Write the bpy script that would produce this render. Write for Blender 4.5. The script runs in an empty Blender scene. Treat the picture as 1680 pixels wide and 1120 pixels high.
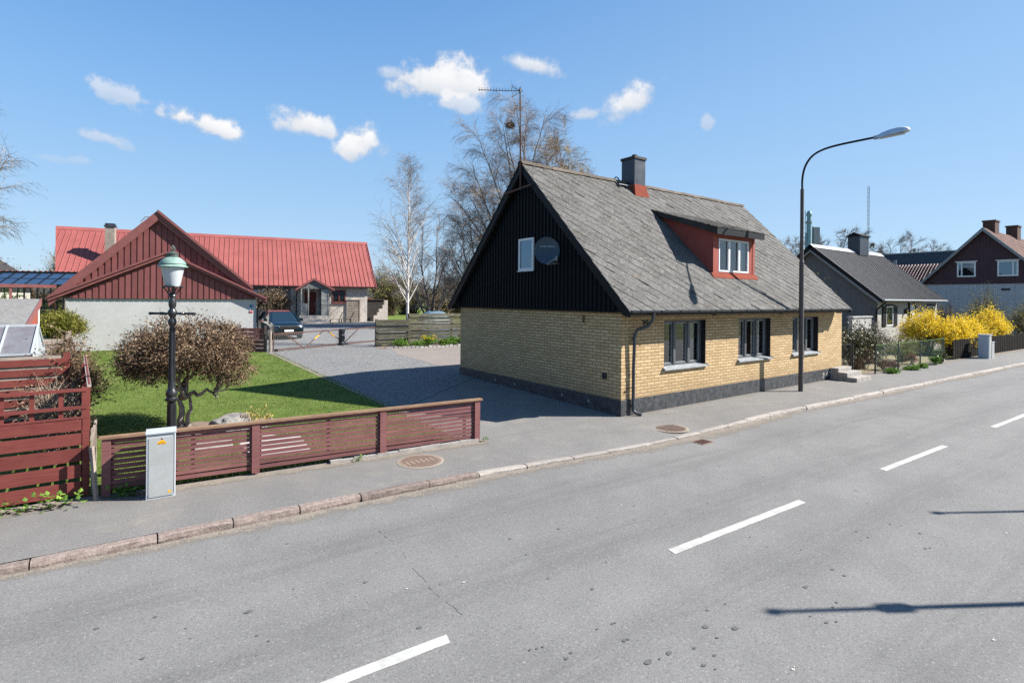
import bpy, math, random
from mathutils import Vector, Matrix
R = math.radians
sc = bpy.context.scene
COL = sc.collection
SUN = Vector((0.658, -0.418, 0.628)).normalized()     # direction towards the sun

# ------------------------------------------------------------------ helpers
def gz(y):
    return 0.0 if y < 9.5 else (0.018 * (y - 9.5) if y < 45 else 0.639)

def V(*a): return Vector(a)

class MB:
    """collects faces for ONE mesh object (world coordinates)"""
    def __init__(self): self.v = []; self.f = []; self.r = []; self.m = []; self.cr = 0.5; self.cm = 0
    def face(self, idx): self.f.append(idx); self.r.append(self.cr); self.m.append(self.cm)
    def add(self, pts, faces):
        b = len(self.v); self.v += [tuple(p) for p in pts]
        for f in faces: self.face([b + i for i in f])
    def hexa(self, p):
        self.add(p, [(0,3,2,1),(4,5,6,7),(0,1,5,4),(1,2,6,5),(2,3,7,6),(3,0,4,7)])
    def box(self, x0, x1, y0, y1, z0, z1, M=None):
        p = [V(x,y,z) for z in (z0,z1) for x,y in ((x0,y0),(x1,y0),(x1,y1),(x0,y1))]
        if M is not None: p = [M @ q for q in p]
        self.hexa(p)
    def bar(self, a, b, w, h, up=V(0,0,1)):
        """rectangular bar from a to b, w across, h along up"""
        a = V(*a); b = V(*b); d = (b - a).normalized()
        s = d.cross(up)
        if s.length < 1e-4: s = d.cross(V(1,0,0))
        s.normalize(); u = s.cross(d).normalized(); s = s*(w/2); u = u*(h/2)
        self.hexa([a-s-u, a+s-u, b+s-u, b-s-u, a-s+u, a+s+u, b+s+u, b-s+u])
    def tube(self, pts, rad, n=6, cap=True):
        pts = [V(*p) for p in pts]; k = len(pts)
        if not hasattr(rad, '__len__'): rad = [rad]*k
        ref = None; b = len(self.v)
        for i, p in enumerate(pts):
            d = (pts[min(i+1,k-1)] - pts[max(i-1,0)])
            if d.length < 1e-9: d = V(0,0,1)
            d.normalize()
            if ref is None: ref = V(0,0,1) if abs(d.z) < 0.9 else V(1,0,0)
            s = d.cross(ref).normalized(); u = s.cross(d).normalized(); ref = u
            for j in range(n):
                a = 2*math.pi*j/n
                self.v.append(tuple(p + (s*math.cos(a) + u*math.sin(a))*rad[i]))
        for i in range(k-1):
            for j in range(n):
                self.face([b+i*n+j, b+i*n+(j+1)%n, b+(i+1)*n+(j+1)%n, b+(i+1)*n+j])
        if cap:
            self.face([b+j for j in range(n)][::-1]); self.face([b+(k-1)*n+j for j in range(n)])
    def spike(self, a, b, r):
        """thin three sided twig"""
        d = (b - a)
        s = d.cross(V(0.3,0.5,0.8))
        if s.length < 1e-6: return
        s = s.normalized()*r; u = d.cross(s).normalized()*r
        k = len(self.v)
        self.v += [tuple(a + s), tuple(a - s*0.5 + u*0.87), tuple(a - s*0.5 - u*0.87), tuple(b)]
        self.face([k,k+1,k+3]); self.face([k+1,k+2,k+3]); self.face([k+2,k,k+3])
    def lathe(self, prof, c=(0,0,0), n=16, M=None):
        b = len(self.v); k = len(prof)
        for r, z in prof:
            for j in range(n):
                a = 2*math.pi*j/n
                p = V(r*math.cos(a), r*math.sin(a), z)
                if M is not None: p = M @ p
                self.v.append((p.x+c[0], p.y+c[1], p.z+c[2]))
        for i in range(k-1):
            for j in range(n):
                self.face([b+i*n+j, b+i*n+(j+1)%n, b+(i+1)*n+(j+1)%n, b+(i+1)*n+j])
        self.face([b+j for j in range(n)][::-1]); self.face([b+(k-1)*n+j for j in range(n)])
    def prism(self, poly, vec):
        """closed polygon (3D points) extruded by vec"""
        n = len(poly); a = [V(*p) for p in poly]; vec = V(*vec); b = [p + vec for p in a]
        self.add(a + b, [tuple(range(n))[::-1], tuple(range(n, 2*n))] + [(i, (i+1)%n, n+(i+1)%n, n+i) for i in range(n)])
    def quad(self, a, b, c, d): self.add([a,b,c,d], [(0,1,2,3)])
    def leaf(self, p, d, side, L, w):
        """small bent leaf of two quads"""
        m = p + d*(L*0.5)
        up = d.cross(side).normalized()*(L*0.12)
        k = len(self.v); s = side*(w/2)
        self.v += [tuple(p), tuple(m - s + up), tuple(p + d*L), tuple(m + s + up)]
        self.face([k,k+1,k+2,k+3])
    def build(self, name, mat, parent=None, smooth=False, bevel=0, loc=None, recalc=True):
        me = bpy.data.meshes.new(name)
        off = V(0,0,0)
        if parent is None:
            if loc is None:
                xs = [p[0] for p in self.v]; ys = [p[1] for p in self.v]; zs = [p[2] for p in self.v]
                loc = ((min(xs)+max(xs))/2, (min(ys)+max(ys))/2, min(zs))
            off = V(*loc)
        elif parent.parent is None: off = parent.location.copy()
        else: off = parent.parent.location.copy()
        ox, oy, oz = off
        me.from_pydata([(x-ox, y-oy, z-oz) for x, y, z in self.v], [], self.f)
        at = me.attributes.new('rnd', 'FLOAT', 'FACE'); at.data.foreach_set('value', self.r)
        mats = mat if isinstance(mat, (list, tuple)) else [mat]
        for m in mats: me.materials.append(m)
        if len(mats) > 1: me.polygons.foreach_set('material_index', self.m)
        if recalc and len(self.f) < 60000:
            import bmesh
            bm = bmesh.new(); bm.from_mesh(me); bmesh.ops.recalc_face_normals(bm, faces=bm.faces[:]); bm.to_mesh(me); bm.free()
        me.polygons.foreach_set('use_smooth', [bool(smooth)]*len(me.polygons))
        me.update()
        o = bpy.data.objects.new(name, me); COL.objects.link(o)
        if parent is None: o.location = off
        else: o.parent = parent
        if smooth and smooth != 'all':
            try: me.set_sharp_from_angle(angle=R(38))
            except Exception: pass
        if bevel:
            b = o.modifiers.new('bevel', 'BEVEL'); b.width = bevel; b.segments = 2; b.limit_method = 'ANGLE'
        return o

def tag(o, label, cat, group=None):
    o['label'] = label; o['category'] = cat
    if group: o['group'] = group
    return o
def thing(name, label, cat, loc=(0,0,0), group=None):
    o = bpy.data.objects.new(name, None); COL.objects.link(o); o.location = loc; o.empty_display_size = 0.2
    return tag(o, label, cat, group)
def struct(o): o['kind'] = 'structure'; return o
def stuff(o, label=None):
    o['kind'] = 'stuff'
    if label: o['label'] = label
    return o
def copy_thing(src, loc, rz=0, sc_=1.0, label=None):
    def cp(o, par):
        c = o.copy(); COL.objects.link(c)
        if par is not None: c.parent = par
        for ch in o.children: cp(ch, c)
        return c
    n = cp(src, None); n.location = loc; n.rotation_euler = (0, 0, rz); n.scale = (sc_, sc_, sc_) if not hasattr(sc_, '__len__') else sc_
    if label: n['label'] = label
    return n

# ------------------------------------------------------------------ materials
class NT:
    def __init__(self, mat): self.t = mat.node_tree; self.n = self.t.nodes; self.l = self.t.links
    def new(self, typ, **kw):
        nd = self.n.new(typ)
        for k, v in kw.items():
            if hasattr(nd, k) and k not in nd.inputs: setattr(nd, k, v)
            else: nd.inputs[k].default_value = v
        return nd
    def link(self, a, b): self.l.new(a, b)
    def noise(self, vec, scale, detail=4, rough=0.55):
        n = self.new('ShaderNodeTexNoise'); n.inputs['Scale'].default_value = scale
        n.inputs['Detail'].default_value = detail; n.inputs['Roughness'].default_value = rough
        self.link(vec, n.inputs['Vector']); return n.outputs['Fac']
    def ramp(self, fac, stops, interp='LINEAR'):
        r = self.new('ShaderNodeValToRGB'); r.color_ramp.interpolation = interp
        e = r.color_ramp.elements
        while len(e) > 1: e.remove(e[-1])
        e[0].position = stops[0][0]; e[0].color = tuple(stops[0][1]) + (1,)
        for p, c in stops[1:]:
            x = e.new(p); x.color = tuple(c) + (1,)
        self.link(fac, r.inputs[0]); return r.outputs[0]
    def mix(self, fac, a, b, mode='MIX'):
        m = self.new('ShaderNodeMix', data_type='RGBA', blend_type=mode)
        for val, sock in ((fac, m.inputs[0]), (a, m.inputs[6]), (b, m.inputs[7])):
            if hasattr(val, 'is_output'): self.link(val, sock)
            elif hasattr(val, '__len__'): sock.default_value = tuple(val) + ((1,) if len(val) == 3 else ())
            else: sock.default_value = val
        return m.outputs[2]
    def math(self, op, a, b=0.0, c=0.0, clamp=False):
        m = self.new('ShaderNodeMath', operation=op); m.use_clamp = clamp
        for i, val in enumerate((a, b, c)):
            if hasattr(val, 'is_output'): self.link(val, m.inputs[i])
            else: m.inputs[i].default_value = val
        return m.outputs[0]
    def smooth(self, x, lo, hi, to0=0.0, to1=1.0):
        m = self.new('ShaderNodeMapRange', interpolation_type='SMOOTHSTEP')
        self.link(x, m.inputs['Value']); m.inputs['From Min'].default_value = lo; m.inputs['From Max'].default_value = hi
        m.inputs['To Min'].default_value = to0; m.inputs['To Max'].default_value = to1
        return m.outputs[0]
    def sep(self, vec):
        s = self.new('ShaderNodeSeparateXYZ'); self.link(vec, s.inputs[0]); return s.outputs
    def comb(self, x, y, z):
        s = self.new('ShaderNodeCombineXYZ')
        for i, val in enumerate((x, y, z)):
            if hasattr(val, 'is_output'): self.link(val, s.inputs[i])
            else: s.inputs[i].default_value = val
        return s.outputs[0]

def base_mat(name, rough=0.7, metal=0.0, spec=0.3):
    m = bpy.data.materials.new(name); m.use_nodes = True
    nt = NT(m); b = m.node_tree.nodes['Principled BSDF']
    b.inputs['Roughness'].default_value = rough; b.inputs['Metallic'].default_value = metal
    b.inputs['Specular IOR Level'].default_value = spec
    co = nt.new('ShaderNodeTexCoord')
    return m, nt, b, co
def bump(nt, b, h, strength=0.3, dist=0.02):
    bp = nt.new('ShaderNodeBump'); bp.inputs['Strength'].default_value = strength; bp.inputs['Distance'].default_value = dist
    nt.link(h, bp.inputs['Height']); nt.link(bp.outputs[0], b.inputs['Normal'])

def simple(name, col, rough=0.6, var=0.18, scale=6.0, bumps=0.0, bscale=60.0, metal=0.0, spec=0.3, col2=None, rnd=0.0, stretch=None, coat=0.0):
    """painted / weathered surface: base colour with large blotches, fine grain and optional bump"""
    m, nt, b, co = base_mat(name, rough, metal, spec)
    vec = co.outputs['Object']
    if stretch:
        mp = nt.new('ShaderNodeMapping'); mp.inputs['Scale'].default_value = stretch; nt.link(vec, mp.inputs[0]); vec = mp.outputs[0]
    n1 = nt.noise(vec, scale, 5, 0.6); n2 = nt.noise(vec, scale*9, 3)
    c2 = col2 if col2 else tuple(max(0, c*(1-2*var)) for c in col)
    f = nt.math('ADD', nt.math('MULTIPLY', n1, 0.65), nt.math('MULTIPLY', n2, 0.35))
    c = nt.mix(nt.smooth(f, 0.35, 0.65), c2, col)
    if rnd:
        at = nt.new('ShaderNodeAttribute'); at.attribute_name = 'rnd'
        k = nt.math('MULTIPLY_ADD', at.outputs['Fac'], rnd*2, 1-rnd)
        c = nt.mix(1.0, c, nt.comb(k, k, k), 'MULTIPLY')
    nt.link(c, b.inputs['Base Color'])
    rr = nt.math('MULTIPLY_ADD', n1, 0.25, rough-0.12, clamp=True); nt.link(rr, b.inputs['Roughness'])
    if coat: b.inputs['Coat Weight'].default_value = coat; b.inputs['Coat Roughness'].default_value = 0.05
    if bumps: bump(nt, b, nt.noise(vec, bscale, 3), bumps, 0.01)
    return m

def ramp_mat(name, stops, rough=0.7, spec=0.2, trans=0.0, noise=0.0, nscale=3.0):
    """colour picked per leaf / twig / tile from its own random value"""
    m, nt, b, co = base_mat(name, rough, 0, spec)
    at = nt.new('ShaderNodeAttribute'); at.attribute_name = 'rnd'
    f = at.outputs['Fac']
    if noise:
        n = nt.noise(co.outputs['Object'], nscale, 3)
        f = nt.math('ADD', f, nt.math('MULTIPLY', nt.math('SUBTRACT', n, 0.5), noise), clamp=True)
    c = nt.ramp(f, stops); nt.link(c, b.inputs['Base Color'])
    if trans:
        tr = nt.new('ShaderNodeBsdfTranslucent'); nt.link(c, tr.inputs['Color'])
        mx = nt.new('ShaderNodeMixShader'); mx.inputs[0].default_value = trans
        nt.link(b.outputs[0], mx.inputs[1]); nt.link(tr.outputs[0], mx.inputs[2])
        nt.link(mx.outputs[0], nt.n['Material Output'].inputs['Surface'])
    return m

def brick_mat(name, c1, c2, mort, bw=0.295, rh=0.088, ms=0.0065, stain=0.25):
    m, nt, b, co = base_mat(name, 0.85, 0, 0.2)
    s = nt.sep(co.outputs['Object'])
    wob = nt.noise(co.outputs['Object'], 2.0, 2)
    vec = nt.comb(nt.math('ADD', s[0], s[1]), nt.math('ADD', s[2], nt.math('MULTIPLY', wob, 0.006)), 0.0)
    br = nt.new('ShaderNodeTexBrick'); br.offset = 0.5; br.squash = 1.0
    nt.link(vec, br.inputs['Vector'])
    br.inputs['Scale'].default_value = 1.0; br.inputs['Brick Width'].default_value = bw; br.inputs['Row Height'].default_value = rh
    br.inputs['Mortar Size'].default_value = ms; br.inputs['Mortar Smooth'].default_value = 0.15; br.inputs['Bias'].default_value = -0.1
    br.inputs['Color1'].default_value = c1 + (1,); br.inputs['Color2'].default_value = c2 + (1,); br.inputs['Mortar'].default_value = mort + (1,)
    n = nt.noise(co.outputs['Object'], 1.1, 5, 0.6)
    fine = nt.noise(co.outputs['Object'], 45, 3)
    c = nt.mix(nt.smooth(n, 0.42, 0.75, 0, stain), br.outputs['Color'], (c1[0]*0.62, c1[1]*0.56, c1[2]*0.5))
    c = nt.mix(nt.smooth(fine, 0.45, 0.75, 0, 0.22), c, (c1[0]*0.5, c1[1]*0.45, c1[2]*0.45))
    pb = nt.noise(nt.comb(nt.math('MULTIPLY', nt.math('ADD', s[0], s[1]), 3.4), nt.math('MULTIPLY', s[2], 11.4), 0.0), 1.0, 1)
    c = nt.mix(nt.smooth(pb, 0.52, 0.7, 0, 0.4), c, (c1[0]*0.6, c1[1]*0.5, c1[2]*0.42))
    sp = nt.math('MULTIPLY', nt.smooth(s[2], 0.95, 0.42), nt.noise(co.outputs['Object'], 3.0, 5, 0.7))
    c = nt.mix(nt.math('MULTIPLY', sp, 0.6), c, (c1[0]*0.42, c1[1]*0.40, c1[2]*0.42))
    nt.link(c, b.inputs['Base Color'])
    h = nt.math('SUBTRACT', nt.math('MULTIPLY', fine, 0.25), br.outputs['Fac'])
    bump(nt, b, h, 0.5, 0.008)
    return m

def glass_mat(name, tint=(0.8,0.86,0.88), dark=0.0):
    m = bpy.data.materials.new(name); m.use_nodes = True; nt = NT(m)
    nt.n.remove(nt.n['Principled BSDF'])
    tr = nt.new('ShaderNodeBsdfTransparent'); tr.inputs[0].default_value = tint + (1,)
    gl = nt.new('ShaderNodeBsdfGlossy'); gl.inputs['Roughness'].default_value = 0.02
    gl.inputs['Color'].default_value = (0.95,0.97,1,1)
    fr = nt.new('ShaderNodeFresnel'); fr.inputs[0].default_value = 1.5
    f = nt.math('MULTIPLY_ADD', fr.outputs[0], 1.6, 0.04, clamp=True)
    mx = nt.new('ShaderNodeMixShader'); nt.link(f, mx.inputs[0]); nt.link(tr.outputs[0], mx.inputs[1]); nt.link(gl.outputs[0], mx.inputs[2])
    nt.link(mx.outputs[0], nt.n['Material Output'].inputs['Surface'])
    return m

M = {}
def asphalt(name, c_lo, c_hi, road=False, dust=None):
    m, nt, b, co = base_mat(name, 0.88, 0, 0.25)
    v = co.outputs['Object']
    big = nt.noise(v, 0.22, 4, 0.6); mid = nt.noise(v, 1.7, 4, 0.6); fine = nt.noise(v, 95, 3, 0.7); grit = nt.noise(v, 260, 2, 0.6)
    f = nt.math('ADD', nt.math('MULTIPLY', big, 0.55), nt.math('MULTIPLY', mid, 0.45))
    c = nt.mix(nt.smooth(f, 0.32, 0.68), c_lo, c_hi)
    if road:
        mp = nt.new('ShaderNodeMapping'); mp.inputs['Rotation'].default_value = (0,0,R(2.3)); nt.link(v, mp.inputs[0])
        s = nt.sep(mp.outputs[0])
        # darker wheel tracks running along the lane, streaked in the driving direction
        st = nt.new('ShaderNodeMapping'); st.inputs['Scale'].default_value = (0.25, 3.0, 1); nt.link(mp.outputs[0], st.inputs[0])
        streak = nt.noise(st.outputs[0], 1.6, 4, 0.65)
        wv = nt.math('SINE', nt.math('MULTIPLY_ADD', s[1], 3.9, nt.math('MULTIPLY', big, 1.6)))
        tr = nt.math('MULTIPLY', nt.smooth(wv, -0.6, 1.0), nt.smooth(streak, 0.25, 0.7))
        c = nt.mix(nt.math('MULTIPLY', tr, 0.55), c, tuple(x*0.62 for x in c_lo))
        # repaired strip, a little darker
        # old oil drips
        vo = nt.new('ShaderNodeTexVoronoi'); vo.inputs['Scale'].default_value = 2.6; nt.link(mp.outputs[0], vo.inputs['Vector'])
        dn = nt.math('ADD', vo.outputs['Distance'], nt.math('MULTIPLY', nt.math('SUBTRACT', nt.noise(v, 30, 2), 0.5), 0.05))
        pick = nt.sep(vo.outputs['Color'])
        rad = nt.math('MULTIPLY', nt.smooth(pick[0], 0.45, 1.0), 0.11)
        spot = nt.math('LESS_THAN', dn, rad)
        patch = nt.smooth(nt.noise(v, 0.35, 2), 0.40, 0.52)
        c = nt.mix(nt.math('MULTIPLY', nt.math('MULTIPLY', spot, patch), 0.6), c, (0.045,0.045,0.047))
    if dust:
        d = nt.smooth(nt.noise(v, 0.9, 6, 0.65), dust[1], dust[1]+0.2)
        c = nt.mix(nt.math('MULTIPLY', d, dust[2]), c, dust[0])
    c = nt.mix(nt.smooth(fine, 0.3, 0.72, 0.0, 0.55), nt.mix(0.4, c, tuple(x*0.35 for x in c_lo)), nt.mix(0.35, c, tuple(min(1,x*1.7) for x in c_hi)))
    crs = nt.noise(v, 38, 2, 0.6)
    c = nt.mix(nt.smooth(crs, 0.30, 0.46, 0.38, 0.0), c, tuple(x*0.35 for x in c_lo)); c = nt.mix(nt.smooth(crs, 0.60, 0.74, 0, 0.35), c, tuple(min(1,x*1.9) for x in c_hi))
    c = nt.mix(nt.smooth(grit, 0.62, 0.78, 0, 0.5), c, tuple(min(1,x*2.2) for x in c_hi))
    nt.link(c, b.inputs['Base Color'])
    bump(nt, b, nt.math('ADD', fine, nt.math('MULTIPLY', grit, 0.5)), 0.35, 0.01)
    return m

def roof_tile_mat():
    m, nt, b, co = base_mat('fibre_cement_tile', 0.9, 0, 0.2)
    v = co.outputs['Object']
    at = nt.new('ShaderNodeAttribute'); at.attribute_name = 'rnd'
    c = nt.ramp(at.outputs['Fac'], [(0,(0.062,0.059,0.054)),(0.5,(0.085,0.081,0.075)),(1,(0.112,0.107,0.099))])
    n1 = nt.noise(v, 0.8, 5, 0.65); n2 = nt.noise(v, 11, 6, 0.8); n3 = nt.noise(v, 19, 5, 0.75)
    c = nt.mix(nt.smooth(n2, 0.50, 0.64, 0, 0.85), c, (0.20,0.195,0.18))          # pale lichen
    c = nt.mix(nt.smooth(n3, 0.53, 0.66, 0, 0.9), c, (0.022,0.022,0.021))          # black algae specks
    mo = nt.noise(v, 2.3, 5, 0.7)
    c = nt.mix(nt.smooth(mo, 0.6, 0.76, 0, 0.55), c, (0.12,0.09,0.05))           # moss
    c = nt.mix(nt.smooth(n1, 0.4, 0.7, 0, 0.25), c, (0.12,0.12,0.12))
    nt.link(c, b.inputs['Base Color']); bump(nt, b, nt.math('ADD', n2, n3), 0.4, 0.01)
    return m

def wood_mat(name, c1, c2, rough=0.75, grain=(1.2, 14, 14), mossy=None, rnd=0.12, spec=0.25):
    m, nt, b, co = base_mat(name, rough, 0, spec)
    mp = nt.new('ShaderNodeMapping'); mp.inputs['Scale'].default_value = grain; nt.link(co.outputs['Object'], mp.inputs[0])
    g = nt.noise(mp.outputs[0], 3.0, 5, 0.65); bl = nt.noise(co.outputs['Object'], 2.2, 4)
    c = nt.mix(nt.smooth(nt.math('ADD', nt.math('MULTIPLY', g, 0.6), nt.math('MULTIPLY', bl, 0.4)), 0.35, 0.66), c1, c2)
    at = nt.new('ShaderNodeAttribute'); at.attribute_name = 'rnd'
    k = nt.math('MULTIPLY_ADD', at.outputs['Fac'], rnd*2, 1-rnd)
    c = nt.mix(1.0, c, nt.comb(k,k,k), 'MULTIPLY')
    if mossy: c = nt.mix(nt.smooth(nt.noise(co.outputs['Object'], 5, 5, 0.7), 0.5, 0.68, 0, 0.8), c, mossy)
    nt.link(c, b.inputs['Base Color']); bump(nt, b, g, 0.25, 0.006)
    return m

def metal_roof():
    return simple('red_sheet_metal', (0.275,0.082,0.072), 0.55, 0.06, 0.6, spec=0.25, col2=(0.225,0.066,0.06), rnd=0.10)

M['road'] = asphalt('road_asphalt', (0.150,0.147,0.141), (0.205,0.200,0.192), road=True)
M['pave'] = asphalt('pavement_asphalt', (0.145,0.140,0.133), (0.20,0.192,0.18), dust=((0.30,0.255,0.20), 0.52, 0.5))
M['drive'] = asphalt('driveway_asphalt', (0.105,0.108,0.112), (0.150,0.148,0.143), dust=((0.20,0.17,0.14), 0.55, 0.4))
M['yard_asphalt'] = asphalt('old_brownish_asphalt', (0.19,0.165,0.145), (0.245,0.215,0.19))
M['gravel'] = asphalt('grey_gravel', (0.155,0.154,0.152), (0.205,0.202,0.197), dust=((0.24,0.215,0.175), 0.55, 0.5))
M['dust'] = asphalt('gutter_dust', (0.24,0.20,0.16), (0.34,0.29,0.235))
def worn_paint():
    m, nt, b, co = base_mat('road_paint', 0.85, 0, 0.2); v = co.outputs['Object']
    a = nt.noise(v, 7, 5, 0.7); g = nt.noise(v, 70, 3, 0.7); e = nt.noise(v, 1.2, 3)
    f = nt.math('ADD', nt.math('MULTIPLY', a, 0.5), nt.math('MULTIPLY', g, 0.5))
    c = nt.mix(nt.smooth(a, 0.35, 0.65), (0.33,0.325,0.30), (0.43,0.43,0.405))
    c = nt.mix(nt.smooth(f, 0.56, 0.66, 0, 0.8), c, (0.18,0.177,0.17)); c = nt.mix(nt.smooth(e, 0.45, 0.7, 0, 0.3), c, (0.24,0.235,0.225))
    nt.link(c, b.inputs['Base Color']); bump(nt, b, g, 0.4, 0.006); return m
M['paint'] = worn_paint()
M['kerb_red'] = simple('red_granite', (0.235,0.19,0.168), 0.85, 0.22, 14, 0.9, 40, col2=(0.135,0.105,0.09), rnd=0.18)
M['kerb_pale'] = simple('pale_granite', (0.30,0.275,0.25), 0.85, 0.15, 14, 0.7, 40, col2=(0.24,0.21,0.185), rnd=0.12)
M['brick'] = brick_mat('yellow_brick', (0.50,0.368,0.205), (0.385,0.27,0.14), (0.125,0.083,0.048), ms=0.009)
M['plinth'] = simple('black_painted_plinth', (0.062,0.064,0.068), 0.5, 0.3, 6, 1.0, 10, spec=0.4, col2=(0.022,0.023,0.026))
M['black_board'] = wood_mat('black_boards', (0.0025,0.0035,0.005), (0.005,0.007,0.010), 0.6, spec=0.12)
M['black_paint'] = simple('black_paint', (0.005,0.0065,0.009), 0.55, 0.15, 4, spec=0.2)
M['frame_paint'] = simple('charcoal_window_paint', (0.085,0.09,0.095), 0.45, 0.1, 8, spec=0.4)
M['reveal'] = simple('dark_reveal', (0.012,0.013,0.016), 0.5, 0.1, 8)
M['sash'] = simple('light_grey_sash', (0.20,0.21,0.22), 0.4, 0.06, 8, spec=0.4)
M['white_paint'] = simple('white_paint', (0.62,0.64,0.66), 0.45, 0.05, 6, spec=0.4)
M['sill'] = simple('zinc_sill', (0.27,0.285,0.30), 0.5, 0.15, 9, spec=0.4)
M['tile'] = roof_tile_mat()
M['ridge'] = simple('mossy_ridge_cap', (0.15,0.12,0.095), 0.9, 0.25, 14, 0.8, 40, col2=(0.07,0.055,0.04), rnd=0.25)
M['glass'] = glass_mat('window_glass')
def dark_glass():
    m = bpy.data.materials.new('dark_mirroring_glass'); m.use_nodes = True; nt = NT(m); b = nt.n['Principled BSDF']
    b.inputs['Base Color'].default_value = (0.012,0.014,0.017,1); b.inputs['Roughness'].default_value = 0.6; b.inputs['Specular IOR Level'].default_value = 0.0
    gl = nt.new('ShaderNodeBsdfGlossy'); gl.inputs['Roughness'].default_value = 0.012; gl.inputs['Color'].default_value = (0.55,0.78,1,1)
    fr = nt.new('ShaderNodeFresnel'); fr.inputs[0].default_value = 1.5
    mx = nt.new('ShaderNodeMixShader'); nt.link(nt.math('MULTIPLY_ADD', fr.outputs[0], 1.8, 0.10, clamp=True), mx.inputs[0]); nt.link(b.outputs[0], mx.inputs[1]); nt.link(gl.outputs[0], mx.inputs[2])
    nt.link(mx.outputs[0], nt.n['Material Output'].inputs['Surface']); return m
M['glass_dark'] = dark_glass()
M['gutter'] = simple('dark_grey_gutter', (0.055,0.062,0.072), 0.35, 0.12, 5, metal=0.2, spec=0.5)
M['bluegrey'] = simple('blue_black_sheet', (0.026,0.034,0.05), 0.4, 0.1, 4, spec=0.45)
M['flash'] = simple('red_flashing', (0.21,0.055,0.036), 0.85, 0.12, 7, spec=0.05)
M['dormer_red'] = wood_mat('red_painted_panel', (0.23,0.052,0.038), (0.28,0.068,0.048), 0.6, (6,6,0.8))
M['dark_wood'] = wood_mat('weathered_dark_board', (0.022,0.020,0.019), (0.05,0.044,0.04), 0.7)
M['curtain'] = simple('pale_blind', (0.33,0.34,0.33), 0.9, 0.05, 3)
M['room'] = simple('interior_wall', (0.16,0.16,0.155), 0.9, 0.05, 3)
M['fence_dark'] = wood_mat('dark_brown_boards', (0.008,0.007,0.006), (0.02,0.017,0.015), 0.8, spec=0.05)
M['gable_shaded'] = simple('shade_darkened_gable', (0.13,0.13,0.13), 0.9, 0.1, 2, 0.2, 30)  # grey house gable: the shade on this side is darkened into its colour
M['concrete'] = simple('old_concrete', (0.33,0.305,0.275), 0.9, 0.18, 7, 0.5, 60)
M['steel'] = simple('galvanised_steel', (0.30,0.31,0.32), 0.5, 0.12, 7, metal=0.3, spec=0.5)
M['lamp_pole'] = simple('grey_brown_pole', (0.085,0.073,0.068), 0.55, 0.15, 3, spec=0.35)
M['black_iron'] = simple('black_cast_iron', (0.018,0.019,0.022), 0.35, 0.15, 9, spec=0.5)
M['rust_iron'] = simple('rusty_iron', (0.115,0.06,0.045), 0.8, 0.2, 12, 0.3, 70)
M['copper'] = simple('verdigris_copper', (0.23,0.325,0.28), 0.6, 0.18, 10, col2=(0.12,0.20,0.175))
M['copper_dark'] = simple('dark_verdigris', (0.075,0.10,0.088), 0.6, 0.2, 10)
M['milk'] = simple('milky_glass', (0.42,0.45,0.48), 0.25, 0.04, 3, spec=0.5)
M['fence'] = wood_mat('faded_red_fence_paint', (0.135,0.054,0.053), (0.185,0.08,0.075), 0.75, rnd=0.14)
M['fence_worn'] = wood_mat('worn_rail', (0.15,0.085,0.055), (0.25,0.165,0.10), 0.85, (1.5,20,20))
M['fence_red'] = wood_mat('deep_red_fence_paint', (0.115,0.026,0.022), (0.165,0.042,0.034), 0.65, rnd=0.12)
M['old_wood'] = wood_mat('weathered_grey_wood', (0.17,0.14,0.115), (0.33,0.28,0.24), 0.9)
M['moss_wood'] = wood_mat('mossy_board', (0.055,0.05,0.035), (0.13,0.12,0.085), 0.9, mossy=(0.05,0.055,0.015), rnd=0.3)
M['red_roof'] = metal_roof()
M['red_board'] = wood_mat('oxblood_boards', (0.165,0.055,0.054), (0.205,0.072,0.07), 0.65, (10,10,1))
M['red_trim'] = simple('oxblood_trim', (0.215,0.078,0.074), 0.55, 0.1, 3)
M['render'] = simple('grey_white_render', (0.47,0.465,0.455), 0.9, 0.06, 0.7, 0.2, 50)
M['stone_wall'] = simple('cream_masonry', (0.52,0.465,0.41), 0.9, 0.16, 4, 0.5, 25)
M['grey_brick'] = brick_mat('grey_brick_wall', (0.21,0.195,0.18), (0.17,0.155,0.145), (0.10,0.095,0.09), 0.3, 0.15, 0.012)
M['white_brick'] = brick_mat('grey_white_brick', (0.40,0.395,0.375), (0.35,0.345,0.33), (0.24,0.235,0.225), 0.26, 0.075, 0.006, 0.1)
M['grey_panel'] = simple('grey_render_panel', (0.155,0.155,0.155), 0.9, 0.08, 3)
M['dark_roof'] = simple('dark_sheet_roof', (0.06,0.063,0.07), 0.75, 0.16, 3, rnd=0.1)
M['grey_slate'] = simple('corrugated_fibre_cement', (0.115,0.111,0.112), 0.85, 0.25, 6, 0.3, 30, rnd=0.25)
M['tile_red'] = simple('red_clay_tile', (0.24,0.10,0.075), 0.8, 0.2, 6, rnd=0.2, col2=(0.15,0.075,0.06))
M['tile_pale'] = simple('lichened_clay_tile', (0.24,0.135,0.105), 0.85, 0.2, 6, rnd=0.22, col2=(0.15,0.09,0.075))
M['maroon'] = wood_mat('maroon_boards', (0.050,0.026,0.035), (0.068,0.035,0.045), 0.6, (8,8,1))
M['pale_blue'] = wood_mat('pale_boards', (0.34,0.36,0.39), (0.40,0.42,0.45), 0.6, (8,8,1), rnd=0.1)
M['brown_brick'] = brick_mat('brown_chimney_brick', (0.085,0.045,0.037), (0.065,0.034,0.028), (0.085,0.07,0.065))
M['felt'] = simple('grey_roofing_felt', (0.21,0.205,0.195), 0.95, 0.2, 9, 0.6, 60)
M['alu'] = simple('bright_aluminium', (0.55,0.58,0.61), 0.35, 0.06, 3, metal=0.4, spec=0.5)
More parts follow.
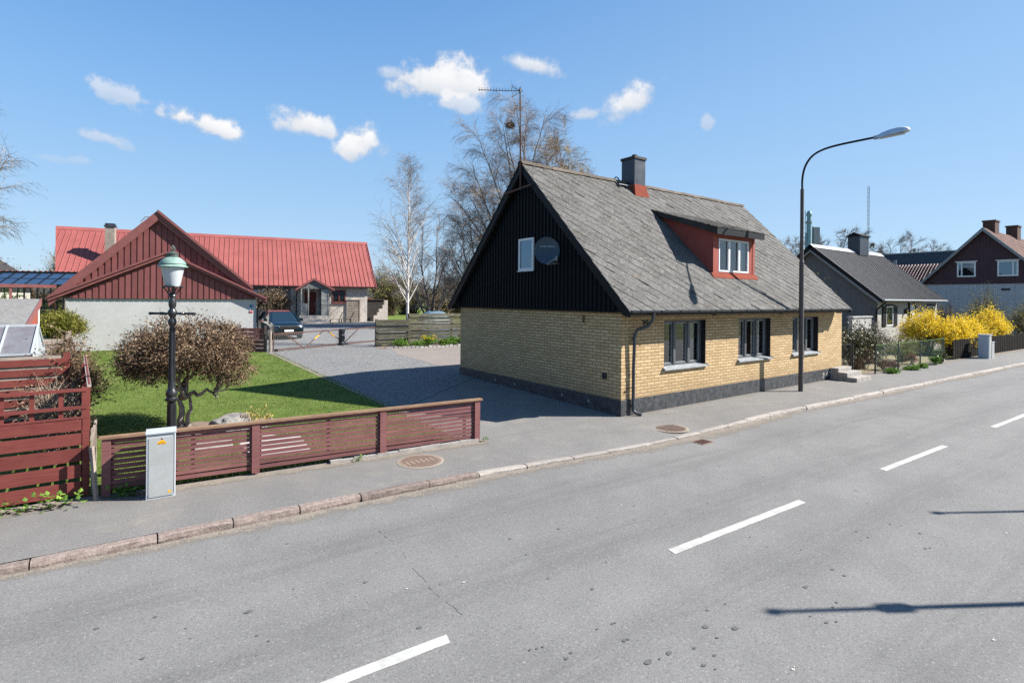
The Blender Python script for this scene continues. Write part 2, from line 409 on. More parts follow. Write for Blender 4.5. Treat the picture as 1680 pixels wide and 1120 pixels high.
M['poly'] = simple('hazy_polycarbonate', (0.14,0.145,0.155), 0.45, 0.18, 3, spec=0.3, col2=(0.11,0.10,0.11))
M['cab'] = simple('grey_cabinet_sheet', (0.32,0.335,0.34), 0.5, 0.06, 2.5, spec=0.35, col2=(0.28,0.285,0.275))
M['cab_rim'] = simple('pale_cabinet_rim', (0.40,0.425,0.45), 0.45, 0.05, 3)
M['yellow'] = simple('yellow_sticker', (0.75,0.36,0.01), 0.5, 0.03, 3)
M['ink'] = simple('dark_print', (0.02,0.02,0.02), 0.6, 0.05, 3)
M['rust_lid'] = simple('rusty_cast_lid', (0.22,0.155,0.12), 0.9, 0.2, 14, 0.6, 50, col2=(0.16,0.115,0.09))
M['stone'] = simple('grey_boulder', (0.27,0.255,0.24), 0.9, 0.25, 5, 1.0, 12, col2=(0.12,0.115,0.11))
M['pale_stone'] = simple('pale_flagstone', (0.40,0.38,0.35), 0.9, 0.1, 5, 0.3, 40)
M['soil'] = asphalt('bark_mulch', (0.15,0.11,0.085), (0.24,0.185,0.15))
M['verge'] = asphalt('sandy_verge', (0.22,0.185,0.15), (0.31,0.265,0.215))
M['car'] = simple('teal_car_paint', (0.003,0.011,0.016), 0.22, 0.03, 2, metal=0.2, spec=0.6, coat=0.8)
M['car_glass'] = simple('dark_car_glass', (0.010,0.022,0.035), 0.06, 0.02, 2, spec=0.7)
M['rubber'] = simple('black_rubber', (0.014,0.014,0.014), 0.8, 0.1, 5)
M['chrome'] = simple('chrome_trim', (0.5,0.5,0.5), 0.18, 0.03, 4, metal=0.9, spec=0.6)
M['plate'] = simple('white_plate', (0.7,0.7,0.7), 0.4, 0.03, 4)
M['teal_metal'] = simple('teal_chimney', (0.20,0.33,0.37), 0.5, 0.08, 1)
M['sign_panel'] = simple('grey_sign_panel', (0.34,0.33,0.34), 0.6, 0.06, 1)
M['blue_tarp'] = simple('blue_tarpaulin', (0.045,0.095,0.16), 0.5, 0.3, 2.5, col2=(0.12,0.17,0.21))
M['terracotta'] = simple('pinkish_terracotta', (0.50,0.30,0.23), 0.8, 0.1, 6)
M['sign_blue'] = simple('sign_blue', (0.06,0.16,0.30), 0.5, 0.02, 3)
M['sign_red'] = simple('sign_red', (0.5,0.03,0.03), 0.5, 0.02, 3)
# vegetation
M['bark'] = simple('grey_brown_bark', (0.20,0.17,0.145), 0.9, 0.25, 8, 0.6, 30)
M['pale_bark'] = simple('pale_bark', (0.34,0.30,0.265), 0.9, 0.2, 12, 0.6, 30, col2=(0.12,0.10,0.085))
def birch_bark():
    m, nt, b, co = base_mat('birch_bark', 0.8, 0, 0.2)
    mp = nt.new('ShaderNodeMapping'); mp.inputs['Scale'].default_value = (5,5,2.2); nt.link(co.outputs['Object'], mp.inputs[0])
    n = nt.noise(mp.outputs[0], 2.4, 4, 0.7); s = nt.sep(co.outputs['Object'])
    c = nt.mix(nt.smooth(n, 0.55, 0.66), (0.52,0.49,0.46), (0.06,0.05,0.045))
    nt.link(c, b.inputs['Base Color']); return m
M['birch'] = birch_bark()
M['twig'] = ramp_mat('twig', [(0,(0.13,0.095,0.072)),(0.5,(0.24,0.18,0.135)),(1,(0.37,0.29,0.225))])
M['twig_pale'] = ramp_mat('pale_twig', [(0,(0.15,0.12,0.10)),(0.6,(0.26,0.21,0.175)),(1,(0.40,0.36,0.32))])
M['twig_birch'] = ramp_mat('birch_twig', [(0,(0.10,0.078,0.065)),(0.6,(0.19,0.15,0.125)),(1,(0.31,0.265,0.235))])
M['twig_hazed'] = ramp_mat('haze_greyed_twig', [(0,(0.15,0.14,0.14)),(0.6,(0.22,0.205,0.20)),(1,(0.30,0.275,0.26))])  # far twigs: distance haze painted in as a paler, greyer colour
M['twig_gold'] = ramp_mat('catkin_twig', [(0,(0.16,0.11,0.06)),(0.5,(0.34,0.23,0.085)),(1,(0.50,0.36,0.12))])
M['dry_leaf'] = ramp_mat('curled_dry_leaf', [(0,(0.025,0.015,0.010)),(0.4,(0.10,0.062,0.037)),(0.75,(0.215,0.142,0.086)),(1,(0.37,0.27,0.175))], trans=0.1)
M['grass'] = ramp_mat('grass_blade', [(0,(0.05,0.09,0.016)),(0.45,(0.095,0.152,0.030)),(0.8,(0.145,0.20,0.052)),(1,(0.27,0.26,0.11))], trans=0.25)
M['leaf_green'] = ramp_mat('fresh_green_leaf', [(0,(0.045,0.10,0.015)),(0.6,(0.10,0.20,0.03)),(1,(0.22,0.33,0.05))], trans=0.25)
M['leaf_dark'] = ramp_mat('evergreen_leaf', [(0,(0.025,0.03,0.012)),(0.55,(0.07,0.07,0.025)),(0.85,(0.15,0.14,0.05)),(1,(0.30,0.27,0.15))], trans=0.1, rough=0.45, spec=0.5)
M['leaf_olive'] = ramp_mat('olive_needle', [(0,(0.07,0.075,0.012)),(0.5,(0.15,0.15,0.025)),(1,(0.26,0.24,0.05))], trans=0.2)
M['leaf_red'] = ramp_mat('red_young_leaf', [(0,(0.10,0.03,0.025)),(1,(0.26,0.09,0.07))], trans=0.2)
M['leaf_bud'] = ramp_mat('yellow_green_bud', [(0,(0.13,0.12,0.03)),(0.6,(0.22,0.22,0.06)),(1,(0.38,0.36,0.10))], trans=0.2)
M['thicket'] = ramp_mat('thicket_twig', [(0,(0.085,0.062,0.045)),(0.5,(0.16,0.12,0.08)),(0.8,(0.22,0.17,0.11)),(1,(0.20,0.19,0.07))], trans=0.1)
M['forsythia'] = ramp_mat('forsythia_flower', [(0,(0.55,0.37,0.006)),(0.5,(0.80,0.59,0.018)),(1,(0.88,0.72,0.12))], trans=0.3)
M['daffodil'] = ramp_mat('daffodil_petal', [(0,(0.7,0.5,0.02)),(1,(0.8,0.65,0.05))], trans=0.2)
def lawn_mat():
    m, nt, b, co = base_mat('lawn_turf', 0.95, 0, 0.1)
    v = co.outputs['Object']
    a = nt.noise(v, 0.7, 6, 0.7); d = nt.noise(v, 5, 6, 0.75); e = nt.noise(v, 60, 3, 0.7)
    c = nt.mix(nt.smooth(a, 0.35, 0.65), (0.095,0.138,0.026), (0.14,0.185,0.044))
    c = nt.mix(nt.smooth(d, 0.5, 0.68, 0, 0.6), c, (0.19,0.185,0.07)); c = nt.mix(nt.smooth(nt.noise(v, 2.1, 5, 0.7), 0.55, 0.7, 0, 0.5), c, (0.055,0.095,0.02))
    c = nt.mix(nt.smooth(e, 0.4, 0.7, 0, 0.5), c, (0.05,0.08,0.015))
    nt.link(c, b.inputs['Base Color']); bump(nt, b, nt.math('ADD', d, e), 0.8, 0.03); return m
M['lawn'] = lawn_mat()
def field_mat():
    m, nt, b, co = base_mat('rough_ground', 0.95, 0, 0.1)
    v = co.outputs['Object']; a = nt.noise(v, 0.12, 5, 0.6); d = nt.noise(v, 3, 5, 0.7)
    c = nt.mix(nt.smooth(a, 0.4, 0.6), (0.075,0.105,0.025), (0.12,0.125,0.05)); c = nt.mix(nt.smooth(d, 0.5, 0.7, 0, 0.6), c, (0.13,0.105,0.065))
    nt.link(c, b.inputs['Base Color']); return m
M['field'] = field_mat()
M['straw'] = asphalt('dry_garden_ground', (0.15,0.125,0.07), (0.26,0.22,0.13))

def fade_mat(name, c1, c2, k=1.0):
    m, nt, b, co = base_mat(name, 0.95, 0, 0.1); v = co.outputs['Object']
    at = nt.new('ShaderNodeAttribute'); at.attribute_name = 'edge'
    n = nt.noise(v, 3.5, 6, 0.7); g = nt.noise(v, 45, 3, 0.7)
    f = nt.math('ADD', at.outputs['Fac'], nt.math('MULTIPLY', nt.math('SUBTRACT', n, 0.5), 1.5)); f = nt.math('ADD', f, nt.math('MULTIPLY', nt.math('SUBTRACT', g, 0.5), 0.9))
    nt.link(nt.smooth(f, 0.25, 0.9, 0, k), b.inputs['Alpha'])
    c = nt.mix(nt.smooth(g, 0.35, 0.65), c1, c2); nt.link(c, b.inputs['Base Color']); return m
M['swept'] = fade_mat('swept_grit', (0.17,0.145,0.12), (0.28,0.245,0.205), 0.85)
def fade_strip(name, rows, mat):
    """strip of loose grit: rows of (point, edge value) from the kerb outwards"""
    mb = MB(); vals = []
    n = len(rows[0])
    for r in rows:
        for p, e in r: mb.v.append(tuple(p)); vals.append(e)
    for i in range(len(rows)-1):
        for j in range(n-1): mb.face([i*n+j, (i+1)*n+j, (i+1)*n+j+1, i*n+j+1])
    o = mb.build(name, mat, loc=(0,0,0), recalc=False)
    a = o.data.attributes.new('edge', 'FLOAT', 'POINT'); a.data.foreach_set('value', vals)
    for f in o.data.polygons:
        if f.normal.z < 0: f.flip()
    return struct(o)
# ------------------------------------------------------------------ ground, road, pavement
def clip_y(poly, y, keep_low):
    out = []
    for i in range(len(poly)):
        a, b = poly[i], poly[(i+1) % len(poly)]
        ia = (a[1] <= y) if keep_low else (a[1] >= y); ib = (b[1] <= y) if keep_low else (b[1] >= y)
        if ia: out.append(a)
        if ia != ib:
            t = (y - a[1])/(b[1]-a[1]); out.append((a[0]+t*(b[0]-a[0]), y))
    return out
def sheet(name, poly, dz, mat, rough_edge=0.0, seed=1):
    """flat ground covering that follows the gentle rise of the terrain"""
    mb = MB(); rng = random.Random(seed)
    if rough_edge:
        p2 = []
        for i in range(len(poly)):
            a, b = poly[i], poly[(i+1) % len(poly)]
            L = math.hypot(b[0]-a[0], b[1]-a[1]); n = max(1, int(L/0.35))
            for k in range(n):
                t = k/n; j = rough_edge if k else 0
                p2.append((a[0]+t*(b[0]-a[0])+rng.uniform(-j,j), a[1]+t*(b[1]-a[1])+rng.uniform(-j,j)))
        poly = p2
    for lo, hi in ((None, 9.5), (9.5, 45), (45, None)):
        p = poly
        if lo is not None: p = clip_y(p, lo, False)
        if hi is not None and p: p = clip_y(p, hi, True)
        if len(p) > 2:
            mb.add([(x, y, gz(y)+dz) for x, y in p], [tuple(range(len(p)))])
    o = mb.build(name, mat, loc=(0,0,0), recalc=False)
    for f in o.data.polygons:
        if f.normal.z < 0: f.flip()
    return struct(o)

def kerb_y(x): return 8.07 - 0.042*(x+1.06) - 0.2*math.exp(-((x-9.5)/3.0)**2)
def kerb_z(x):
    return -0.06*math.exp(-((x-9.0)/3.6)**4)
def prop_y(x):                                   # line between pavement and private ground
    pts = [(-80,17),(-0.3,10.05),(6.1,9.55),(10.38,9.44),(23.1,9.44),(25,9.2),(46,8.25),(160,3.2)]
    for (x0,y0),(x1,y1) in zip(pts, pts[1:]):
        if x0 <= x <= x1: return y0 + (y1-y0)*(x-x0)/(x1-x0)
    return 9

# terrain: one sheet to the horizon (sunk under the road)
mb = MB()
ys = [-900, 7.9, 9.6, 45, 1500]; zs = [-0.25, -0.25, -0.03, 0.6, 0.6]
xs = [-1500, -60, 0, 60, 1500]
for j, (y, z) in enumerate(zip(ys, zs)):
    for x in xs: mb.v.append((x, y, z))
for j in range(len(ys)-1):
    for i in range(len(xs)-1):
        mb.face([j*5+i, j*5+i+1, (j+1)*5+i+1, (j+1)*5+i])
struct(mb.build('ground', M['field'], loc=(0,0,0)))

xs = [-60,-20,-6,-3] + [(-2 + 0.5*i) for i in range(0, 52)] + [26,30,36,46,60,90,150]
mb = MB()
for x in xs: mb.v += [(x, -7.0, -0.10), (x, kerb_y(x)-0.0, -0.10)]
for i in range(len(xs)-1): mb.face([2*i, 2*i+2, 2*i+3, 2*i+1])
struct(mb.build('road', M['road'], loc=(0,0,0)))
# swept grit along the gutter
rows = []; x = -6.0
while x < 60:
    w = 0.42 + 0.16*math.sin(x*0.7) + (0.25 if 3.5 < x < 15 else 0)
    rows.append([((x, kerb_y(x)-0.001, -0.0955), 1.0), ((x, kerb_y(x)-w*0.45, -0.0955), 0.45), ((x, kerb_y(x)-w, -0.0955), -0.35)]); x += 0.5
fade_strip('gutter_grit', rows, M['swept'])

mb = MB()
for x in xs:
    yk = kerb_y(x)+0.125; yp = prop_y(x)
    mb.v += [(x, yk, kerb_z(x)-0.004), (x, yk*0.6+yp*0.4, kerb_z(x)*0.35), (x, yp+0.15, 0.0)]
for i in range(len(xs)-1):
    for k in (0,1): mb.face([3*i+k, 3*i+3+k, 3*i+4+k, 3*i+1+k])
struct(mb.build('pavement', M['pave'], loc=(0,0,0)))

# granite kerb: individual long stones, rough face, open joints
mb = MB(); rng = random.Random(11); x = -6.3
joints = [0.18-2.2, -0.72+0.05, 0.95+0.02, 1.62, 2.05, 3.2, 4.4, 5.25]
while x < 75:
    L = rng.uniform(0.75, 1.25) if x < 30 else 3.0
    red = x < 4.2
    mb.cm = 0 if red else 1; mb.cr = rng.random()
    a, b = x+0.008, x+L-0.008; n = max(3, int(L/0.14)); dz = rng.uniform(-0.008, 0.008); dy = rng.uniform(-0.01, 0.01)
    k0 = len(mb.v)
    for i in range(n+1):
        t = i/n; xx = a+(b-a)*t; y = kerb_y(xx)+dy; z = kerb_z(xx)+dz
        e = 0.012 if i in (0, n) else 0.0
        j = lambda s: rng.uniform(-s, s)
        mb.v += [(xx, y+0.0+j(0.008), -0.14), (xx, y-0.006+j(0.012), -0.06+j(0.01)), (xx, y+0.002+j(0.007), z-0.018-e+j(0.004)),
                 (xx, y+0.02+j(0.004), z-e*0.4+j(0.002)), (xx, y+0.12, z-e*0.4), (xx, y+0.125, -0.14)]
    for i in range(n):
        for q in range(5): mb.face([k0+6*i+q, k0+6*i+6+q, k0+6*i+7+q, k0+6*i+q+1])
    mb.face([k0+q for q in range(6)]); mb.face([k0+6*n+q for q in range(6)][::-1])
    x += L
struct(mb.build('kerb', [M['kerb_red'], M['kerb_pale']], loc=(0,0,0)))

# centre line
def dash(x0, x1):
    f = lambda x: 4.365 - 0.0385*x
    rng = random.Random(int(x0*10)); mb = MB(); n = 14; w = 0.062
    k = len(mb.v)
    for i in range(n+1):
        x = x0+(x1-x0)*i/n
        sk = 0.05
        mb.v += [(x-sk*0.3, f(x)-w+rng.uniform(-.004,.004), -0.096), (x+sk*0.3, f(x)+w+rng.uniform(-.004,.004), -0.096)]
    for i in range(n): mb.face([k+2*i, k+2*i+2, k+2*i+3, k+2*i+1])
    struct(mb.build('road_marking', M['paint'], loc=(0,0,0)))
for a in (-0.62, 5.50, 11.36, 17.55, 23.6, 29.7): dash(a, a+3.05)

# crack across the lane and a darker repair patch
mb = MB(); rng = random.Random(7)
pts = [(2.77,7.5),(2.82,7.1),(2.79,6.6),(2.83,6.2),(2.74,5.8),(2.72,5.4),(2.68,5.0),(2.73,4.5)]
for (xa,ya),(xb,yb) in zip(pts, pts[1:]):
    for k in range(5):
        t0, t1 = k/5, (k+0.93)/5
        if rng.random() < 0.4: continue
        w = rng.uniform(0.001, 0.003); o = rng.uniform(-0.012, 0.012)
        mb.quad((xa+(xb-xa)*t0-w+o, ya+(yb-ya)*t0, -0.097), (xa+(xb-xa)*t0+w+o, ya+(yb-ya)*t0, -0.097),
                (xa+(xb-xa)*t1+w+o*0.4, ya+(yb-ya)*t1, -0.097), (xa+(xb-xa)*t1-w+o*0.4, ya+(yb-ya)*t1, -0.097))
M['crack'] = simple('crack_filler', (0.075,0.075,0.075), 0.9, 0.1, 5)
struct(mb.build('road_crack', M['crack'], loc=(0,0,0)))

# oil drips and a few pale droppings
mb = MB(); rng = random.Random(21)
def blot(mb, x, y, r):
    n = 9; mb.add([(x+r*1.35*rng.uniform(0.7,1.2)*math.cos(i*6.283/n), y+r*rng.uniform(0.7,1.2)*math.sin(i*6.283/n), -0.0945) for i in range(n)], [tuple(range(n))])
for x, y, s in [(0.29, 6.19, 1.0), (1.03, 5.77, 1.6), (-0.16, 6.29, 1), (1.03, 5.32, 0.8), (0.17, 5.55, 1), (1.71, 7.09, 0.9), (0.51, 5.82, 0.6), (2.17, 5.64, 1.1), (2.29, 4.57, 1.4), (4.79, 5.45, 1.2), (4.08, 5.59, 1), (3.82, 3.56, 0.8), (3.85, 3.55, 0.6), (3.64, 3.58, 0.7), (3.72, 3.32, 1), (3.76, 3.31, 0.8), (2.94, 3.71, 0.9), (3.0, 3.69, 0.7), (3.06, 3.68, 0.7), (3.21, 3.47, 0.9), (3.13, 3.44, 1), (3.67, 3.0, 1.8), (3.91, 2.97, 1.4), (3.78, 2.97, 0.6), (4.1, 4.11, 1.1), (6.26, 5.41, 0.7), (3.85, 4.55, 0.8), (6.02, 2.8, 1.4), (4.71, 2.83, 1.8), (4.5, 3.01, 1.5), (6.67, 2.8, 1.1), (6.63, 2.66, 1.1), (5.98, 2.47, 1), (5.85, 2.45, 0.7), (5.52, 2.37, 1), (5.62, 2.32, 0.9), (4.45, 2.85, 0.8), (4.15, 2.88, 0.9), (4.21, 2.72, 0.8), (4.02, 2.7, 1), (8.67, 2.56, 1), (7.96, 2.91, 1), (8.03, 3.08, 1), (8.69, 2.91, 0.8), (8.2, 2.36, 1), (8.27, 2.33, 0.8), (6.69, 3.82, 0.7), (6.16, 4.19, 0.7), (5.01, 3.12, 0.7), (4.76, 3.16, 0.8), (5.5, 2.51, 0.6)]: blot(mb, x, y, 0.017*s)
for i in range(40): blot(mb, rng.uniform(-0.5,20), rng.uniform(2.2,6.8), rng.uniform(0.005,0.012))
M['stain'] = simple('oil_stain', (0.10,0.099,0.096), 0.8, 0.1, 5)
struct(mb.build('oil_stains', M['stain'], loc=(0,0,0), recalc=False))
mb = MB()
for x, y in [(3.04, 5.02), (4.59, 2.23), (6.5, 1.35), (9.64, 1.88), (2.48, 5.26), (6.12, 5.54)]: blot(mb, x, y, 0.015); blot(mb, x+0.04, y+0.01, 0.006)
struct(mb.build('pale_stains', M['pale_stone'], loc=(0,0,0), recalc=False))

# private ground
sheet('driveway', [(6.0,9.55),(10.5,9.5),(10.5,17.4),(10.3,17.2),(5.9,13.9),(5.9,10.2)], -0.0006, M['pave'])
sheet('gravel_yard', [(5.78,13.0),(10.38,16.5),(10.75,16.6),(11.4,26.0),(11.6,26.8),(11.2,27.5),(13.2,30.9),(22,33),(24,47.5),(24,51),(4,53),(4.4,33.6),(5.6,30),(5.72,21.4)], 0.010, M['gravel'], 0.06)
sheet('asphalt_yard', [(10.7,16.4),(23.3,17.4),(23.3,25.6),(15.4,25.8),(11.5,26.6),(10.8,24.0),(10.72,20)], 0.014, M['yard_asphalt'], 0.04)
sheet('lawn', [(-0.25,10.12),(5.9,9.66),(5.78,18.2),(5.7,21.4),(5.62,28),(5.3,31),(-0.4,32.0),(-1.9,32.3),(-12,34),(-12,12)], 0.014, M['lawn'], 0.03)
sheet('lawn_edging', [(5.78,9.8),(5.9,9.8),(5.85,18.2),(5.80,27.4),(5.68,27.4),(5.7,18)], 0.022, M['verge'])
sheet('back_lawn', [(22,52),(24.5,51),(24.5,40),(60,60),(60,100),(20,100)], 0.02, M['lawn'])
sheet('planting_bed', [(11.0,26.5),(11.6,26.6),(13,26.2),(15.4,25.85),(20,25.7),(22,29),(16.5,28),(12.5,28.6),(11.0,27.6)], 0.018, M['soil'], 0.03)
sheet('mulch_bed', [(0.55,13.2),(0.9,12.75),(1.4,12.75),(2.2,13.1),(2.1,13.75),(1.5,14.25),(0.9,14.2),(0.55,13.8)], 0.026, M['soil'], 0.05)
rows = []; x = -6.0
while x < 6.4:
    yb = 10.12 if x < -0.35 else 9.99-0.0838*(x+0.22)
    w = 0.62 if x < 1 else 0.5
    rows.append([((x, yb+0.1, 0.004 if x < -0.3 else 0.004), 1.0), ((x, yb-0.12, 0.004), 0.75), ((x, yb-w*0.6, 0.004), 0.15), ((x, yb-w, 0.004), -0.45)]); x += 0.35
fade_strip('sandy_verge', rows, M['swept'])
rows = []; x = 10.4
while x < 23: rows.append([((x, 9.43, 0.004), 0.55), ((x, 9.2, 0.004), 0.2), ((x, 8.7, 0.004), -0.45)]); x += 0.5
fade_strip('sandy_verge', rows, M['swept'])
rows = []; x = 24.3
while x < 50: rows.append([((x, prop_y(x)+0.5, 0.005), 1.2), ((x, prop_y(x)+0.0, 0.005), 0.8), ((x, prop_y(x)-0.35, 0.005), -0.4)]); x += 0.6
fade_strip('sandy_verge', rows, M['swept'])
sheet('garden_ground', [(23.2,9.5),(36,9.2),(36.4,13),(36.4,20),(23.2,25)], 0.012, M['straw'])

# manhole covers, road grate
def manhole(cx, cy, r, label, group, lines, dz=0.0):
    t = thing('manhole_cover', label, 'manhole cover', (cx, cy, 0.0), group)
    mb = MB(); n = 36
    ring = lambda rr, z: [(cx+rr*math.cos(2*math.pi*i/n), cy+rr*math.sin(2*math.pi*i/n), z) for i in range(n)]
    mb.add(ring(r+0.03,0.004)+ring(r-0.02,0.009), [(i,(i+1)%n,n+(i+1)%n,n+i) for i in range(n)])
    mb.build('rim', M['verge'], t)
    mb = MB(); mb.add(ring(r-0.02,0.010), [tuple(range(n))])
    for k in range(-7, 8):
        x = k*r/8.2; h = math.sqrt(max(0, (r-0.06)**2-x*x))
        if lines and abs(k) in (1,3,5): h0 = 0.10
        else: h0 = 0
        for s0, s1 in (((-h,-h0),(h0,h)) if h0 else ((-h,h),)):
            if s1-s0 > 0.03: mb.box(cx+x-0.011, cx+x+0.011, cy+s0, cy+s1, 0.010, 0.016)
    mb.build('lid', M['rust_lid'], t)
    t.location.z += dz
manhole(4.47, 8.93, 0.40, 'rusty round manhole cover in the pavement by the slatted red fence', 'manhole covers in the pavement', True)
manhole(10.53, 8.02, 0.40, 'rusty round manhole cover in the pavement below the house downpipe', 'manhole covers in the pavement', False, -0.035)
t = thing('drain_grate', 'small rusty iron drain grate in the road by the kerb', 'drain grate', (10.3, 6.98, -0.1))
mb = MB(); mb.box(10.08,10.52,6.83,7.14,-0.1,-0.092); mb.build('frame', M['rust_lid'], t)
mb = MB()
for i in range(7): mb.box(10.12+i*0.053, 10.145+i*0.053, 6.86, 7.11, -0.092, -0.084)
mb.build('bars', M['rust_iron'], t)
# ------------------------------------------------------------------ the yellow brick house
X0, X1, Y0, Y1, YR = 10.38, 22.55, 9.44, 17.50, 13.47
RX0, RX1 = 10.13, 22.68
SL = 1.013
def rz(y): return 2.74 + (y-8.98)*SL if y <= YR else 2.74 + (2*YR-y-8.98)*SL
H = thing('brick_house', 'yellow brick house with black boarded gable, grey tiled roof and red dormer', 'house', (X0, Y0, 0))
WIN = [(12.09, 14.02), (15.76, 17.70), (19.18, 21.12)]; WZ0, WZ1 = 1.13, 2.43
T = 0.28
mb = MB()
xs = [X0]
for a, b in WIN: xs += [a, b]
xs += [23.10]
for i in range(0, len(xs)-1, 2): mb.box(xs[i], xs[i+1], Y0, Y0+T, 0.414, 2.62 if i == 6 else 2.72)     # piers
for a, b in WIN:
    mb.box(a, b, Y0, Y0+T, 0.414, WZ0-0.07); mb.box(a, b, Y0, Y0+T, WZ1, 2.72)
mb.box(X0, X0+T, Y0+T, Y1, 0.414, 2.70)                       # gable wall
mb.box(22.2, 22.2+T, Y0+T, Y1, 0.414, 2.70); mb.box(X0+T, 22.2, Y1-T, Y1, 0.414, 2.70)
mb.box(23.0, 23.10, Y0+T, Y0+1.2, 0.414, 2.6)
mb.build('wall', M['brick'], H)
mb = MB()
mb.box(X0-0.012, 23.11, Y0-0.015, Y0+0.2, -0.15, 0.414); mb.box(X0-0.015, X0+0.2, Y0+0.2, Y1+0.01, -0.15, 0.414)
mb.build('plinth', M['plinth'], H)
# a few paint-loss marks on the plinth
mb = MB(); rng = random.Random(3)
for (px, pz, w) in ((21.55,0.25,0.16),(21.85,0.20,0.2),(21.5,0.12,0.1),(22.02,0.28,0.1)):
    mb = MB(); k = 7; mb.add([(px+w*rng.uniform(.3,.6)*math.cos(i*6.283/k), Y0-0.018, pz+w*rng.uniform(.3,.6)*math.sin(i*6.283/k)) for i in range(k)], [tuple(range(k))])
    mb.build('bare_patch', M['concrete'], H)
for yy in (15.1, 14.0, 11.7, 10.6):
    mb = MB(); mb.add([(X0-0.018, yy-0.05, 0.19), (X0-0.018, yy+0.05, 0.19), (X0-0.018, yy, 0.30)], [(0,1,2)]); mb.build('bare_patch', M['concrete'], H)

# black board and batten gable
mb = MB(); gx = X0-0.05
mb.prism([(gx, Y0-0.05, 2.70), (gx, Y1+0.05, 2.70), (gx, YR, rz(YR)-0.12)], (0.12,0,0))
n = int((Y1-Y0)/0.165)
for i in range(n+1):
    y = Y0+0.04+i*(Y1-Y0-0.08)/n; zt = rz(y)-0.16
    mb.cr = 0.3+0.5*((i*37) % 10)/10
    if zt > 2.75: mb.box(gx-0.028, gx, y-0.028, y+0.028, 2.70, zt)
mb.box(gx-0.04, gx, Y0-0.05, Y1+0.05, 2.66, 2.70)
mb.build('gable_boards', M['black_board'], H)
# roof deck with barge boards
mb = MB()
for s in (-1, 1):
    ye = YR + s*(YR-8.98)
    mb.prism([(RX0+0.03, ye, 2.74-0.02), (RX0+0.03, YR, rz(YR)-0.02), (RX0+0.03, YR, rz(YR)-0.14), (RX0+0.03, ye, 2.74-0.14)], (RX1-RX0-0.06,0,0))
roof = mb.build('roof', M['dark_wood'], H)
mb = MB()
for s in (-1, 1):
    ye = YR + s*(YR-8.98)
    for xx in (RX0, RX1-0.03):
        mb = MB(); mb.prism([(xx, ye+s*0.04, 2.70), (xx, YR, rz(YR)+0.02), (xx, YR, rz(YR)-0.36), (xx, ye+s*0.04, 2.46)][0:2] +
                 [(xx, YR, rz(YR)-0.30), (xx, ye-s*0.18, 2.60), (xx, ye+s*0.04, 2.56)], (0.03,0,0))
        mb.build('barge_board', M['black_paint'], roof)
# tiles, one by one: overlapping diamond-cut fibre cement slates
def tiles(side, seed):
    mb = MB(); rng = random.Random(seed)
    sl = math.sqrt(1+SL*SL); u = V(0, -side/sl, -SL/sl)     # down the slope
    u = V(0, -1/sl, -SL/sl) if side == 1 else V(0, 1/sl, -SL/sl)
    nrm = V(0, -SL/sl, 1/sl) if side == 1 else V(0, SL/sl, 1/sl)
    top = V(0, YR, rz(YR)); Ls = (YR-8.93)*sl
    px_, e, w, hh = 0.50, 0.235, 0.285, 0.285
    rows = int(Ls/e)+2
    for r in range(rows):
        sc_ = Ls - e*(r-1) - 0.0 - hh + e
        off = (r % 2)*px_*0.5; k = -1
        while True:
            xc = RX0 + off + k*px_; k += 1
            if xc - w > RX1: break
            mb.cr = min(1, max(0, rng.gauss(0.5, 0.25)))
            js = rng.uniform(-0.007, 0.007); jx = rng.uniform(-0.006, 0.006); lift = 0.016+rng.uniform(0, 0.012)+(0.015 if rng.random() < 0.04 else 0); c = 0.05
            rot_ = rng.uniform(-0.012, 0.012)
            poly = [(-c*0.3,-hh+c*0.3),(c*0.3,-hh+c*0.3),(w-c,-c),(w-c*0.4,0),(w-c,c),(c,hh-c),(0,hh-c*0.35),(-c,hh-c),(-w+c,c),(-w+c*0.4,0),(-w+c,-c)]
            pts = []
            for (a_, b_) in poly:
                X = xc+jx+a_-b_*rot_; S_ = sc_+js+b_+a_*rot_
                pts.append((X, S_))
            # clip to the roof outline
            def clipp(P, f):
                out = []
                for q in range(len(P)):
                    A_, B_ = P[q], P[(q+1) % len(P)]; fa, fb = f(A_), f(B_)
                    if fa >= 0: out.append(A_)
                    if (fa >= 0) != (fb >= 0):
                        t = fa/(fa-fb); out.append((A_[0]+t*(B_[0]-A_[0]), A_[1]+t*(B_[1]-A_[1])))
                return out
            for f in (lambda p: p[0]-(RX0-0.02), lambda p: (RX1+0.02)-p[0], lambda p: p[1]-0.0, lambda p: Ls+0.02-p[1]):
                pts = clipp(pts, f)
                if len(pts) < 3: break
            if len(pts) < 3: continue
            a = [top + V(X,0,0) + u*S_ + nrm*(0.004+lift*(S_-sc_+hh)/(2*hh)) for X, S_ in pts]
            b = [p - nrm*0.014 for p in a]; m = len(a)
            mb.add(a+b, [tuple(range(m))] + [(i,(i+1)%m,m+(i+1)%m,m+i) for i in range(m)])
    return mb.build('roof_tiles', M['tile'], roof, recalc=False)
o = tiles(1, 5)
tiles(-1, 6)
mb = MB(); rng = random.Random(8); x = RX0-0.03
while x < RX1:
    mb.cr = rng.random(); L = 0.42
    z = rz(YR)+0.03+rng.uniform(-0.008, 0.008)
    prof = [(-0.13,-0.10),(-0.09,-0.015),(0,0.03),(0.09,-0.015),(0.13,-0.10)]
    xb = min(x+L+0.03, RX1+0.03)
    k = len(mb.v)
    for xx, d in ((x, 0), (xb, 0.012)):
        for a, b in prof: mb.v.append((xx, YR+a*(1+d), z+b+d))
    for i in range(4): mb.face([k+i, k+i+1, k+6+i, k+5+i])
    x += L
mb.build('ridge_cap', M['ridge'], roof)
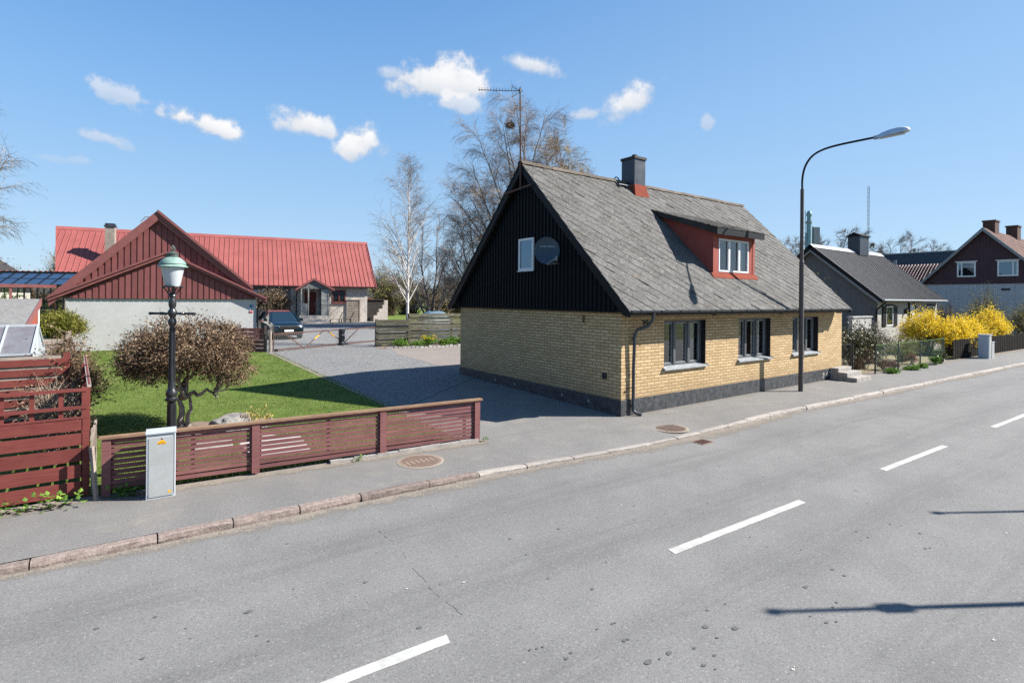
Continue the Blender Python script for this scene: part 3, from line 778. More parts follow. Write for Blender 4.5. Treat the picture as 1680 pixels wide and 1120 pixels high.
# soffit, gutter, brackets, downpipe, vents
mb = MB(); yg = 8.90
prof = [(0.065*math.cos(a), 0.065*math.sin(a)) for a in [math.pi+i*math.pi/6 for i in range(7)]]
k = 0
for xx in (RX0+0.02, RX1-0.25):
    for a, b in prof: mb.v.append((xx, yg+a, 2.735+b))
    for a, b in prof: mb.v.append((xx, yg+a*0.9, 2.737+b*0.9))
for i in range(6):
    mb.face([i, i+1, 15+i, 14+i]); mb.face([7+i, 21+i, 22+i, 8+i])
mb.face([0,14,21,7]); mb.face([6,13,27,20]); mb.face(list(range(7))); mb.face([14+i for i in range(7)])
gut = mb.build('gutter', M['gutter'], H)
mb = MB()
for i in range(16):
    x = RX0+0.3+i*0.8
    if x < RX1-0.3:
        mb = MB(); mb.tube([(x, yg-0.075, 2.74), (x, yg-0.06, 2.69), (x, yg, 2.662), (x, yg+0.06, 2.69), (x, yg+0.1, 2.76)], 0.009, 4); mb.build('gutter_bracket', M['gutter'], gut)
mb = MB(); mb.box(RX0+0.05, RX1-0.1, 8.99, Y0+0.02, 2.68, 2.70); mb.build('soffit', M['dark_wood'], H)
mb = MB()
mb.tube([(10.98,yg,2.67),(10.98,yg+0.02,2.50),(10.93,yg+0.14,2.32),(10.79,9.27,2.22),(10.76,9.33,2.10),(10.76,9.36,1.2),(10.76,9.36,0.13),(10.80,9.30,0.06),(10.90,9.20,0.03)], 0.044, 10)
for z in (2.0, 1.1, 0.25): mb.tube([(10.76,9.36,z-0.03),(10.76,9.36,z+0.03)], 0.05, 10)
mb.build('downpipe', M['gutter'], H, smooth=True)
mb = MB(); mb.tube([(10.62,9.36,0.72),(10.56,9.40,0.70),(10.52,9.42,0.6)], 0.014, 5); mb.tube([(10.76,9.36,0.72),(10.68,9.36,0.735),(10.62,9.36,0.72)], 0.014, 5)
mb.build('pipe_hook', M['black_iron'], H)
for x in (14.42, 18.34):
    mb = MB(); mb.box(x-0.09, x+0.09, Y0-0.03, Y0+0.0, 2.56, 2.70); mb.build('vent', M['dark_wood'], H)
mb = MB(); mb.box(X0-0.02, X0+0.01, 9.94, 10.10, 0.90, 1.06)
for i in range(4): mb.box(X0-0.026, X0-0.02, 9.95, 10.09, 0.92+i*0.035, 0.94+i*0.035)
mb.build('vent', M['dark_wood'], H)
mb = MB(); mb.box(X0-0.03, X0, 10.80, 10.84, 2.36, 2.56); mb.build('iron_strap', M['rust_iron'], H)
mb = MB(); mb.box(22.7, 23.14, Y0-0.06, Y0+0.3, 2.62, 2.68); mb.box(22.74, 23.12, Y0-0.04, Y0+0.3, 2.585, 2.62); mb.build('wall_cap', M['gutter'], H)

def txt(body, size, mat, name, parent, loc, rot, depth=0.004, font_scale=(1,1)):
    cu = bpy.data.curves.new(name, 'FONT'); cu.body = body; cu.size = size; cu.extrude = depth; cu.align_x = 'CENTER'; cu.align_y = 'CENTER'; cu.offset = size*0.02 if size > 0.2 else 0
    o = bpy.data.objects.new(name, cu); COL.objects.link(o)
    bpy.context.view_layer.update()
    me = bpy.data.meshes.new_from_object(o.evaluated_get(bpy.context.evaluated_depsgraph_get()))
    bpy.data.objects.remove(o)
    o = bpy.data.objects.new(name, me); COL.objects.link(o); me.materials.clear(); me.materials.append(mat)
    Mt = Matrix.Translation(V(*loc)) @ rot @ Matrix.Diagonal((font_scale[0], font_scale[1], 1, 1))
    off = V(0,0,0)
    if parent: off = parent.location if parent.parent is None else parent.parent.location
    me.transform(Matrix.Translation(-V(*off)) @ Mt)
    if parent: o.parent = parent
    return o
ROT_F = Matrix.Rotation(R(90), 4, 'X')                       # readable from -Y
ROT_L = Matrix.Rotation(R(-90), 4, 'Z') @ Matrix.Rotation(R(90), 4, 'X')   # readable from -X
txt('39', 0.31, M['ink'], 'house_number', H, (11.29, Y0-0.008, 2.345), ROT_F, 0.006, (0.9, 1.0))

# street windows: dark frame, three casements, blinds, interior
mb = MB()
mb.box(X0+T+0.02, 22.1, Y0+2.6, Y0+2.65, 0.3, 2.65); mb.box(X0+T+0.02, 22.1, Y0+T+0.01, Y0+2.6, 2.62, 2.65)
mb.box(X0+T+0.02, 22.1, Y0+T+0.01, Y0+2.6, 0.42, 0.45)
for xx in (14.9, 18.4): mb.box(xx, xx+0.1, Y0+T+0.02, Y0+2.6, 0.45, 2.62)
mb.build('interior', M['room'], H)
for wi, (a, b) in enumerate(WIN):
    f = MB(); y0, y1 = Y0+0.15, Y0+0.235; t = 0.07
    f.box(a, b, y0, y1, WZ1-t, WZ1); f.box(a, b, y0, y1, WZ0-0.07, WZ0+t)
    f.box(a, a+t, y0, y1, WZ0+t, WZ1-t); f.box(b-t, b, y0, y1, WZ0+t, WZ1-t)
    w = (b-a); m1, m2 = a+w*0.33, a+w*0.67
    for m in (m1, m2): f.box(m-0.05, m+0.05, y0-0.02, y1, WZ0+t, WZ1-t)
    win = f.build('window', M['frame_paint'], H)
    rv = MB(); rv.box(a, a+0.012, Y0+0.005, y0-0.001, WZ0+0.02, WZ1); rv.box(b-0.012, b, Y0+0.005, y0-0.001, WZ0+0.02, WZ1); rv.box(a+0.012, b-0.012, Y0+0.005, y0-0.001, WZ1-0.012, WZ1)
    rv.build('reveal', M['reveal'], win)
    for (c0, c1) in ((a+t, m1-0.05), (m1+0.05, m2-0.05), (m2+0.05, b-t)):
        s = MB(); e = 0.034; ya, yb = y0+0.02, y1-0.01; z0, z1 = WZ0+t, WZ1-t
        c0 += 0.003; c1 -= 0.003
        s.box(c0, c1, ya, yb, z0+0.003, z0+e); s.box(c0, c1, ya, yb, z1-e, z1-0.003); s.box(c0, c0+e, ya, yb, z0+e, z1-e); s.box(c1-e, c1, ya, yb, z0+e, z1-e)
        s.build('sash', M['sash'], win)
        g = MB(); g.quad((c0+e, yb-0.02, z0+e), (c1-e, yb-0.02, z0+e), (c1-e, yb-0.02, z1-e), (c0+e, yb-0.02, z1-e)); g.build('pane', M['glass'], win, recalc=False)
    # blinds inside
    c = MB(); yb = Y0+T+0.06
    def curtain(xa, xb):
        n = 10
        for i in range(n):
            xx0, xx1 = xa+(xb-xa)*i/n, xa+(xb-xa)*(i+1)/n; d0, d1 = (0.02*(i % 2), 0.02*((i+1) % 2))
            c.quad((xx0, yb+d0, 1.0), (xx1, yb+d1, 1.0), (xx1, yb+d1, 2.5), (xx0, yb+d0, 2.5))
    curtain(m2+0.02, b+0.25)
    if wi != 0: curtain(a-0.3, a+0.25)
    if wi == 2: curtain(m1+0.1, m2)
    c.build('blind', M['curtain'], win, recalc=False)
    s = MB(); za = WZ0+0.015
    s.add([(a-0.05,y0,za),(b+0.05,y0,za),(b+0.05,Y0-0.07,za-0.05),(a-0.05,Y0-0.07,za-0.05),(b+0.05,Y0-0.075,za-0.085),(a-0.05,Y0-0.075,za-0.085),
           (a-0.05,Y0-0.06,za-0.085),(b+0.05,Y0-0.06,za-0.085)], [(0,1,2,3),(3,2,4,5),(5,4,7,6)])
    for xx in (a-0.05, b+0.03): s.hexa([V(xx,Y0-0.08,za-0.085),V(xx+0.02,Y0-0.08,za-0.085),V(xx+0.02,Y0-0.002,za-0.085),V(xx,Y0-0.002,za-0.085),V(xx,Y0-0.08,za-0.035),V(xx+0.02,Y0-0.08,za-0.035),V(xx+0.02,Y0-0.002,za-0.005),V(xx,Y0-0.002,za-0.005)])
    s.build('sill', M['sill'], win)
# gable window
f = MB(); xa, xb = gx-0.075, gx-0.005; ya, yb, za, zb = 12.96, 13.72, 3.89, 4.90; t = 0.07
f.box(xa, xb, ya, yb, za, za+t); f.box(xa, xb, ya, yb, zb-t, zb); f.box(xa, xb, ya, ya+t, za+t, zb-t); f.box(xa, xb, yb-t, yb, za+t, zb-t)
f.box(gx-0.10, gx-0.076, ya-0.03, yb+0.03, za-0.03, za-0.005)
gw = f.build('window', M['white_paint'], H)
g = MB(); g.quad((gx-0.045, yb-t, za+t), (gx-0.045, ya+t, za+t), (gx-0.045, ya+t, zb-t), (gx-0.045, yb-t, zb-t))
g.build('pane', M['glass_dark'], gw, recalc=False)

# chimney
c = MB(); cx0, cx1, cy0, cy1 = 14.92, 15.50, 13.0, 13.62
c.box(cx0, cx1, cy0, cy1, 7.05, 8.10); ch = c.build('chimney', M['bluegrey'], H)
c = MB(); c.box(cx0-0.035, cx1+0.035, cy0-0.035, cy1+0.035, 8.10, 8.19); c.box(cx0+0.0, cx0+0.14, cy0+0.0, cy0+0.14, 8.19, 8.24); c.build('cap', M['dark_wood'], ch)
c = MB(); e = 0.012
c.hexa([V(cx0-0.09,cy0-0.13,rz(cy0-0.13)+0.04),V(cx1+0.09,cy0-0.13,rz(cy0-0.13)+0.04),V(cx1+0.06,cy1+0.05,7.0),V(cx0-0.06,cy1+0.05,7.0),
        V(cx0-e,cy0-e,7.17),V(cx1+e,cy0-e,7.17),V(cx1+e,cy1+e,7.17),V(cx0-e,cy1+e,7.17)])
c.build('flashing', M['flash'], ch)
c = MB(); c.bar((14.28,13.25,rz(13.25)+0.05),(14.85,13.25,rz(13.25)+0.05),0.22,0.03); rh = c.build('roof_step', M['sill'], H)
c = MB()
for xx in (14.30, 14.66): c.bar((xx,13.36,rz(13.36)+0.03),(xx,13.10,rz(13.1)+0.09),0.03,0.04)
c.tube([(14.38,13.46,7.24),(14.36,13.46,7.34),(14.42,13.46,7.42),(14.52,13.46,7.43),(14.60,13.46,7.36),(14.62,13.40,7.2)], 0.022, 6); c.build('hoop', M['black_iron'], rh)

# dormer
dx0, dx1, dy = 15.24, 17.66, 10.06; dz0 = rz(dy)+0.0; dz1 = 5.20
def dz(y): return 5.30 + (y-9.80)*0.335
c = MB()
for xx in (dx0, dx1-0.05):
    yb = 12.3
    c.prism([(xx, dy+0.003, dz0), (xx, dy+0.003, dz(dy)-0.16), (xx, yb, dz(yb)-0.12), (xx, yb, rz(yb))], (0.05,0,0))
wx0, wx1, wz0, wz1 = 15.55, 17.30, 3.93, 5.00
c.box(dx0, wx0, dy-0.04, dy, dz0-0.12, dz(dy)-0.16); c.box(wx1, dx1, dy-0.04, dy, dz0-0.12, dz(dy)-0.16)
c.box(wx0, wx1, dy-0.04, dy, wz1, dz(dy)-0.16); c.box(wx0, wx1, dy-0.04, dy, dz0-0.12, wz0)
c.box(dx0-0.012, dx0+0.12, dy-0.055, dy-0.04, dz0-0.10, dz(dy)-0.17); c.box(dx1-0.12, dx1+0.012, dy-0.055, dy-0.04, dz0-0.10, dz(dy)-0.17)
dm = c.build('dormer', M['dormer_red'], H)
c = MB(); c.hexa([V(dx0-0.1,dy-0.15,rz(dy-0.15)+0.035),V(dx1+0.1,dy-0.15,rz(dy-0.15)+0.035),V(dx1+0.1,dy-0.05,rz(dy-0.05)+0.035),V(dx0-0.1,dy-0.05,rz(dy-0.05)+0.035),
    V(dx0-0.1,dy-0.14,rz(dy-0.14)+0.055),V(dx1+0.1,dy-0.14,rz(dy-0.14)+0.055),V(dx1+0.1,dy-0.05,rz(dy-0.05)+0.10),V(dx0-0.1,dy-0.05,rz(dy-0.05)+0.10)])
c.build('apron_flashing', M['flash'], dm)
c = MB(); ra, rb = 15.05, 17.80
c.prism([(ra, 9.76, dz(9.76)), (ra, 12.42, dz(12.42)+0.03), (ra, 12.42, dz(12.42)-0.14), (ra, 9.76, dz(9.76)-0.20)], (rb-ra,0,0))
c.build('dormer_eaves', M['dark_wood'], dm)
c = MB(); c.box(ra-0.02, rb+0.02, 9.735, 9.76, dz(9.76)-0.21, dz(9.76)+0.0); c.build('fascia', M['black_paint'], dm)
tb = MB(); rng = random.Random(12)
for r in range(11):
    ya = 9.72+r*0.25; yb2 = ya+0.30
    k = 0; off = (r % 2)*0.2
    while True:
        xa = ra-0.03+off-0.4+k*0.4; xb = xa+0.4; k += 1
        if xa > rb: break
        xa2, xb2 = max(xa, ra-0.03), min(xb, rb+0.03)
        if xb2-xa2 < 0.05: continue
        tb.cr = min(1, max(0, rng.gauss(0.35, 0.2))); h = 0.03+rng.uniform(0,0.008)
        p = [V(xa2+0.004,ya,dz(ya)+h),V(xb2-0.004,ya,dz(ya)+h),V(xb2-0.004,yb2,dz(yb2)+0.008),V(xa2+0.004,yb2,dz(yb2)+0.008)]
        q = [v-V(0,0,0.014) for v in p]
        tb.add(p+q, [(0,1,2,3),(0,4,5,1),(1,5,6,2),(3,7,4,0)])
tb.build('dormer_tiles', M['tile'], dm, recalc=False)
f = MB(); ya, yb = dy-0.05, dy+0.02; t = 0.055
f.box(wx0, wx1, ya, yb, wz0, wz0+t); f.box(wx0, wx1, ya, yb, wz1-t, wz1); f.box(wx0, wx0+t, ya, yb, wz0+t, wz1-t); f.box(wx1-t, wx1, ya, yb, wz0+t, wz1-t)
for i in (1, 2):
    m = wx0+(wx1-wx0)*i/3; f.box(m-0.05, m+0.05, ya-0.01, yb, wz0+t, wz1-t)
dw = f.build('dormer_window', M['white_paint'], dm)
for i in range(3):
    c0 = wx0+(wx1-wx0)*i/3+0.05; c1 = wx0+(wx1-wx0)*(i+1)/3-0.05
    g = MB(); g.quad((c0, dy-0.01, wz0+t), (c1, dy-0.01, wz0+t), (c1, dy-0.01, wz1-t), (c0, dy-0.01, wz1-t)); g.build('pane', M['glass'], dm, recalc=False)
g = MB()
g.box(dx0+0.06, dx1-0.06, dy+1.2, dy+1.22, dz0+0.3, dz(dy)-0.2); g.build('interior', M['room'], dm)
g = MB()
for (xa, xb) in ((wx0-0.02, wx0+0.32), (wx1-0.36, wx1+0.02)):
    for i in range(6):
        g.quad((xa+(xb-xa)*i/6, dy+0.12+0.02*(i%2), wz0), (xa+(xb-xa)*(i+1)/6, dy+0.12+0.02*((i+1)%2), wz0), (xa+(xb-xa)*(i+1)/6, dy+0.12+0.02*((i+1)%2), wz1), (xa+(xb-xa)*i/6, dy+0.12+0.02*(i%2), wz1))
g.build('curtain', M['curtain'], dm, recalc=False)

# TV antenna on the gable tip
A = thing('television_antenna', 'tall thin television antenna on a mast at the black gable tip', 'antenna', (10.07, 13.40, 6.5))
mb = MB(); mb.tube([(10.09,13.42,6.42),(10.08,13.42,8.0),(10.07,13.42,8.4)], 0.026, 6); mb.tube([(10.07,13.42,8.3),(10.05,13.42,9.62)], 0.018, 6); mb.build('mast', M['rust_iron'], A)
mb = MB(); mb.bar((10.07,14.28,6.40),(10.07,12.86,6.48),0.04,0.05); mb.build('bracket', M['rust_iron'], A)
mb = MB(); bd = V(-0.80,0.59,0.02); pd = V(0.59,0.80,0); o0 = V(10.05,13.42,9.50)
mb.tube([o0+bd*(-0.08), o0+bd*1.32], 0.011, 5)
for i in range(12):
    c_ = o0 + bd*(0.28+i*0.092); l = 0.16
    mb.tube([c_-pd*l+V(0,0,0.02), c_+pd*l+V(0,0,0.02)], 0.006, 4); mb.tube([c_, c_+V(0,0,0.035)], 0.008, 4)
mb.bar(o0+bd*0.02+V(0,0,-0.06), o0+bd*0.26+V(0,0,-0.2), 0.012, 0.012); mb.bar(o0+bd*0.02+V(0,0,0.0), o0+bd*0.26+V(0,0,0.14), 0.012, 0.012)
for k in range(5):
    q = o0+bd*(0.06+k*0.045)
    for s in (1,-1): mb.tube([q-pd*0.22+V(0,0,s*(0.03+k*0.027)), q+pd*0.22+V(0,0,s*(0.03+k*0.027))], 0.004, 4)
mb.box(o0.x-0.03,o0.x+0.03,o0.y-0.03,o0.y+0.03,9.46,9.56)
mb.build('aerial', M['black_iron'], A)

# satellite dish on the gable
D = thing('satellite_dish', 'dark blue satellite dish fixed to the black gable beside the window', 'satellite dish', (10.3, 12.05, 4.30))
nrm = V(-0.60,-0.77,0.20).normalized(); sd = V(0,0,1).cross(nrm).normalized(); up = nrm.cross(sd).normalized(); ctr = V(10.02,12.02,4.39)
mb = MB(); n = 28
rings = [(0.0,0.0),(0.33,-0.0),(0.66,0.03),(1.0,0.085)]
for bk in (0, 1):
    k = len(mb.v); mb.v.append(tuple(ctr - nrm*0.012*bk))
    for rr, h in rings[1:]:
        for i in range(n):
            a = 2*math.pi*i/n; mb.v.append(tuple(ctr + sd*(0.37*rr*math.cos(a)) + up*(0.41*rr*math.sin(a)) + nrm*(h-0.012*bk)))
    for i in range(n):
        mb.face([k, k+1+i, k+1+(i+1)%n])
        for q in range(2): mb.face([k+1+q*n+i, k+1+(q+1)*n+i, k+1+(q+1)*n+(i+1)%n, k+1+q*n+(i+1)%n])
ka = 1+2*n; kb = 1+3*n+1+2*n
for i in range(n): mb.face([ka+i, kb+i, kb+(i+1)%n, ka+(i+1)%n])
M['dish'] = simple('blue_grey_dish', (0.035,0.06,0.085), 0.45, 0.08, 4, spec=0.4)
mb.build('reflector', M['dish'], D, smooth=True)
mb = MB(); b0 = ctr - up*0.40 + nrm*0.07; lnb = ctr - up*0.30 + nrm*0.36 + sd*0.26
mb.tube([b0, lnb], 0.014, 6); mb.tube([ctr + sd*0.2 - up*0.36+nrm*0.05, lnb], 0.007, 5)
mb.tube([lnb, lnb-up*0.07-nrm*0.02, lnb-up*0.12-nrm*0.15+sd*0.05, b0-up*0.02], 0.006, 5)
arm = mb.build('feed_arm', M['steel'], D)
mb = MB(); mb.tube([lnb-nrm*0.06+up*0.02, lnb+nrm*0.02+up*0.02], [0.04,0.028], 8); mb.box(lnb.x-.025,lnb.x+.025,lnb.y-.025,lnb.y+.025,lnb.z-.08,lnb.z+.0); mb.build('receiver', M['sash'], arm)
mb = MB(); mb.tube([ctr-nrm*0.02, V(10.30,12.05,4.36)], 0.02, 6); mb.tube([V(10.28,11.98,4.1), V(10.28,11.98,4.75)], 0.02, 6); mb.box(10.26,10.30,11.95,12.12,4.25,4.45); mb.build('mount', M['black_iron'], D)
rot = Matrix((( -sd.x*-1, up.x, nrm.x, 0), (sd.y, up.y, nrm.y, 0), (sd.z, up.z, nrm.z, 0), (0,0,0,1)))
M['dish_text'] = simple('dish_print', (0.5,0.55,0.6), 0.6, 0.02, 4)
tp = ctr + up*0.13 + nrm*0.045 + sd*0.02
txt('CANAL DIGITAL', 0.062, M['dish_text'], 'lettering', D, tuple(tp), rot, 0.002)

# concrete steps at the far corner
S = MB()
S.box(22.06,23.22,9.12,9.42,-0.05,0.45); S.box(22.04,23.34,8.80,9.12,-0.05,0.31); S.box(22.0,23.3,8.46,8.80,-0.05,0.16)
tag(S.build('steps', M['concrete'], bevel=0.012), 'three worn concrete steps at the far corner of the brick house', 'steps')
# ------------------------------------------------------------------ slatted fence along the pavement
FA, FB = V(-0.22,10.01,0), V(6.10,9.48,0); FD = (FB-FA).normalized(); FN = V(-FD.y, FD.x, 0)   # FN points into the garden
FLn = (FB-FA).length
F = thing('slatted_fence', 'faded red slatted garden fence along the pavement', 'fence', tuple(FA))
def fp(u, n, z): q = FA + FD*u + FN*n; return V(q.x, q.y, z)
def fbox(mb, u0, u1, n0, n1, z0, z1, z0b=None, z1b=None):
    z0b = z0 if z0b is None else z0b; z1b = z1 if z1b is None else z1b
    mb.hexa([fp(u0,n0,z0),fp(u1,n0,z0b),fp(u1,n1,z0b),fp(u0,n1,z0), fp(u0,n0,z1),fp(u1,n0,z1b),fp(u1,n1,z1b),fp(u0,n1,z1)])
posts = [0.06, 2.08, 4.27, 6.28]; rng = random.Random(5)
for i, u in enumerate(posts):
    mb = MB(); w = 0.06 if i else 0.055; mb.cr = rng.random()
    fbox(mb, u-w, u+w, -0.035, 0.0, 0.04 if i else 0.01, 0.855); fbox(mb, u-0.045, u+0.045, 0.035, 0.125, -0.05, 0.85)
    mb.build('post', M['fence'], F)
for i in range(3):
    a, b = posts[i]+0.05, posts[i+1]-0.05; mb = MB()
    n = 10
    for k in range(n):
        z = 0.095+k*0.0775; mb.cr = rng.random(); j = rng.uniform(-0.006,0.006); jj = rng.uniform(-0.006,0.006)
        fbox(mb, a, b, 0.003+rng.uniform(0,0.004), 0.028, z+j, z+0.058+j, z+jj, z+0.058+jj)
    mid = (a+b)/2+0.1 if i < 2 else b-0.22
    fbox(mb, mid-0.028, mid+0.028, 0.028, 0.058, 0.07, 0.85)
    fbox(mb, a-0.0, a+0.04, 0.028, 0.06, 0.07, 0.85); fbox(mb, b-0.04, b, 0.028, 0.06, 0.07, 0.85)
    mb.build('slat_panel', M['fence'], F)
mb = MB(); mb.cr = 0.5; fbox(mb, -0.03, FLn+0.05, -0.055, 0.075, 0.865, 0.90); mb.build('top_rail', M['fence_worn'], F)
mb = MB(); rng = random.Random(15)
for i in range(14):
    u0 = 3.3+i*0.215; fbox(mb, u0, u0+0.214, -0.05, 0.12, -0.02, 0.05+i*0.002+rng.uniform(-.008,.008))
mb.build('concrete_base', M['concrete'], F)

# ------------------------------------------------------------------ taller red fence on the left
G = thing('board_fence', 'dark red board fence with open lattice top at the garden corner', 'fence', (-0.38,10.2,0))
yb = 10.2; rng = random.Random(6)
xl = -4.2
for k, (z0, z1) in enumerate(((0.055,0.245),(0.30,0.49),(0.545,0.735),(0.785,0.955),(1.0,1.165))):
    mb = MB(); mb.cr = rng.random()
    tl = rng.uniform(-0.01,0.01)
    mb.hexa([V(xl,yb-0.02,z0+tl),V(-0.45,yb-0.02,z0-tl*0.3),V(-0.45,yb+0.003,z0-tl*0.3),V(xl,yb+0.003,z0+tl),V(xl,yb-0.02,z1+tl),V(-0.45,yb-0.02,z1-tl*0.3),V(-0.45,yb+0.003,z1-tl*0.3),V(xl,yb+0.003,z1+tl)])
    mb.build('board', M['fence_red'], G)
for z in (1.34, 1.60):
    mb = MB(); mb.cr = rng.random(); mb.box(xl, -0.40, yb-0.03, yb+0.012, z-0.025, z+0.02); mb.build('rail', M['fence_red'], G)
mb = MB(); mb.box(xl, -0.40, yb-0.025, yb+0.01, 1.175, 1.20); mb.build('rail', M['fence_red'], G)
for x in (-0.70, -1.02, -1.34, -1.68, -2.05, -2.45):
    mb = MB(); mb.cr = rng.random(); mb.box(x-0.027, x+0.027, yb+0.012, yb+0.04, 1.12, 1.6); mb.build('upright', M['fence_red'], G)
mb = MB(); mb.box(-0.46, -0.37, yb-0.02, yb+0.09, -0.05, 1.63); mb.build('post', M['fence_red'], G)
mb = MB(); mb.box(-0.58, -0.50, yb+2.5, yb+2.6, 0, 1.72); mb.build('post', M['fence_red'], G)
# return panel running back along the lawn
for k in range(9):
    z = 0.14+k*0.175; mb = MB(); mb.cr = rng.random()
    mb.bar((-0.375,yb+0.09,z+0.06),(-0.60,yb+4.25,z+0.13), 0.022, 0.125); mb.build('board', M['fence_red'], G)
mb = MB(); mb.bar((-0.375,yb+0.0,1.64),(-0.61,yb+4.3,1.71), 0.05, 0.03); mb.build('capping', M['old_wood'], G)
# back panel
B = thing('board_fence', 'red board panel with weathered grey battens behind the lattice fence', 'fence', (-0.9,14.5,0.1))
for k in range(8):
    z = 0.22+k*0.2; mb = MB(); mb.cr = rng.random(); mb.bar((-5.0,14.5,z),(-0.92,14.5,z+0.0), 0.025, 0.135); mb.build('board', M['fence_red'], B)
    mb = MB(); mb.cr = rng.random(); mb.bar((-5.0,14.53,z+0.10),(-1.0,14.53,z+0.10), 0.03, 0.06); mb.build('batten', M['old_wood'], B)
mb = MB(); mb.box(-0.96,-0.86,14.52,14.62,0,1.80); mb.build('post', M['fence_red'], B)
# weathered post in the gap and light stake
mb = MB(); mb.bar((-0.275,9.93,0.0),(-0.335,9.97,0.78),0.05,0.045)
tag(mb.build('stake', M['old_wood']), 'thin leaning grey stake between the two red fences', 'stake')
mb = MB()
for i in range(5): mb.bar((-0.34+i*0.004,10.25+i*0.28,0),(-0.34+i*0.004,10.25+i*0.28,1.0-i*0.05), 0.05, 0.02)
mb.bar((-0.345,10.2,0.85),(-0.33,11.5,0.86),0.03,0.07); mb.bar((-0.345,10.2,0.3),(-0.33,11.5,0.3),0.03,0.07)
tag(mb.build('lattice_screen', M['old_wood']), 'low strip of bleached pickets behind the red corner post', 'screen')

# ------------------------------------------------------------------ cable cabinet
C = thing('utility_cabinet', 'grey metal utility cabinet with yellow stickers in front of the slatted fence', 'cabinet', (0.50,9.50,0))
ca = R(-4); 
def cm(x, y, z): return V(0.50 + x*math.cos(ca) - y*math.sin(ca), 9.56 + x*math.sin(ca) + y*math.cos(ca), z)
def cbox(mb, x0,x1,y0,y1,z0,z1,): mb.hexa([cm(x0,y0,z0),cm(x1,y0,z0),cm(x1,y1,z0),cm(x0,y1,z0),cm(x0,y0,z1),cm(x1,y0,z1),cm(x1,y1,z1),cm(x0,y1,z1)])
mb = MB(); cbox(mb,-0.185,0.185,-0.06,0.22,-0.03,0.955); mb.build('body', M['cab_rim'], C, bevel=0.006)
mb = MB(); cbox(mb,-0.150,0.160,-0.072,-0.0605,0.03,0.905); mb.build('door', M['cab'], C)
mb = MB(); cbox(mb,-0.195,0.192,-0.085,0.23,0.956,0.985); mb.build('lid', M['cab_rim'], C, bevel=0.005)
mb = MB(); cbox(mb,0.168,0.176,-0.075,-0.0605,0.05,0.93); cbox(mb,-0.178,-0.168,-0.075,-0.0605,0.05,0.93); mb.build('edge_trim', M['alu'], C)
mb = MB(); y = -0.0735
mb.add([cm(-0.045,y,0.80),cm(0.065,y,0.80),cm(0.065,y,0.828),cm(0.045,y,0.845),cm(0.01,y,0.868),cm(-0.025,y,0.845),cm(-0.045,y,0.828)],[tuple(range(7))])
st = mb.build('sticker', M['yellow'], C, recalc=False)
mb = MB(); cbox(mb,0.0,0.022,-0.0745,-0.0735,0.868,0.885); mb.add([cm(0.011,-0.0746,0.895),cm(0.0,-0.0746,0.875),cm(0.022,-0.0746,0.875)],[(0,1,2)])
rng = random.Random(2)
for i in range(6):
    x = -0.038+i*0.017; cbox(mb,x,x+0.010,-0.0745,-0.0735,0.803,0.803+rng.uniform(0.012,0.016))
cbox(mb,-0.02,0.04,-0.0745,-0.0735,0.83,0.836)
mb.build('lettering', M['ink'], st)
mb = MB(); mb.add([cm(0.11+0.022*math.cos(i*1.0472),y,0.085+0.022*math.sin(i*1.0472)) for i in range(6)],[tuple(range(6))]); s2 = mb.build('sticker', M['yellow'], C, recalc=False)

# ------------------------------------------------------------------ old lantern
L = thing('garden_lantern', 'old black cast iron lamp post with green copper lantern behind the cabinet', 'street lamp', (0.69,10.5,0))
lx, ly = 0.69, 10.5
mb = MB()
mb.lathe([(0.10,-0.05),(0.10,0.25),(0.075,0.30),(0.062,0.34),(0.060,1.22),(0.066,1.25),(0.085,1.27),(0.088,1.31),(0.07,1.33),(0.085,1.36),(0.085,1.42),(0.062,1.45),
  (0.058,1.52),(0.047,1.60),(0.043,1.75),(0.039,2.0),(0.035,2.48),(0.036,2.52)], (lx,ly,0), 14)
for i in range(7):
    a = i*6.283/7; mb.tube([(lx+0.046*math.cos(a),ly+0.046*math.sin(a),1.6),(lx+0.037*math.cos(a),ly+0.037*math.sin(a),2.48)],0.008,4)
    mb.tube([(lx+0.061*math.cos(a),ly+0.061*math.sin(a),0.35),(lx+0.061*math.cos(a),ly+0.061*math.sin(a),1.2)],0.010,4)
for zz in (1.29,):
    for i in range(6):
        a = i*6.283/6+0.3; mb.lathe([(0.0,-0.02),(0.02,-0.01),(0.02,0.01),(0.0,0.02)], (lx+0.088*math.cos(a),ly+0.088*math.sin(a),zz),6)
mb.build('post', M['black_iron'], L, smooth=True)
mb = MB()
mb.lathe([(0.036,2.50),(0.055,2.53),(0.066,2.57),(0.055,2.61),(0.036,2.63),(0.036,2.65),(0.052,2.67),(0.07,2.71),(0.066,2.75),(0.045,2.78),(0.042,2.80),(0.055,2.84),(0.058,2.90),(0.04,2.95),(0.038,2.98),(0.06,3.0),(0.05,3.03),(0.03,3.05)], (lx,ly,0), 14)
mb.build('neck', M['black_iron'], L, smooth=True)
vd = V(-0.81,0.59,0).normalized() * -1
mb = MB()
for s in (1,-1):
    q = V(lx,ly,2.71)
    mb.tube([q+vd*s*t+V(0,0,dz) for t, dz in ((0.05,0),(0.12,0),(0.16,0.0),(0.165,0),(0.19,0),(0.2,0),(0.36,0.0),(0.365,0),(0.40,0.0))], [0.018,0.018,0.028,0.02,0.03,0.018,0.022,0.03,0.006], 8)
mb.build('ladder_bar', M['black_iron'], L, smooth=True)
mb = MB()
for i in range(4):
    a = i*math.pi/2+0.35
    d = V(math.cos(a),math.sin(a),0); q = V(lx,ly,0)
    mb.tube([q+d*0.03+V(0,0,3.02), q+d*0.07+V(0,0,3.05), q+d*0.10+V(0,0,3.10), q+d*0.15+V(0,0,3.155)], 0.011, 5)
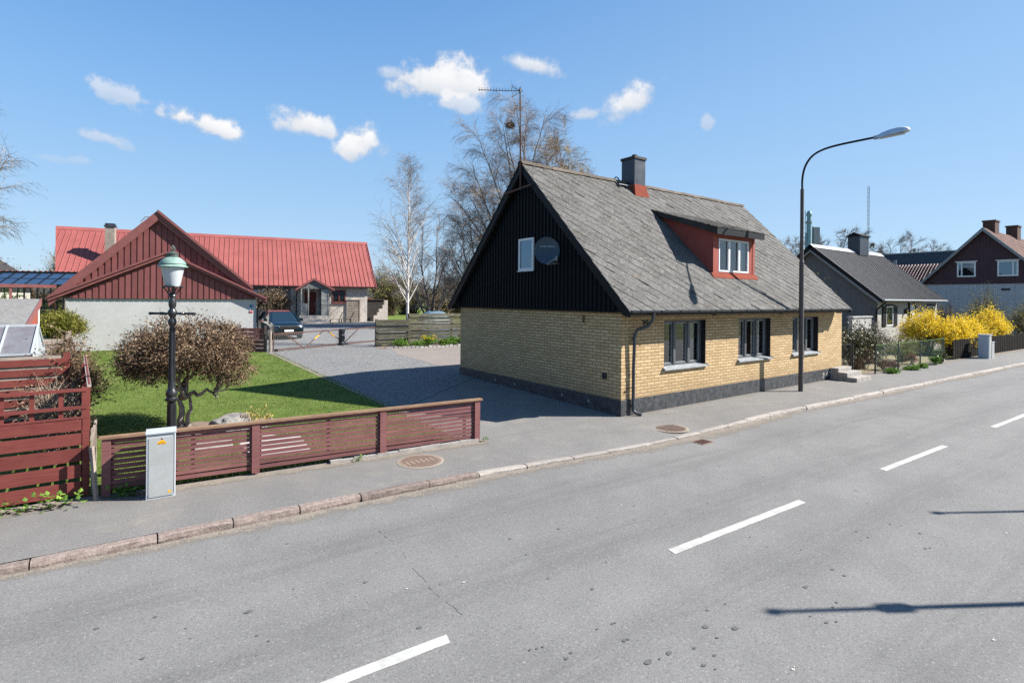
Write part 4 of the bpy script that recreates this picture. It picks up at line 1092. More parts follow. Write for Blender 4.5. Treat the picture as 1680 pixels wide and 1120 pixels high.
ring = [(lx+0.15*math.cos(i*6.283/18),ly+0.15*math.sin(i*6.283/18),3.155) for i in range(19)]
mb.tube(ring, 0.013, 6); mb.tube([(lx,ly,3.02),(lx,ly,3.16)],0.018,6)
mb.lathe([(0.15,3.145),(0.15,3.165)], (lx,ly,0), 18)
mb.build('cradle', M['black_iron'], L)
mb = MB(); mb.lathe([(0.105,3.165),(0.112,3.18),(0.168,3.475),(0.15,3.48)], (lx,ly,0), 24); mb.build('glass_shade', M['milk'], L, smooth=True)
mb = MB(); mb.lathe([(0.17,3.47),(0.222,3.478),(0.224,3.485),(0.188,3.515),(0.186,3.525),(0.196,3.53),(0.192,3.545),(0.165,3.585),(0.12,3.625),(0.075,3.645),(0.06,3.65)], (lx,ly,0), 24); cp = mb.build('hood', M['copper'], L, smooth=True)
mb = MB(); mb.lathe([(0.084,3.64),(0.084,3.655),(0.078,3.66),(0.078,3.69),(0.088,3.695),(0.088,3.705),(0.07,3.715),(0.05,3.72),(0.03,3.735),(0.022,3.75)], (lx,ly,0), 18); mb.build('chimney_cap', M['copper_dark'], L, smooth=True)
mb = MB()
for i in range(5):
    a = i*6.283/5; d = V(math.cos(a),math.sin(a),0); q = V(lx,ly,0)
    mb.tube([q+d*0.012+V(0,0,3.74), q+d*0.035+V(0,0,3.765), q+d*0.03+V(0,0,3.80), q+V(0,0,3.825)], 0.008, 5)
mb.lathe([(0.0,3.81),(0.016,3.82),(0.016,3.835),(0.0,3.85)], (lx,ly,0), 8)
mb.build('finial', M['copper_dark'], L)

# ------------------------------------------------------------------ big street lamp
P = thing('street_lamp', 'tall slim street lamp with curved arm in front of the brick house', 'street lamp', (18.30,8.72,0))
px, py = 18.30, 8.72
mb = MB(); mb.tube([(px,py,-0.05),(px,py,4.3)], 0.075, 12); mb.tube([(px,py,4.3),(px,py,4.36)],[0.075,0.058],12); mb.tube([(px,py,4.36),(px,py,6.72)], 0.057, 10)
mb.box(px-0.05,px+0.05,py-0.083,py-0.06,1.1,1.55)
mb.build('pole', M['lamp_pole'], P, smooth=True)
arm = [(8.72,6.66),(8.72,7.05),(8.66,7.38),(8.54,7.62),(8.36,7.79),(8.12,7.885),(7.84,7.93),(7.50,7.945),(7.1,7.945),(6.50,7.94)]
av = [V(px, y, z) for y, z in arm]; cv = []
for i in range(len(av)-1):
    p0, p1, p2, p3 = av[max(i-1,0)], av[i], av[i+1], av[min(i+2,len(av)-1)]
    for q in range(4):
        t = q/4; cv.append(0.5*((2*p1)+(p2-p0)*t+(2*p0-5*p1+4*p2-p3)*t*t+(3*p1-p0-3*p2+p3)*t*t*t))
cv.append(av[-1])
mb = MB(); mb.tube(cv, 0.034, 8); mb.build('arm', M['black_paint'], P, smooth=True)
mb = MB()
secs = [(6.56,0.05,7.90,7.985),(6.42,0.085,7.895,8.045),(6.2,0.125,7.90,8.09),(6.0,0.135,7.905,8.10),(5.85,0.125,7.915,8.08),(5.75,0.09,7.93,8.03),(5.71,0.03,7.945,7.97)]
k0 = 0; n = 12
for y, w, z0, z1 in secs:
    for i in range(n):
        a = 2*math.pi*i/n; zz = z0 + (z1-z0)*max(0, math.sin(a)); mb.v.append((px+w*math.cos(a), y, zz))
for s in range(len(secs)-1):
    for i in range(n): mb.face([s*n+i, s*n+(i+1)%n, (s+1)*n+(i+1)%n, (s+1)*n+i])
mb.face(list(range(n))); mb.face([(len(secs)-1)*n+i for i in range(n)])
hd = mb.build('lamp_head', M['alu'], P, smooth=True)
mb = MB(); mb.box(px-0.075,px+0.075,5.85,6.48,7.865,7.90); mb.build('lens', M['milk'], P, bevel=0.01)
mb = MB(); mb.box(px-0.045,px+0.045,6.48,6.62,7.88,7.98); mb.build('collar', M['steel'], P)

# poles on the far pavement: only their shadows reach the picture
def shadow_pole(tipx, tipy, h, label, collar):
    hl = h/0.806; bx, by = tipx+hl*0.8443, tipy-hl*0.536
    t = thing('slender_pole', label, 'pole', (bx,by,-0.1), 'poles on the opposite pavement')
    mb = MB(); mb.tube([(bx,by,-0.1),(bx,by,h-0.1)],[0.06,0.032],10); mb.build('shaft', M['steel'], t)
    mb = MB(); mb.lathe([(0.0,h-0.1),(0.06,h-0.06),(0.06,h),(0.0,h+0.04)],(bx,by,0),10); mb.build('finial', M['black_iron'], t)
    if collar:
        mb = MB(); mb.lathe([(0.05,h-1.2),(0.09,h-1.15),(0.09,h-0.95),(0.05,h-0.9)],(bx,by,0),10); mb.build('collar', M['black_iron'], t)
shadow_pole(5.36,2.71,5.6,'slender pole with a thick collar casting the nearer long shadow on the road', True)
shadow_pole(9.80,2.61,5.6,'plain slender pole casting the farther long shadow on the road', False)

# ------------------------------------------------------------------ boulder, flagstone
def rock(name, c, rad, seed, mat):
    import bmesh
    from mathutils import noise as nz
    bm = bmesh.new(); bmesh.ops.create_icosphere(bm, subdivisions=4, radius=1)
    for v in bm.verts:
        p = v.co.copy(); d = 1+0.28*nz.noise(p*1.3+V(seed,0,0))+0.12*nz.noise(p*3.1+V(0,seed,0))+0.05*nz.noise(p*8)
        p *= d; p = V(max(-0.86,min(0.8,p.x)), p.y, max(-0.3,min(0.72,p.z+0.12*p.x)))
        v.co = V(p.x*rad[0], p.y*rad[1], p.z*rad[2])
    me = bpy.data.meshes.new(name); bm.to_mesh(me); bm.free(); me.materials.append(mat)
    o = bpy.data.objects.new(name, me); o.location = c; COL.objects.link(o); o.rotation_euler = (0,0,0.3)
    return o
tag(rock('boulder', (1.98,13.05,0.10), (0.46,0.34,0.42), 3.1, M['stone']), 'grey boulder on the lawn behind the slatted fence', 'boulder')
tag(rock('stone', (2.62,13.15,0.06), (0.26,0.2,0.22), 9.1, M['stone']), 'small pale stone beside the grey boulder', 'stone')
mb = MB(); mb.prism([(1.95,10.6,0.05),(2.95,10.55,0.05),(3.05,11.6,0.06),(2.5,12.1,0.07),(1.9,11.7,0.06)], (0,0,0.045))
tag(mb.build('flagstone', M['pale_stone'], bevel=0.01), 'pale flagstone lying in the grass just behind the slatted fence', 'flagstone')
mb = MB(); mb.prism([(1.1,11.7,0.05),(1.78,11.6,0.05),(1.85,12.3,0.07),(1.3,12.45,0.07)], (0,0,0.05))
tag(mb.build('flagstone', M['concrete'], bevel=0.01), 'smaller grey flagstone beside the pale one behind the fence', 'flagstone')
# ------------------------------------------------------------------ garage with the red gable
aG = R(99.8); GT = V(math.sin(aG), math.cos(aG), 0); GN = V(-GT.y*-1, 0, 0)
GN = V(GT.y, -GT.x, 0)                       # towards the camera
if GN.y > 0: GN = -GN
GP = V(-0.53, 32.0, 0)
def gp(u, n, z): q = GP + GT*u + GN*n; return V(q.x, q.y, z)
def gb(mb, u0,u1,n0,n1,z0,z1): mb.hexa([gp(u0,n0,z0),gp(u1,n0,z0),gp(u1,n1,z0),gp(u0,n1,z0),gp(u0,n0,z1),gp(u1,n0,z1),gp(u1,n1,z1),gp(u0,n1,z1)])
g0 = 0.36
K = thing('garage', 'pale rendered garage with a red boarded double gable', 'garage', tuple(gp(2.4,0,0.4)))
mb = MB(); gb(mb,-1.48,6.42,-7.0,0.38,0.2,2.855); mb.build('wall', M['render'], K)
# upper gable, set back, and lower shallower gable in front
def tri(mb, pts, n0, n1): mb.prism([gp(u, n0, z) for u, z in pts], tuple(GN*(n1-n0)))
mb = MB(); tri(mb, [(-1.6,2.95),(6.5,2.95),(2.06,6.95)], -0.1, 0.30); ug = mb.build('gable_boards', M['red_board'], K)
mb = MB()
for i in range(33):
    u = -1.42+i*0.25; zt = min(2.95+(u+1.6)*4.0/3.66, 2.95+(6.5-u)*4.0/4.44)
    zb = max(3.05, min(2.95+(u+1.7)*0.478, 2.95+(6.6-u)*0.52))
    if zt-0.1 > zb: mb.cr = (i*7 % 10)/10; gb(mb,u-0.095,u+0.095,0.30,0.335,zb-0.1,zt-0.1)
mb.build('battens', M['red_board'], ug)
mb = MB(); tri(mb, [(-1.48,2.88),(6.42,2.88),(2.46,5.0)], 0.02, 0.42); lg = mb.build('lower_gable_boards', M['red_board'], K)
mb = MB()
for i in range(33):
    u = -1.36+i*0.25; zt = min(2.9+(u+1.48)*2.1/3.94, 2.9+(6.42-u)*2.1/3.96)-0.12
    if zt > 2.95: mb.cr = (i*3 % 10)/10; gb(mb,u-0.095,u+0.095,0.42,0.455,2.86,zt-0.03)
mb.build('battens', M['red_board'], lg)
mb = MB(); gb(mb,-1.52,6.46,0.0,0.44,2.855,2.88); mb.build('drip_board', M['dark_wood'], K)
# roofs and barge boards
def barge(mb, a, b, n0, n1, w):
    (ua,za),(ub,zb) = a, b
    mb.prism([gp(ua,n0,za), gp(ub,n0,zb), gp(ub,n0,zb-w), gp(ua,n0,za-w)], tuple(GN*(n1-n0)))
mb = MB()
for (a, b) in (((-2.05,2.98),(2.06,7.14)),((6.15,3.55),(2.06,7.14))):
    mb.prism([gp(a[0],0.5,a[1]), gp(b[0],0.5,b[1]), gp(b[0],0.5,b[1]-0.10), gp(a[0],0.5,a[1]-0.10)], tuple(GN*-7.6))
gr = mb.build('roof', M['red_roof'], K)
mb = MB(); barge(mb,(-2.05,2.98),(2.06,7.14),0.50,0.54,0.50); mb.build('barge_board', M['red_trim'], gr)
mb = MB(); barge(mb,(6.25,3.46),(2.06,7.14),0.50,0.54,0.26); barge(mb,(6.25,3.52),(2.06,7.20),0.54,0.60,0.15); barge(mb,(6.22,3.40),(2.06,7.0),0.44,0.50,0.33); mb.build('barge_board', M['red_trim'], gr)
mb = MB()
for (a, b) in (((-2.0,2.88),(2.46,5.05)),((6.85,2.88),(2.46,5.05))):
    mb.prism([gp(a[0],0.58,a[1]), gp(b[0],0.58,b[1]), gp(b[0],0.58,b[1]-0.06), gp(a[0],0.58,a[1]-0.06)], tuple(GN*-0.6))
lr = mb.build('lower_roof', M['red_roof'], K)
mb = MB()
for (a, b) in (((-2.06,2.92),(2.46,5.12)),((6.9,2.92),(2.46,5.12))):
    barge(mb, a, b, 0.58, 0.62, 0.20); barge(mb, (a[0],a[1]+0.045), (b[0],b[1]+0.045), 0.62, 0.68, 0.10)
mb.build('barge_board', M['red_trim'], lr)
mb = MB(); gb(mb,6.10,6.25,0.385,0.40,2.43,2.58); mb.build('sign_plate', M['sign_blue'], K)
mb = MB(); gb(mb,6.10,6.25,0.385,0.40,2.17,2.42); sp = mb.build('sign_plate', M['white_paint'], K)
mb = MB(); gb(mb,6.10,6.25,0.401,0.405,2.17,2.25); mb.build('red_band', M['sign_red'], sp)
mb = MB(); gb(mb,6.15,6.21,0.401,0.406,2.29,2.37); mb.build('emblem', M['ink'], sp)
mb = MB(); mb.tube([gp(6.85,0.4,2.86),gp(6.8,0.3,2.74),gp(6.55,0.42,2.62),gp(6.48,0.42,2.4),gp(6.48,0.42,0.4)],0.045,8); mb.build('downpipe', M['black_paint'], K)
mb = MB(); a = gp(-0.05,-2.6,6.85); mb.tube([gp(1.25,-1.0,6.2),gp(1.18,-1.0,6.75),gp(1.35,-1.0,6.98),gp(1.6,-1.0,7.0)],0.03,6); mb.build('roof_hoop', M['steel'], gr)

# ------------------------------------------------------------------ long red roofed house
RP = V(18.42, 50.7, 0)
def rp(u, n, z): q = RP + GT*u + GN*n; return V(q.x, q.y, z)
def rb(mb, u0,u1,n0,n1,z0,z1): mb.hexa([rp(u0,n0,z0),rp(u1,n0,z0),rp(u1,n1,z0),rp(u0,n1,z0),rp(u0,n0,z1),rp(u1,n0,z1),rp(u1,n1,z1),rp(u0,n1,z1)])
Q = thing('long_house', 'long low house with a bright red sheet metal roof behind the driveway gate', 'house', tuple(rp(-6,0,0.64)))
mb = MB(); rb(mb,-5.9,-2.35,-8,0.0,0.4,4.0); rb(mb,-2.35,1.0,-8,0.0,0.4,4.0); mb.build('wall', M['stone_wall'], Q)
mb = MB(); rb(mb,-22.3,-5.9,-8,0.0,0.4,4.0); mb.build('old_wall', M['grey_brick'], Q)
UR0 = -24.0
ez, rzz, rn = 4.06, 8.75, -4.6                # eave height, ridge height and setback
mb = MB()
for n0, z0 in ((0.35, ez), (2*rn-0.35, ez)):
    ul = -22.75
    mb.hexa([rp(ul,n0,z0-0.12),rp(1.8,n0,z0-0.12),rp(1.8,rn,rzz-0.12),rp(UR0,rn,rzz-0.12),rp(ul,n0,z0),rp(1.8,n0,z0),rp(1.8,rn,rzz),rp(UR0,rn,rzz)])
rf = mb.build('roof', M['red_roof'], Q)
mb = MB(); sl = (rzz-ez)/(0.35-rn)
for i in range(64):
    u = -24.05+i*0.408; mb.cr = ((i*13) % 10)/10
    w = 0.026
    f_ = min(1, max(0, (-22.75-u)/(-22.75-UR0))); ns = 0.36+(rn-0.36)*f_; zs = ez+(rzz-ez)*f_
    if u < UR0: continue
    mb.hexa([rp(u-w,ns,zs+0.002),rp(u+w,ns,zs+0.002),rp(u+w,rn,rzz+0.002),rp(u-w,rn,rzz+0.002),rp(u-w*0.6,ns,zs+0.055),rp(u+w*0.6,ns,zs+0.055),rp(u+w*0.6,rn,rzz+0.055),rp(u-w*0.6,rn,rzz+0.055)])
mb.build('roof_seams', M['red_roof'], rf)
mb = MB(); mb.prism([rp(UR0,rn+0.25,rzz-0.20),rp(UR0,rn,rzz+0.10),rp(UR0,rn-0.25,rzz-0.2)], tuple(GT*(1.85-UR0))); mb.build('ridge_flashing', M['red_roof'], rf)
mb = MB(); mb.prism([rp(-22.8,0.38,ez-0.18), rp(-22.8,0.38,ez+0.06), rp(UR0-0.05,rn,rzz+0.10), rp(UR0-0.05,rn,rzz-0.2)], tuple(GT*0.06)); mb.build('verge_flashing', M['red_roof'], rf); mb = MB(); mb.prism([rp(1.78,0.38,ez-0.18), rp(1.78,0.38,ez+0.06), rp(1.78,rn,rzz+0.10), rp(1.78,rn,rzz-0.2)], tuple(GT*0.05)); mb.build('verge_flashing', M['red_roof'], rf)
mb = MB(); rb(mb,-22.7,1.7,0.30,0.42,ez-0.16,ez-0.05); mb.build('gutter', M['black_paint'], Q)
mb = MB(); rb(mb,-20.0,-19.35,-1.7,-1.1,5.2,8.72); rc = mb.build('chimney', M['old_wood'], Q)
mb = MB(); rb(mb,-20.07,-19.28,-1.77,-1.03,8.66,8.78); rb(mb,-20.0,-19.35,-1.7,-1.1,8.86,8.94)
for u in (-19.95,-19.4):
    for n in (-1.65,-1.15): rb(mb,u-0.04,u+0.04,n-0.04,n+0.04,8.78,8.86)
mb.build('cowl', M['bluegrey'], rc)
# gable triangle
mb = MB(); mb.prism([rp(0.95,0.0,4.0), rp(0.95,rn*2,4.0), rp(0.95,rn,rzz-0.2)], tuple(GT*0.05)); mb.build('gable_end', M['stone_wall'], Q)
# porch
mb = MB()
for a, b in (((-5.62,3.72),(-4.12,4.68)),((-2.35,3.74),(-4.12,4.68))):
    mb.prism([rp(a[0],1.9,a[1]), rp(b[0],1.9,b[1]), rp(b[0],1.9,b[1]-0.09), rp(a[0],1.9,a[1]-0.09)], tuple(GN*-2.2))
po = mb.build('porch_roof', M['red_roof'], Q)
mb = MB()
for a, b in (((-5.66,3.74),(-4.12,4.73)),((-2.31,3.76),(-4.12,4.73))):
    mb.prism([rp(a[0],1.9,a[1]), rp(b[0],1.9,b[1]), rp(b[0],1.9,b[1]-0.2), rp(a[0],1.9,a[1]-0.2)], tuple(GN*0.04))
mb.build('barge_board', M['red_trim'], po)
mb = MB(); mb.prism([rp(-5.2,1.75,3.75),rp(-2.75,1.75,3.75),rp(-4.1,1.75,4.5)], tuple(GN*0.03))
for u in (-4.75,-4.4,-4.05,-3.7,-3.35): rb(mb,u-0.03,u+0.03,1.78,1.80,3.78,3.95)
mb.build('porch_gable', M['grey_panel'], po)
M['porch_grey'] = wood_mat('grey_green_boards', (0.20,0.205,0.195), (0.28,0.285,0.27), 0.7, (8,8,1))
for u in (-5.15,-4.55,-2.85):
    mb = MB(); rb(mb,u-0.05,u+0.05,1.68,1.78,1.35,3.75); mb.build('porch_post', M['porch_grey'], po)
for u0, u1 in ((-5.15,-4.5),(-3.45,-2.85)):
    mb = MB(); 
    for i in range(5):
        ua = u0+(u1-u0)*i/5; mb.cr = i/5; rb(mb,ua+0.006,ua+(u1-u0)/5-0.006,1.72,1.76,1.35,2.35)
    rb(mb,u0,u1,1.70,1.78,2.35,2.42)
    if u0 > -4: rb(mb,u0,u1,1.72,1.75,2.42,3.7)
    mb.build('porch_rail', M['porch_grey'], po)
mb = MB(); rb(mb,-2.86,-2.80,0.0,1.75,1.35,3.7); rb(mb,-3.45,-2.87,0.02,0.05,1.3,3.8); mb.build('porch_side', M['porch_grey'], po)
mb = MB(); rb(mb,-4.72,-3.75,0.01,0.06,1.33,3.45)
for z in (1.5,2.0,2.5,3.0): rb(mb,-4.62,-3.85,0.061,0.075,z,z+0.38)
dr = mb.build('front_door', M['fence_red'], Q)
mb = MB(); rb(mb,-3.88,-3.82,0.08,0.12,2.3,2.4); mb.build('handle', M['chrome'], dr)
mb = MB(); rb(mb,-5.3,-2.7,0.05,1.9,0.5,1.33); rb(mb,-5.2,-2.8,1.9,2.3,0.5,1.05); rb(mb,-5.2,-2.8,2.3,2.7,0.5,0.78); mb.build('doorstep', M['stone_wall'], Q)
# green hanging fish / lantern on the porch post is a garland of leaves
def window(parent, u0,u1,z0,z1,mat,mull,nn=0.0):
    mb = MB(); t = 0.09
    rb(mb,u0,u1,nn,nn+0.06,z0,z0+t); rb(mb,u0,u1,nn,nn+0.06,z1-t,z1); rb(mb,u0,u0+t,nn,nn+0.06,z0+t,z1-t); rb(mb,u1-t,u1,nn,nn+0.06,z0+t,z1-t)
    for i in range(1, mull):
        m = u0+(u1-u0)*i/mull; rb(mb,m-t*0.6,m+t*0.6,nn,nn+0.07,z0+t,z1-t)
    w = mb.build('window', mat, parent)
    mb = MB(); mb.quad(rp(u0+t,nn+0.02,z0+t),rp(u1-t,nn+0.02,z0+t),rp(u1-t,nn+0.02,z1-t),rp(u0+t,nn+0.02,z1-t)); mb.build('pane', M['glass_dark'], w, recalc=False)
    mb = MB(); rb(mb,u0-0.06,u1+0.06,nn,nn+0.14,z0-0.08,z0); mb.build('sill', M['red_trim'], w)
window(Q,-2.25,-1.05,2.5,3.7,M['fence_red'],2); window(Q,-9.6,-7.9,2.45,3.7,M['fence_red'],3)
mb = MB(); mb.tube([rp(-2.4,1.85,3.62),rp(-2.45,1.8,3.45),rp(-2.78,1.7,3.3),rp(-2.8,1.66,1.3)],0.045,6); mb.build('downpipe', M['black_paint'], Q); mb = MB(); mb.tube([rp(-5.55,1.85,3.6),rp(-5.5,1.5,3.4),rp(-5.45,0.3,3.2),rp(-5.45,0.1,0.6)],0.045,6); mb.build('downpipe', M['black_paint'], Q)
# slatted bin store beside the window
mb = MB(); 
for i in range(13): mb.cr = (i*7%10)/10; rb(mb,-0.9,0.25,0.06,0.09,0.66+i*0.155,0.66+i*0.155+0.125)
for u in (-0.92,0.27): rb(mb,u-0.05,u+0.05,0.02,0.12,0.6,2.78)
rb(mb,-0.97,0.32,0.0,0.14,2.72,2.80)
tag(mb.build('slatted_store', M['old_wood']), 'grey slatted wooden store against the cream house wall', 'store')
# stepped masonry wall
mb = MB(); rng = random.Random(9)
hts = [1.25,1.25,1.55,1.9,1.9,2.3,2.75,2.75]
for i, h in enumerate(hts):
    mb.cr = rng.random(); rb(mb,1.75+i*0.17,1.75+(i+1)*0.17-0.002,-0.75,-0.4,0.5,h)
tag(mb.build('stepped_wall', M['stone_wall']), 'pale stone wall stepping down beside the red roofed house', 'wall')
mb = MB(); mb.cr = 0.3; rb(mb,1.05,3.05,-1.9,-1.7,0.5,2.75); rb(mb,1.02,3.1,-1.95,-1.6,2.75,2.84); rb(mb,1.15,1.5,-1.7,-0.9,0.5,1.0)
tag(mb.build('garden_screen', M['dark_wood']), 'dark brown boarded screen behind the stepped stone wall', 'screen')
mb = MB(); rb(mb,1.02,1.7,-1.5,-0.6,2.85,2.93)
tag(mb.build('canopy', M['flash']), 'small orange awning at the corner of the cream house', 'awning')
# garden chairs
def chair(u, n, label):
    t = thing('garden_chair', label, 'chair', tuple(rp(u,n,0.64)), 'reclining chairs in front of the long house')
    mb = MB()
    for i in range(6): rb(mb,u-0.45+i*0.15,u-0.33+i*0.15,n-0.25,n+0.25,0.98+0.0*i,1.01)
    mb.build('seat', M['old_wood'], t)
    mb = MB(); 
    for i in range(5): mb.bar(rp(u+0.42+i*0.06,n-0.25,1.02+i*0.13), rp(u+0.42+i*0.06,n+0.25,1.02+i*0.13), 0.02, 0.1)
    mb.build('backrest', M['dark_wood'], t)
    for a in (-0.42,0.42):
        for b in (-0.22,0.22):
            mb = MB(); mb.bar(rp(u+a,n+b,0.62), rp(u+a*0.9,n+b,1.0), 0.05, 0.05); mb.build('leg', M['dark_wood'], t)
chair(-2.3,1.9,'reclining wooden garden chair nearest the porch of the long house'); chair(-1.25,1.6,'reclining wooden garden chair beside the slatted store')

# glazed veranda at the far left
W = thing('glass_veranda', 'dark framed glass veranda at the left end of the red roofed house', 'veranda', (-7.0,50,0.5))
A0, A1 = V(-12,53.5,0), V(-3.3,49.4,0); AD = (A1-A0).normalized(); AN = V(AD.y,-AD.x,0)
if AN.y > 0: AN = -AN
AL = (A1-A0).length
def ap(u,n,z): q = A0+AD*u+AN*n; return V(q.x,q.y,z)
mb = MB(); n = 12
for i in range(n+1):
    u = AL*i/n; mb.bar(ap(u,0,0.5),ap(u,0,3.7),0.09,0.09); mb.bar(ap(u,0,3.7),ap(u,-1.8,4.62),0.09,0.09)
    if i < n: mb.bar(ap(u+AL/n/2,0,0.5),ap(u+AL/n/2,0,3.7),0.05,0.05)
for z in (0.55,2.55,3.7): mb.bar(ap(0,0,z),ap(AL,0,z),0.1,0.1)
mb.bar(ap(0,-1.8,4.62),ap(AL,-1.8,4.62),0.12,0.2); mb.bar(ap(0,-0.9,4.16),ap(AL,-0.9,4.16),0.06,0.06)
mb.build('frame', M['black_paint'], W)
M['sky_glass'] = simple('blue_reflecting_glass', (0.03,0.055,0.10), 0.06, 0.1, 0.3, spec=1.0)
mb = MB(); mb.quad(ap(0,0,3.72),ap(AL,0,3.72),ap(AL,-1.8,4.62),ap(0,-1.8,4.62)); mb.build('roof_glass', M['sky_glass'], W, recalc=False)
mb = MB(); mb.quad(ap(0,-0.02,0.5),ap(AL,-0.02,0.5),ap(AL,-0.02,3.7),ap(0,-0.02,3.7)); mb.build('front_glass', M['glass'], W, recalc=False)
mb = MB()
for i in range(26): u = AL*i/26; mb.tube([ap(u+0.1,-1.85,4.62),ap(u+0.1,-1.85,4.78)],0.10,6)
mb.build('ridge_trim', M['red_trim'], W)
W2 = thing('small_arbour', 'red painted arbour frame in front of the glass veranda', 'arbour', (-5.5,47,0.6))
mb = MB()
for x in (-8.0,-5.9): mb.bar((x,48.2,0.5),(x,48.2,3.55),0.12,0.12)
mb.build('post', M['red_trim'], W2)
mb = MB(); mb.bar((-9,48.2,3.6),(-3.6,48.2,3.6),0.2,0.22); mb.build('beam', M['red_trim'], W2)
mb = MB(); mb.bar((-8,48.2,2.0),(-3.6,48.2,2.0),0.06,0.08); mb.build('rail', M['dark_wood'], W2)
# gable of a house beyond, at the picture edge
E_ = thing('pale_house', 'pale gabled house partly hidden at the far left behind bare shrubs', 'house', (-12,62,0.6))
hp = lambda x,y,z: V(x,y,z)
mb = MB(); mb.prism([(-22,66,0.4),(-9.6,62,0.4),(-9.6,62,4.2),(-15.8,64,9.3),(-22,66,4.2)], (2.5,8,0)); mb.build('wall', M['stone_wall'], E_)
mb = MB(); mb.prism([(-15.8,64,9.45),(-8.9,61.8,4.0),(-8.9,61.8,3.8),(-15.8,64,9.2)], (2.5,8,0)); mb.prism([(-15.8,64,9.45),(-22.7,66.2,4.0),(-22.7,66.2,3.8),(-15.8,64,9.2)], (2.5,8,0)); mb.prism([(-15.8,63.8,9.5),(-8.7,61.5,3.95),(-8.7,61.5,3.7),(-15.8,63.8,9.2)], (0.02,0.15,0)); mb.build('roof', M['dark_wood'], E_)

# ------------------------------------------------------------------ sheds and garden clutter on the left
S = thing('garden_shed', 'small red shed with a grey felt roof at the left edge', 'shed', (-3.2,23,0.3))
shx = -2.32
mb = MB(); mb.prism([(shx,21.2,0.2),(shx,24.6,0.2),(shx,24.6,2.70),(shx,21.2,2.02)], (-3.6,0,0)); mb.build('wall', M['fence_red'], S)
mb = MB()
for i in range(6):
    mb.cr = (i*7 % 10)/10
    z = 0.5+i*0.33; mb.box(shx+0.002, shx+0.02, 21.2, 24.6, z, z+0.30) if z+0.3 < 2.0 else None
for i in range(5):
    ya = 21.25+i*0.66; mb.cr = (i*3 % 10)/10; zt = 2.02+(ya+0.3-21.2)*0.2-0.02; mb.prism([(shx+0.002,ya,1.5),(shx+0.002,ya+0.64,1.5),(shx+0.002,ya+0.64,zt),(shx+0.002,ya,zt-0.1)],(0.02,0,0))
mb.build('side_boards', M['dormer_red'], S)
mb = MB(); mb.prism([(shx+0.05,20.8,2.03),(shx+0.05,24.9,2.86),(shx+0.05,24.9,2.80),(shx+0.05,20.8,1.97)], (-3.9,0,0)); mb.build('roof', M['felt'], S)
mb = MB(); mb.prism([(shx+0.08,20.8,2.05),(shx+0.08,24.9,2.88),(shx+0.08,24.9,2.66),(shx+0.08,20.8,1.83)], (-0.03,0,0)); mb.build('barge_board', M['red_trim'], S)
mb = MB(); mb.box(shx+0.0,shx+0.05,24.5,24.62,0.2,2.6); mb.box(shx-0.08,shx+0.05,21.15,21.19,0.2,1.95); mb.build('corner_board', M['white_paint'], S)
N = thing('greenhouse', 'small greenhouse with aluminium bars and hazy panes behind the red fence', 'greenhouse', (-2.0,16.9,0.1))
nx0, nx1 = -3.4, -1.63
mb = MB()
for x in (nx0,-2.75,-2.18,nx1):
    mb.bar((x,16.2,0.1),(x,16.2,1.66),0.04,0.04); mb.bar((x,16.2,1.66),(x,17.4,2.26),0.04,0.04)
for y, z in ((16.2,1.66),(17.4,2.26),(16.2,0.9)): mb.bar((nx0,y,z),(nx1,y,z),0.05,0.05)
for y in (16.2,16.8,17.4,18.6): mb.bar((nx1,y,0.1),(nx1,y,1.66+(min(y,17.4)-16.2)*0.5 if y <= 17.4 else 1.66),0.04,0.04)
mb.bar((nx1,17.4,2.26),(nx1,18.6,1.66),0.04,0.04); mb.bar((nx1,16.2,0.9),(nx1,18.6,0.9),0.04,0.04); mb.bar((nx0,18.6,1.66),(nx1,18.6,1.66),0.05,0.05)
mb.build('frame', M['alu'], N)
mb = MB(); mb.quad((nx0,16.2,1.65),(nx1,16.2,1.65),(nx1,17.4,2.25),(nx0,17.4,2.25)); mb.quad((nx0,18.6,1.65),(nx1,18.6,1.65),(nx1,17.4,2.25),(nx0,17.4,2.25)); mb.build('roof_pane', M['poly'], N, recalc=False)
mb = MB(); mb.quad((nx0,16.21,0.1),(nx1,16.21,0.1),(nx1,16.21,1.64),(nx0,16.21,1.64)); mb.build('front_pane', M['poly'], N, recalc=False)
M['pale_pane'] = simple('pale_side_pane', (0.42,0.47,0.50), 0.3, 0.08, 3, spec=0.5)
mb = MB(); mb.add([(nx1-0.01,16.2,0.1),(nx1-0.01,18.6,0.1),(nx1-0.01,18.6,1.65),(nx1-0.01,17.4,2.24),(nx1-0.01,16.2,1.65)],[(0,1,2,3,4)]); mb.build('side_pane', M['pale_pane'], N, recalc=False)
O = thing('compost_bin', 'weathered timber compost bin with sloping sides beside the greenhouse', 'compost bin', (-1.5,18.9,0.2))
mb = MB(); rng = random.Random(4)
for i in range(9):
    mb.cr = rng.random(); z = 0.2+i*0.18; mb.box(-2.4,-1.18,19.3,19.34,z,z+0.155)
    mb.cr = rng.random(); mb.bar((-1.14,19.3,z+0.08),(-0.96,17.9,z*0.86+0.06),0.03,0.15)
mb.build('boards', M['old_wood'], O)
mb = MB(); mb.box(-1.22,-1.12,19.28,19.4,0.1,1.98); mb.bar((-1.09,19.3,1.82),(-0.92,17.9,1.5),0.04,0.10); mb.build('post', M['old_wood'], O)
mb = MB(); mb.bar((-1.17,19.24,0.3),(-1.17,19.24,1.8),0.16,0.03); mb.build('red_panel', M['fence_red'], O)
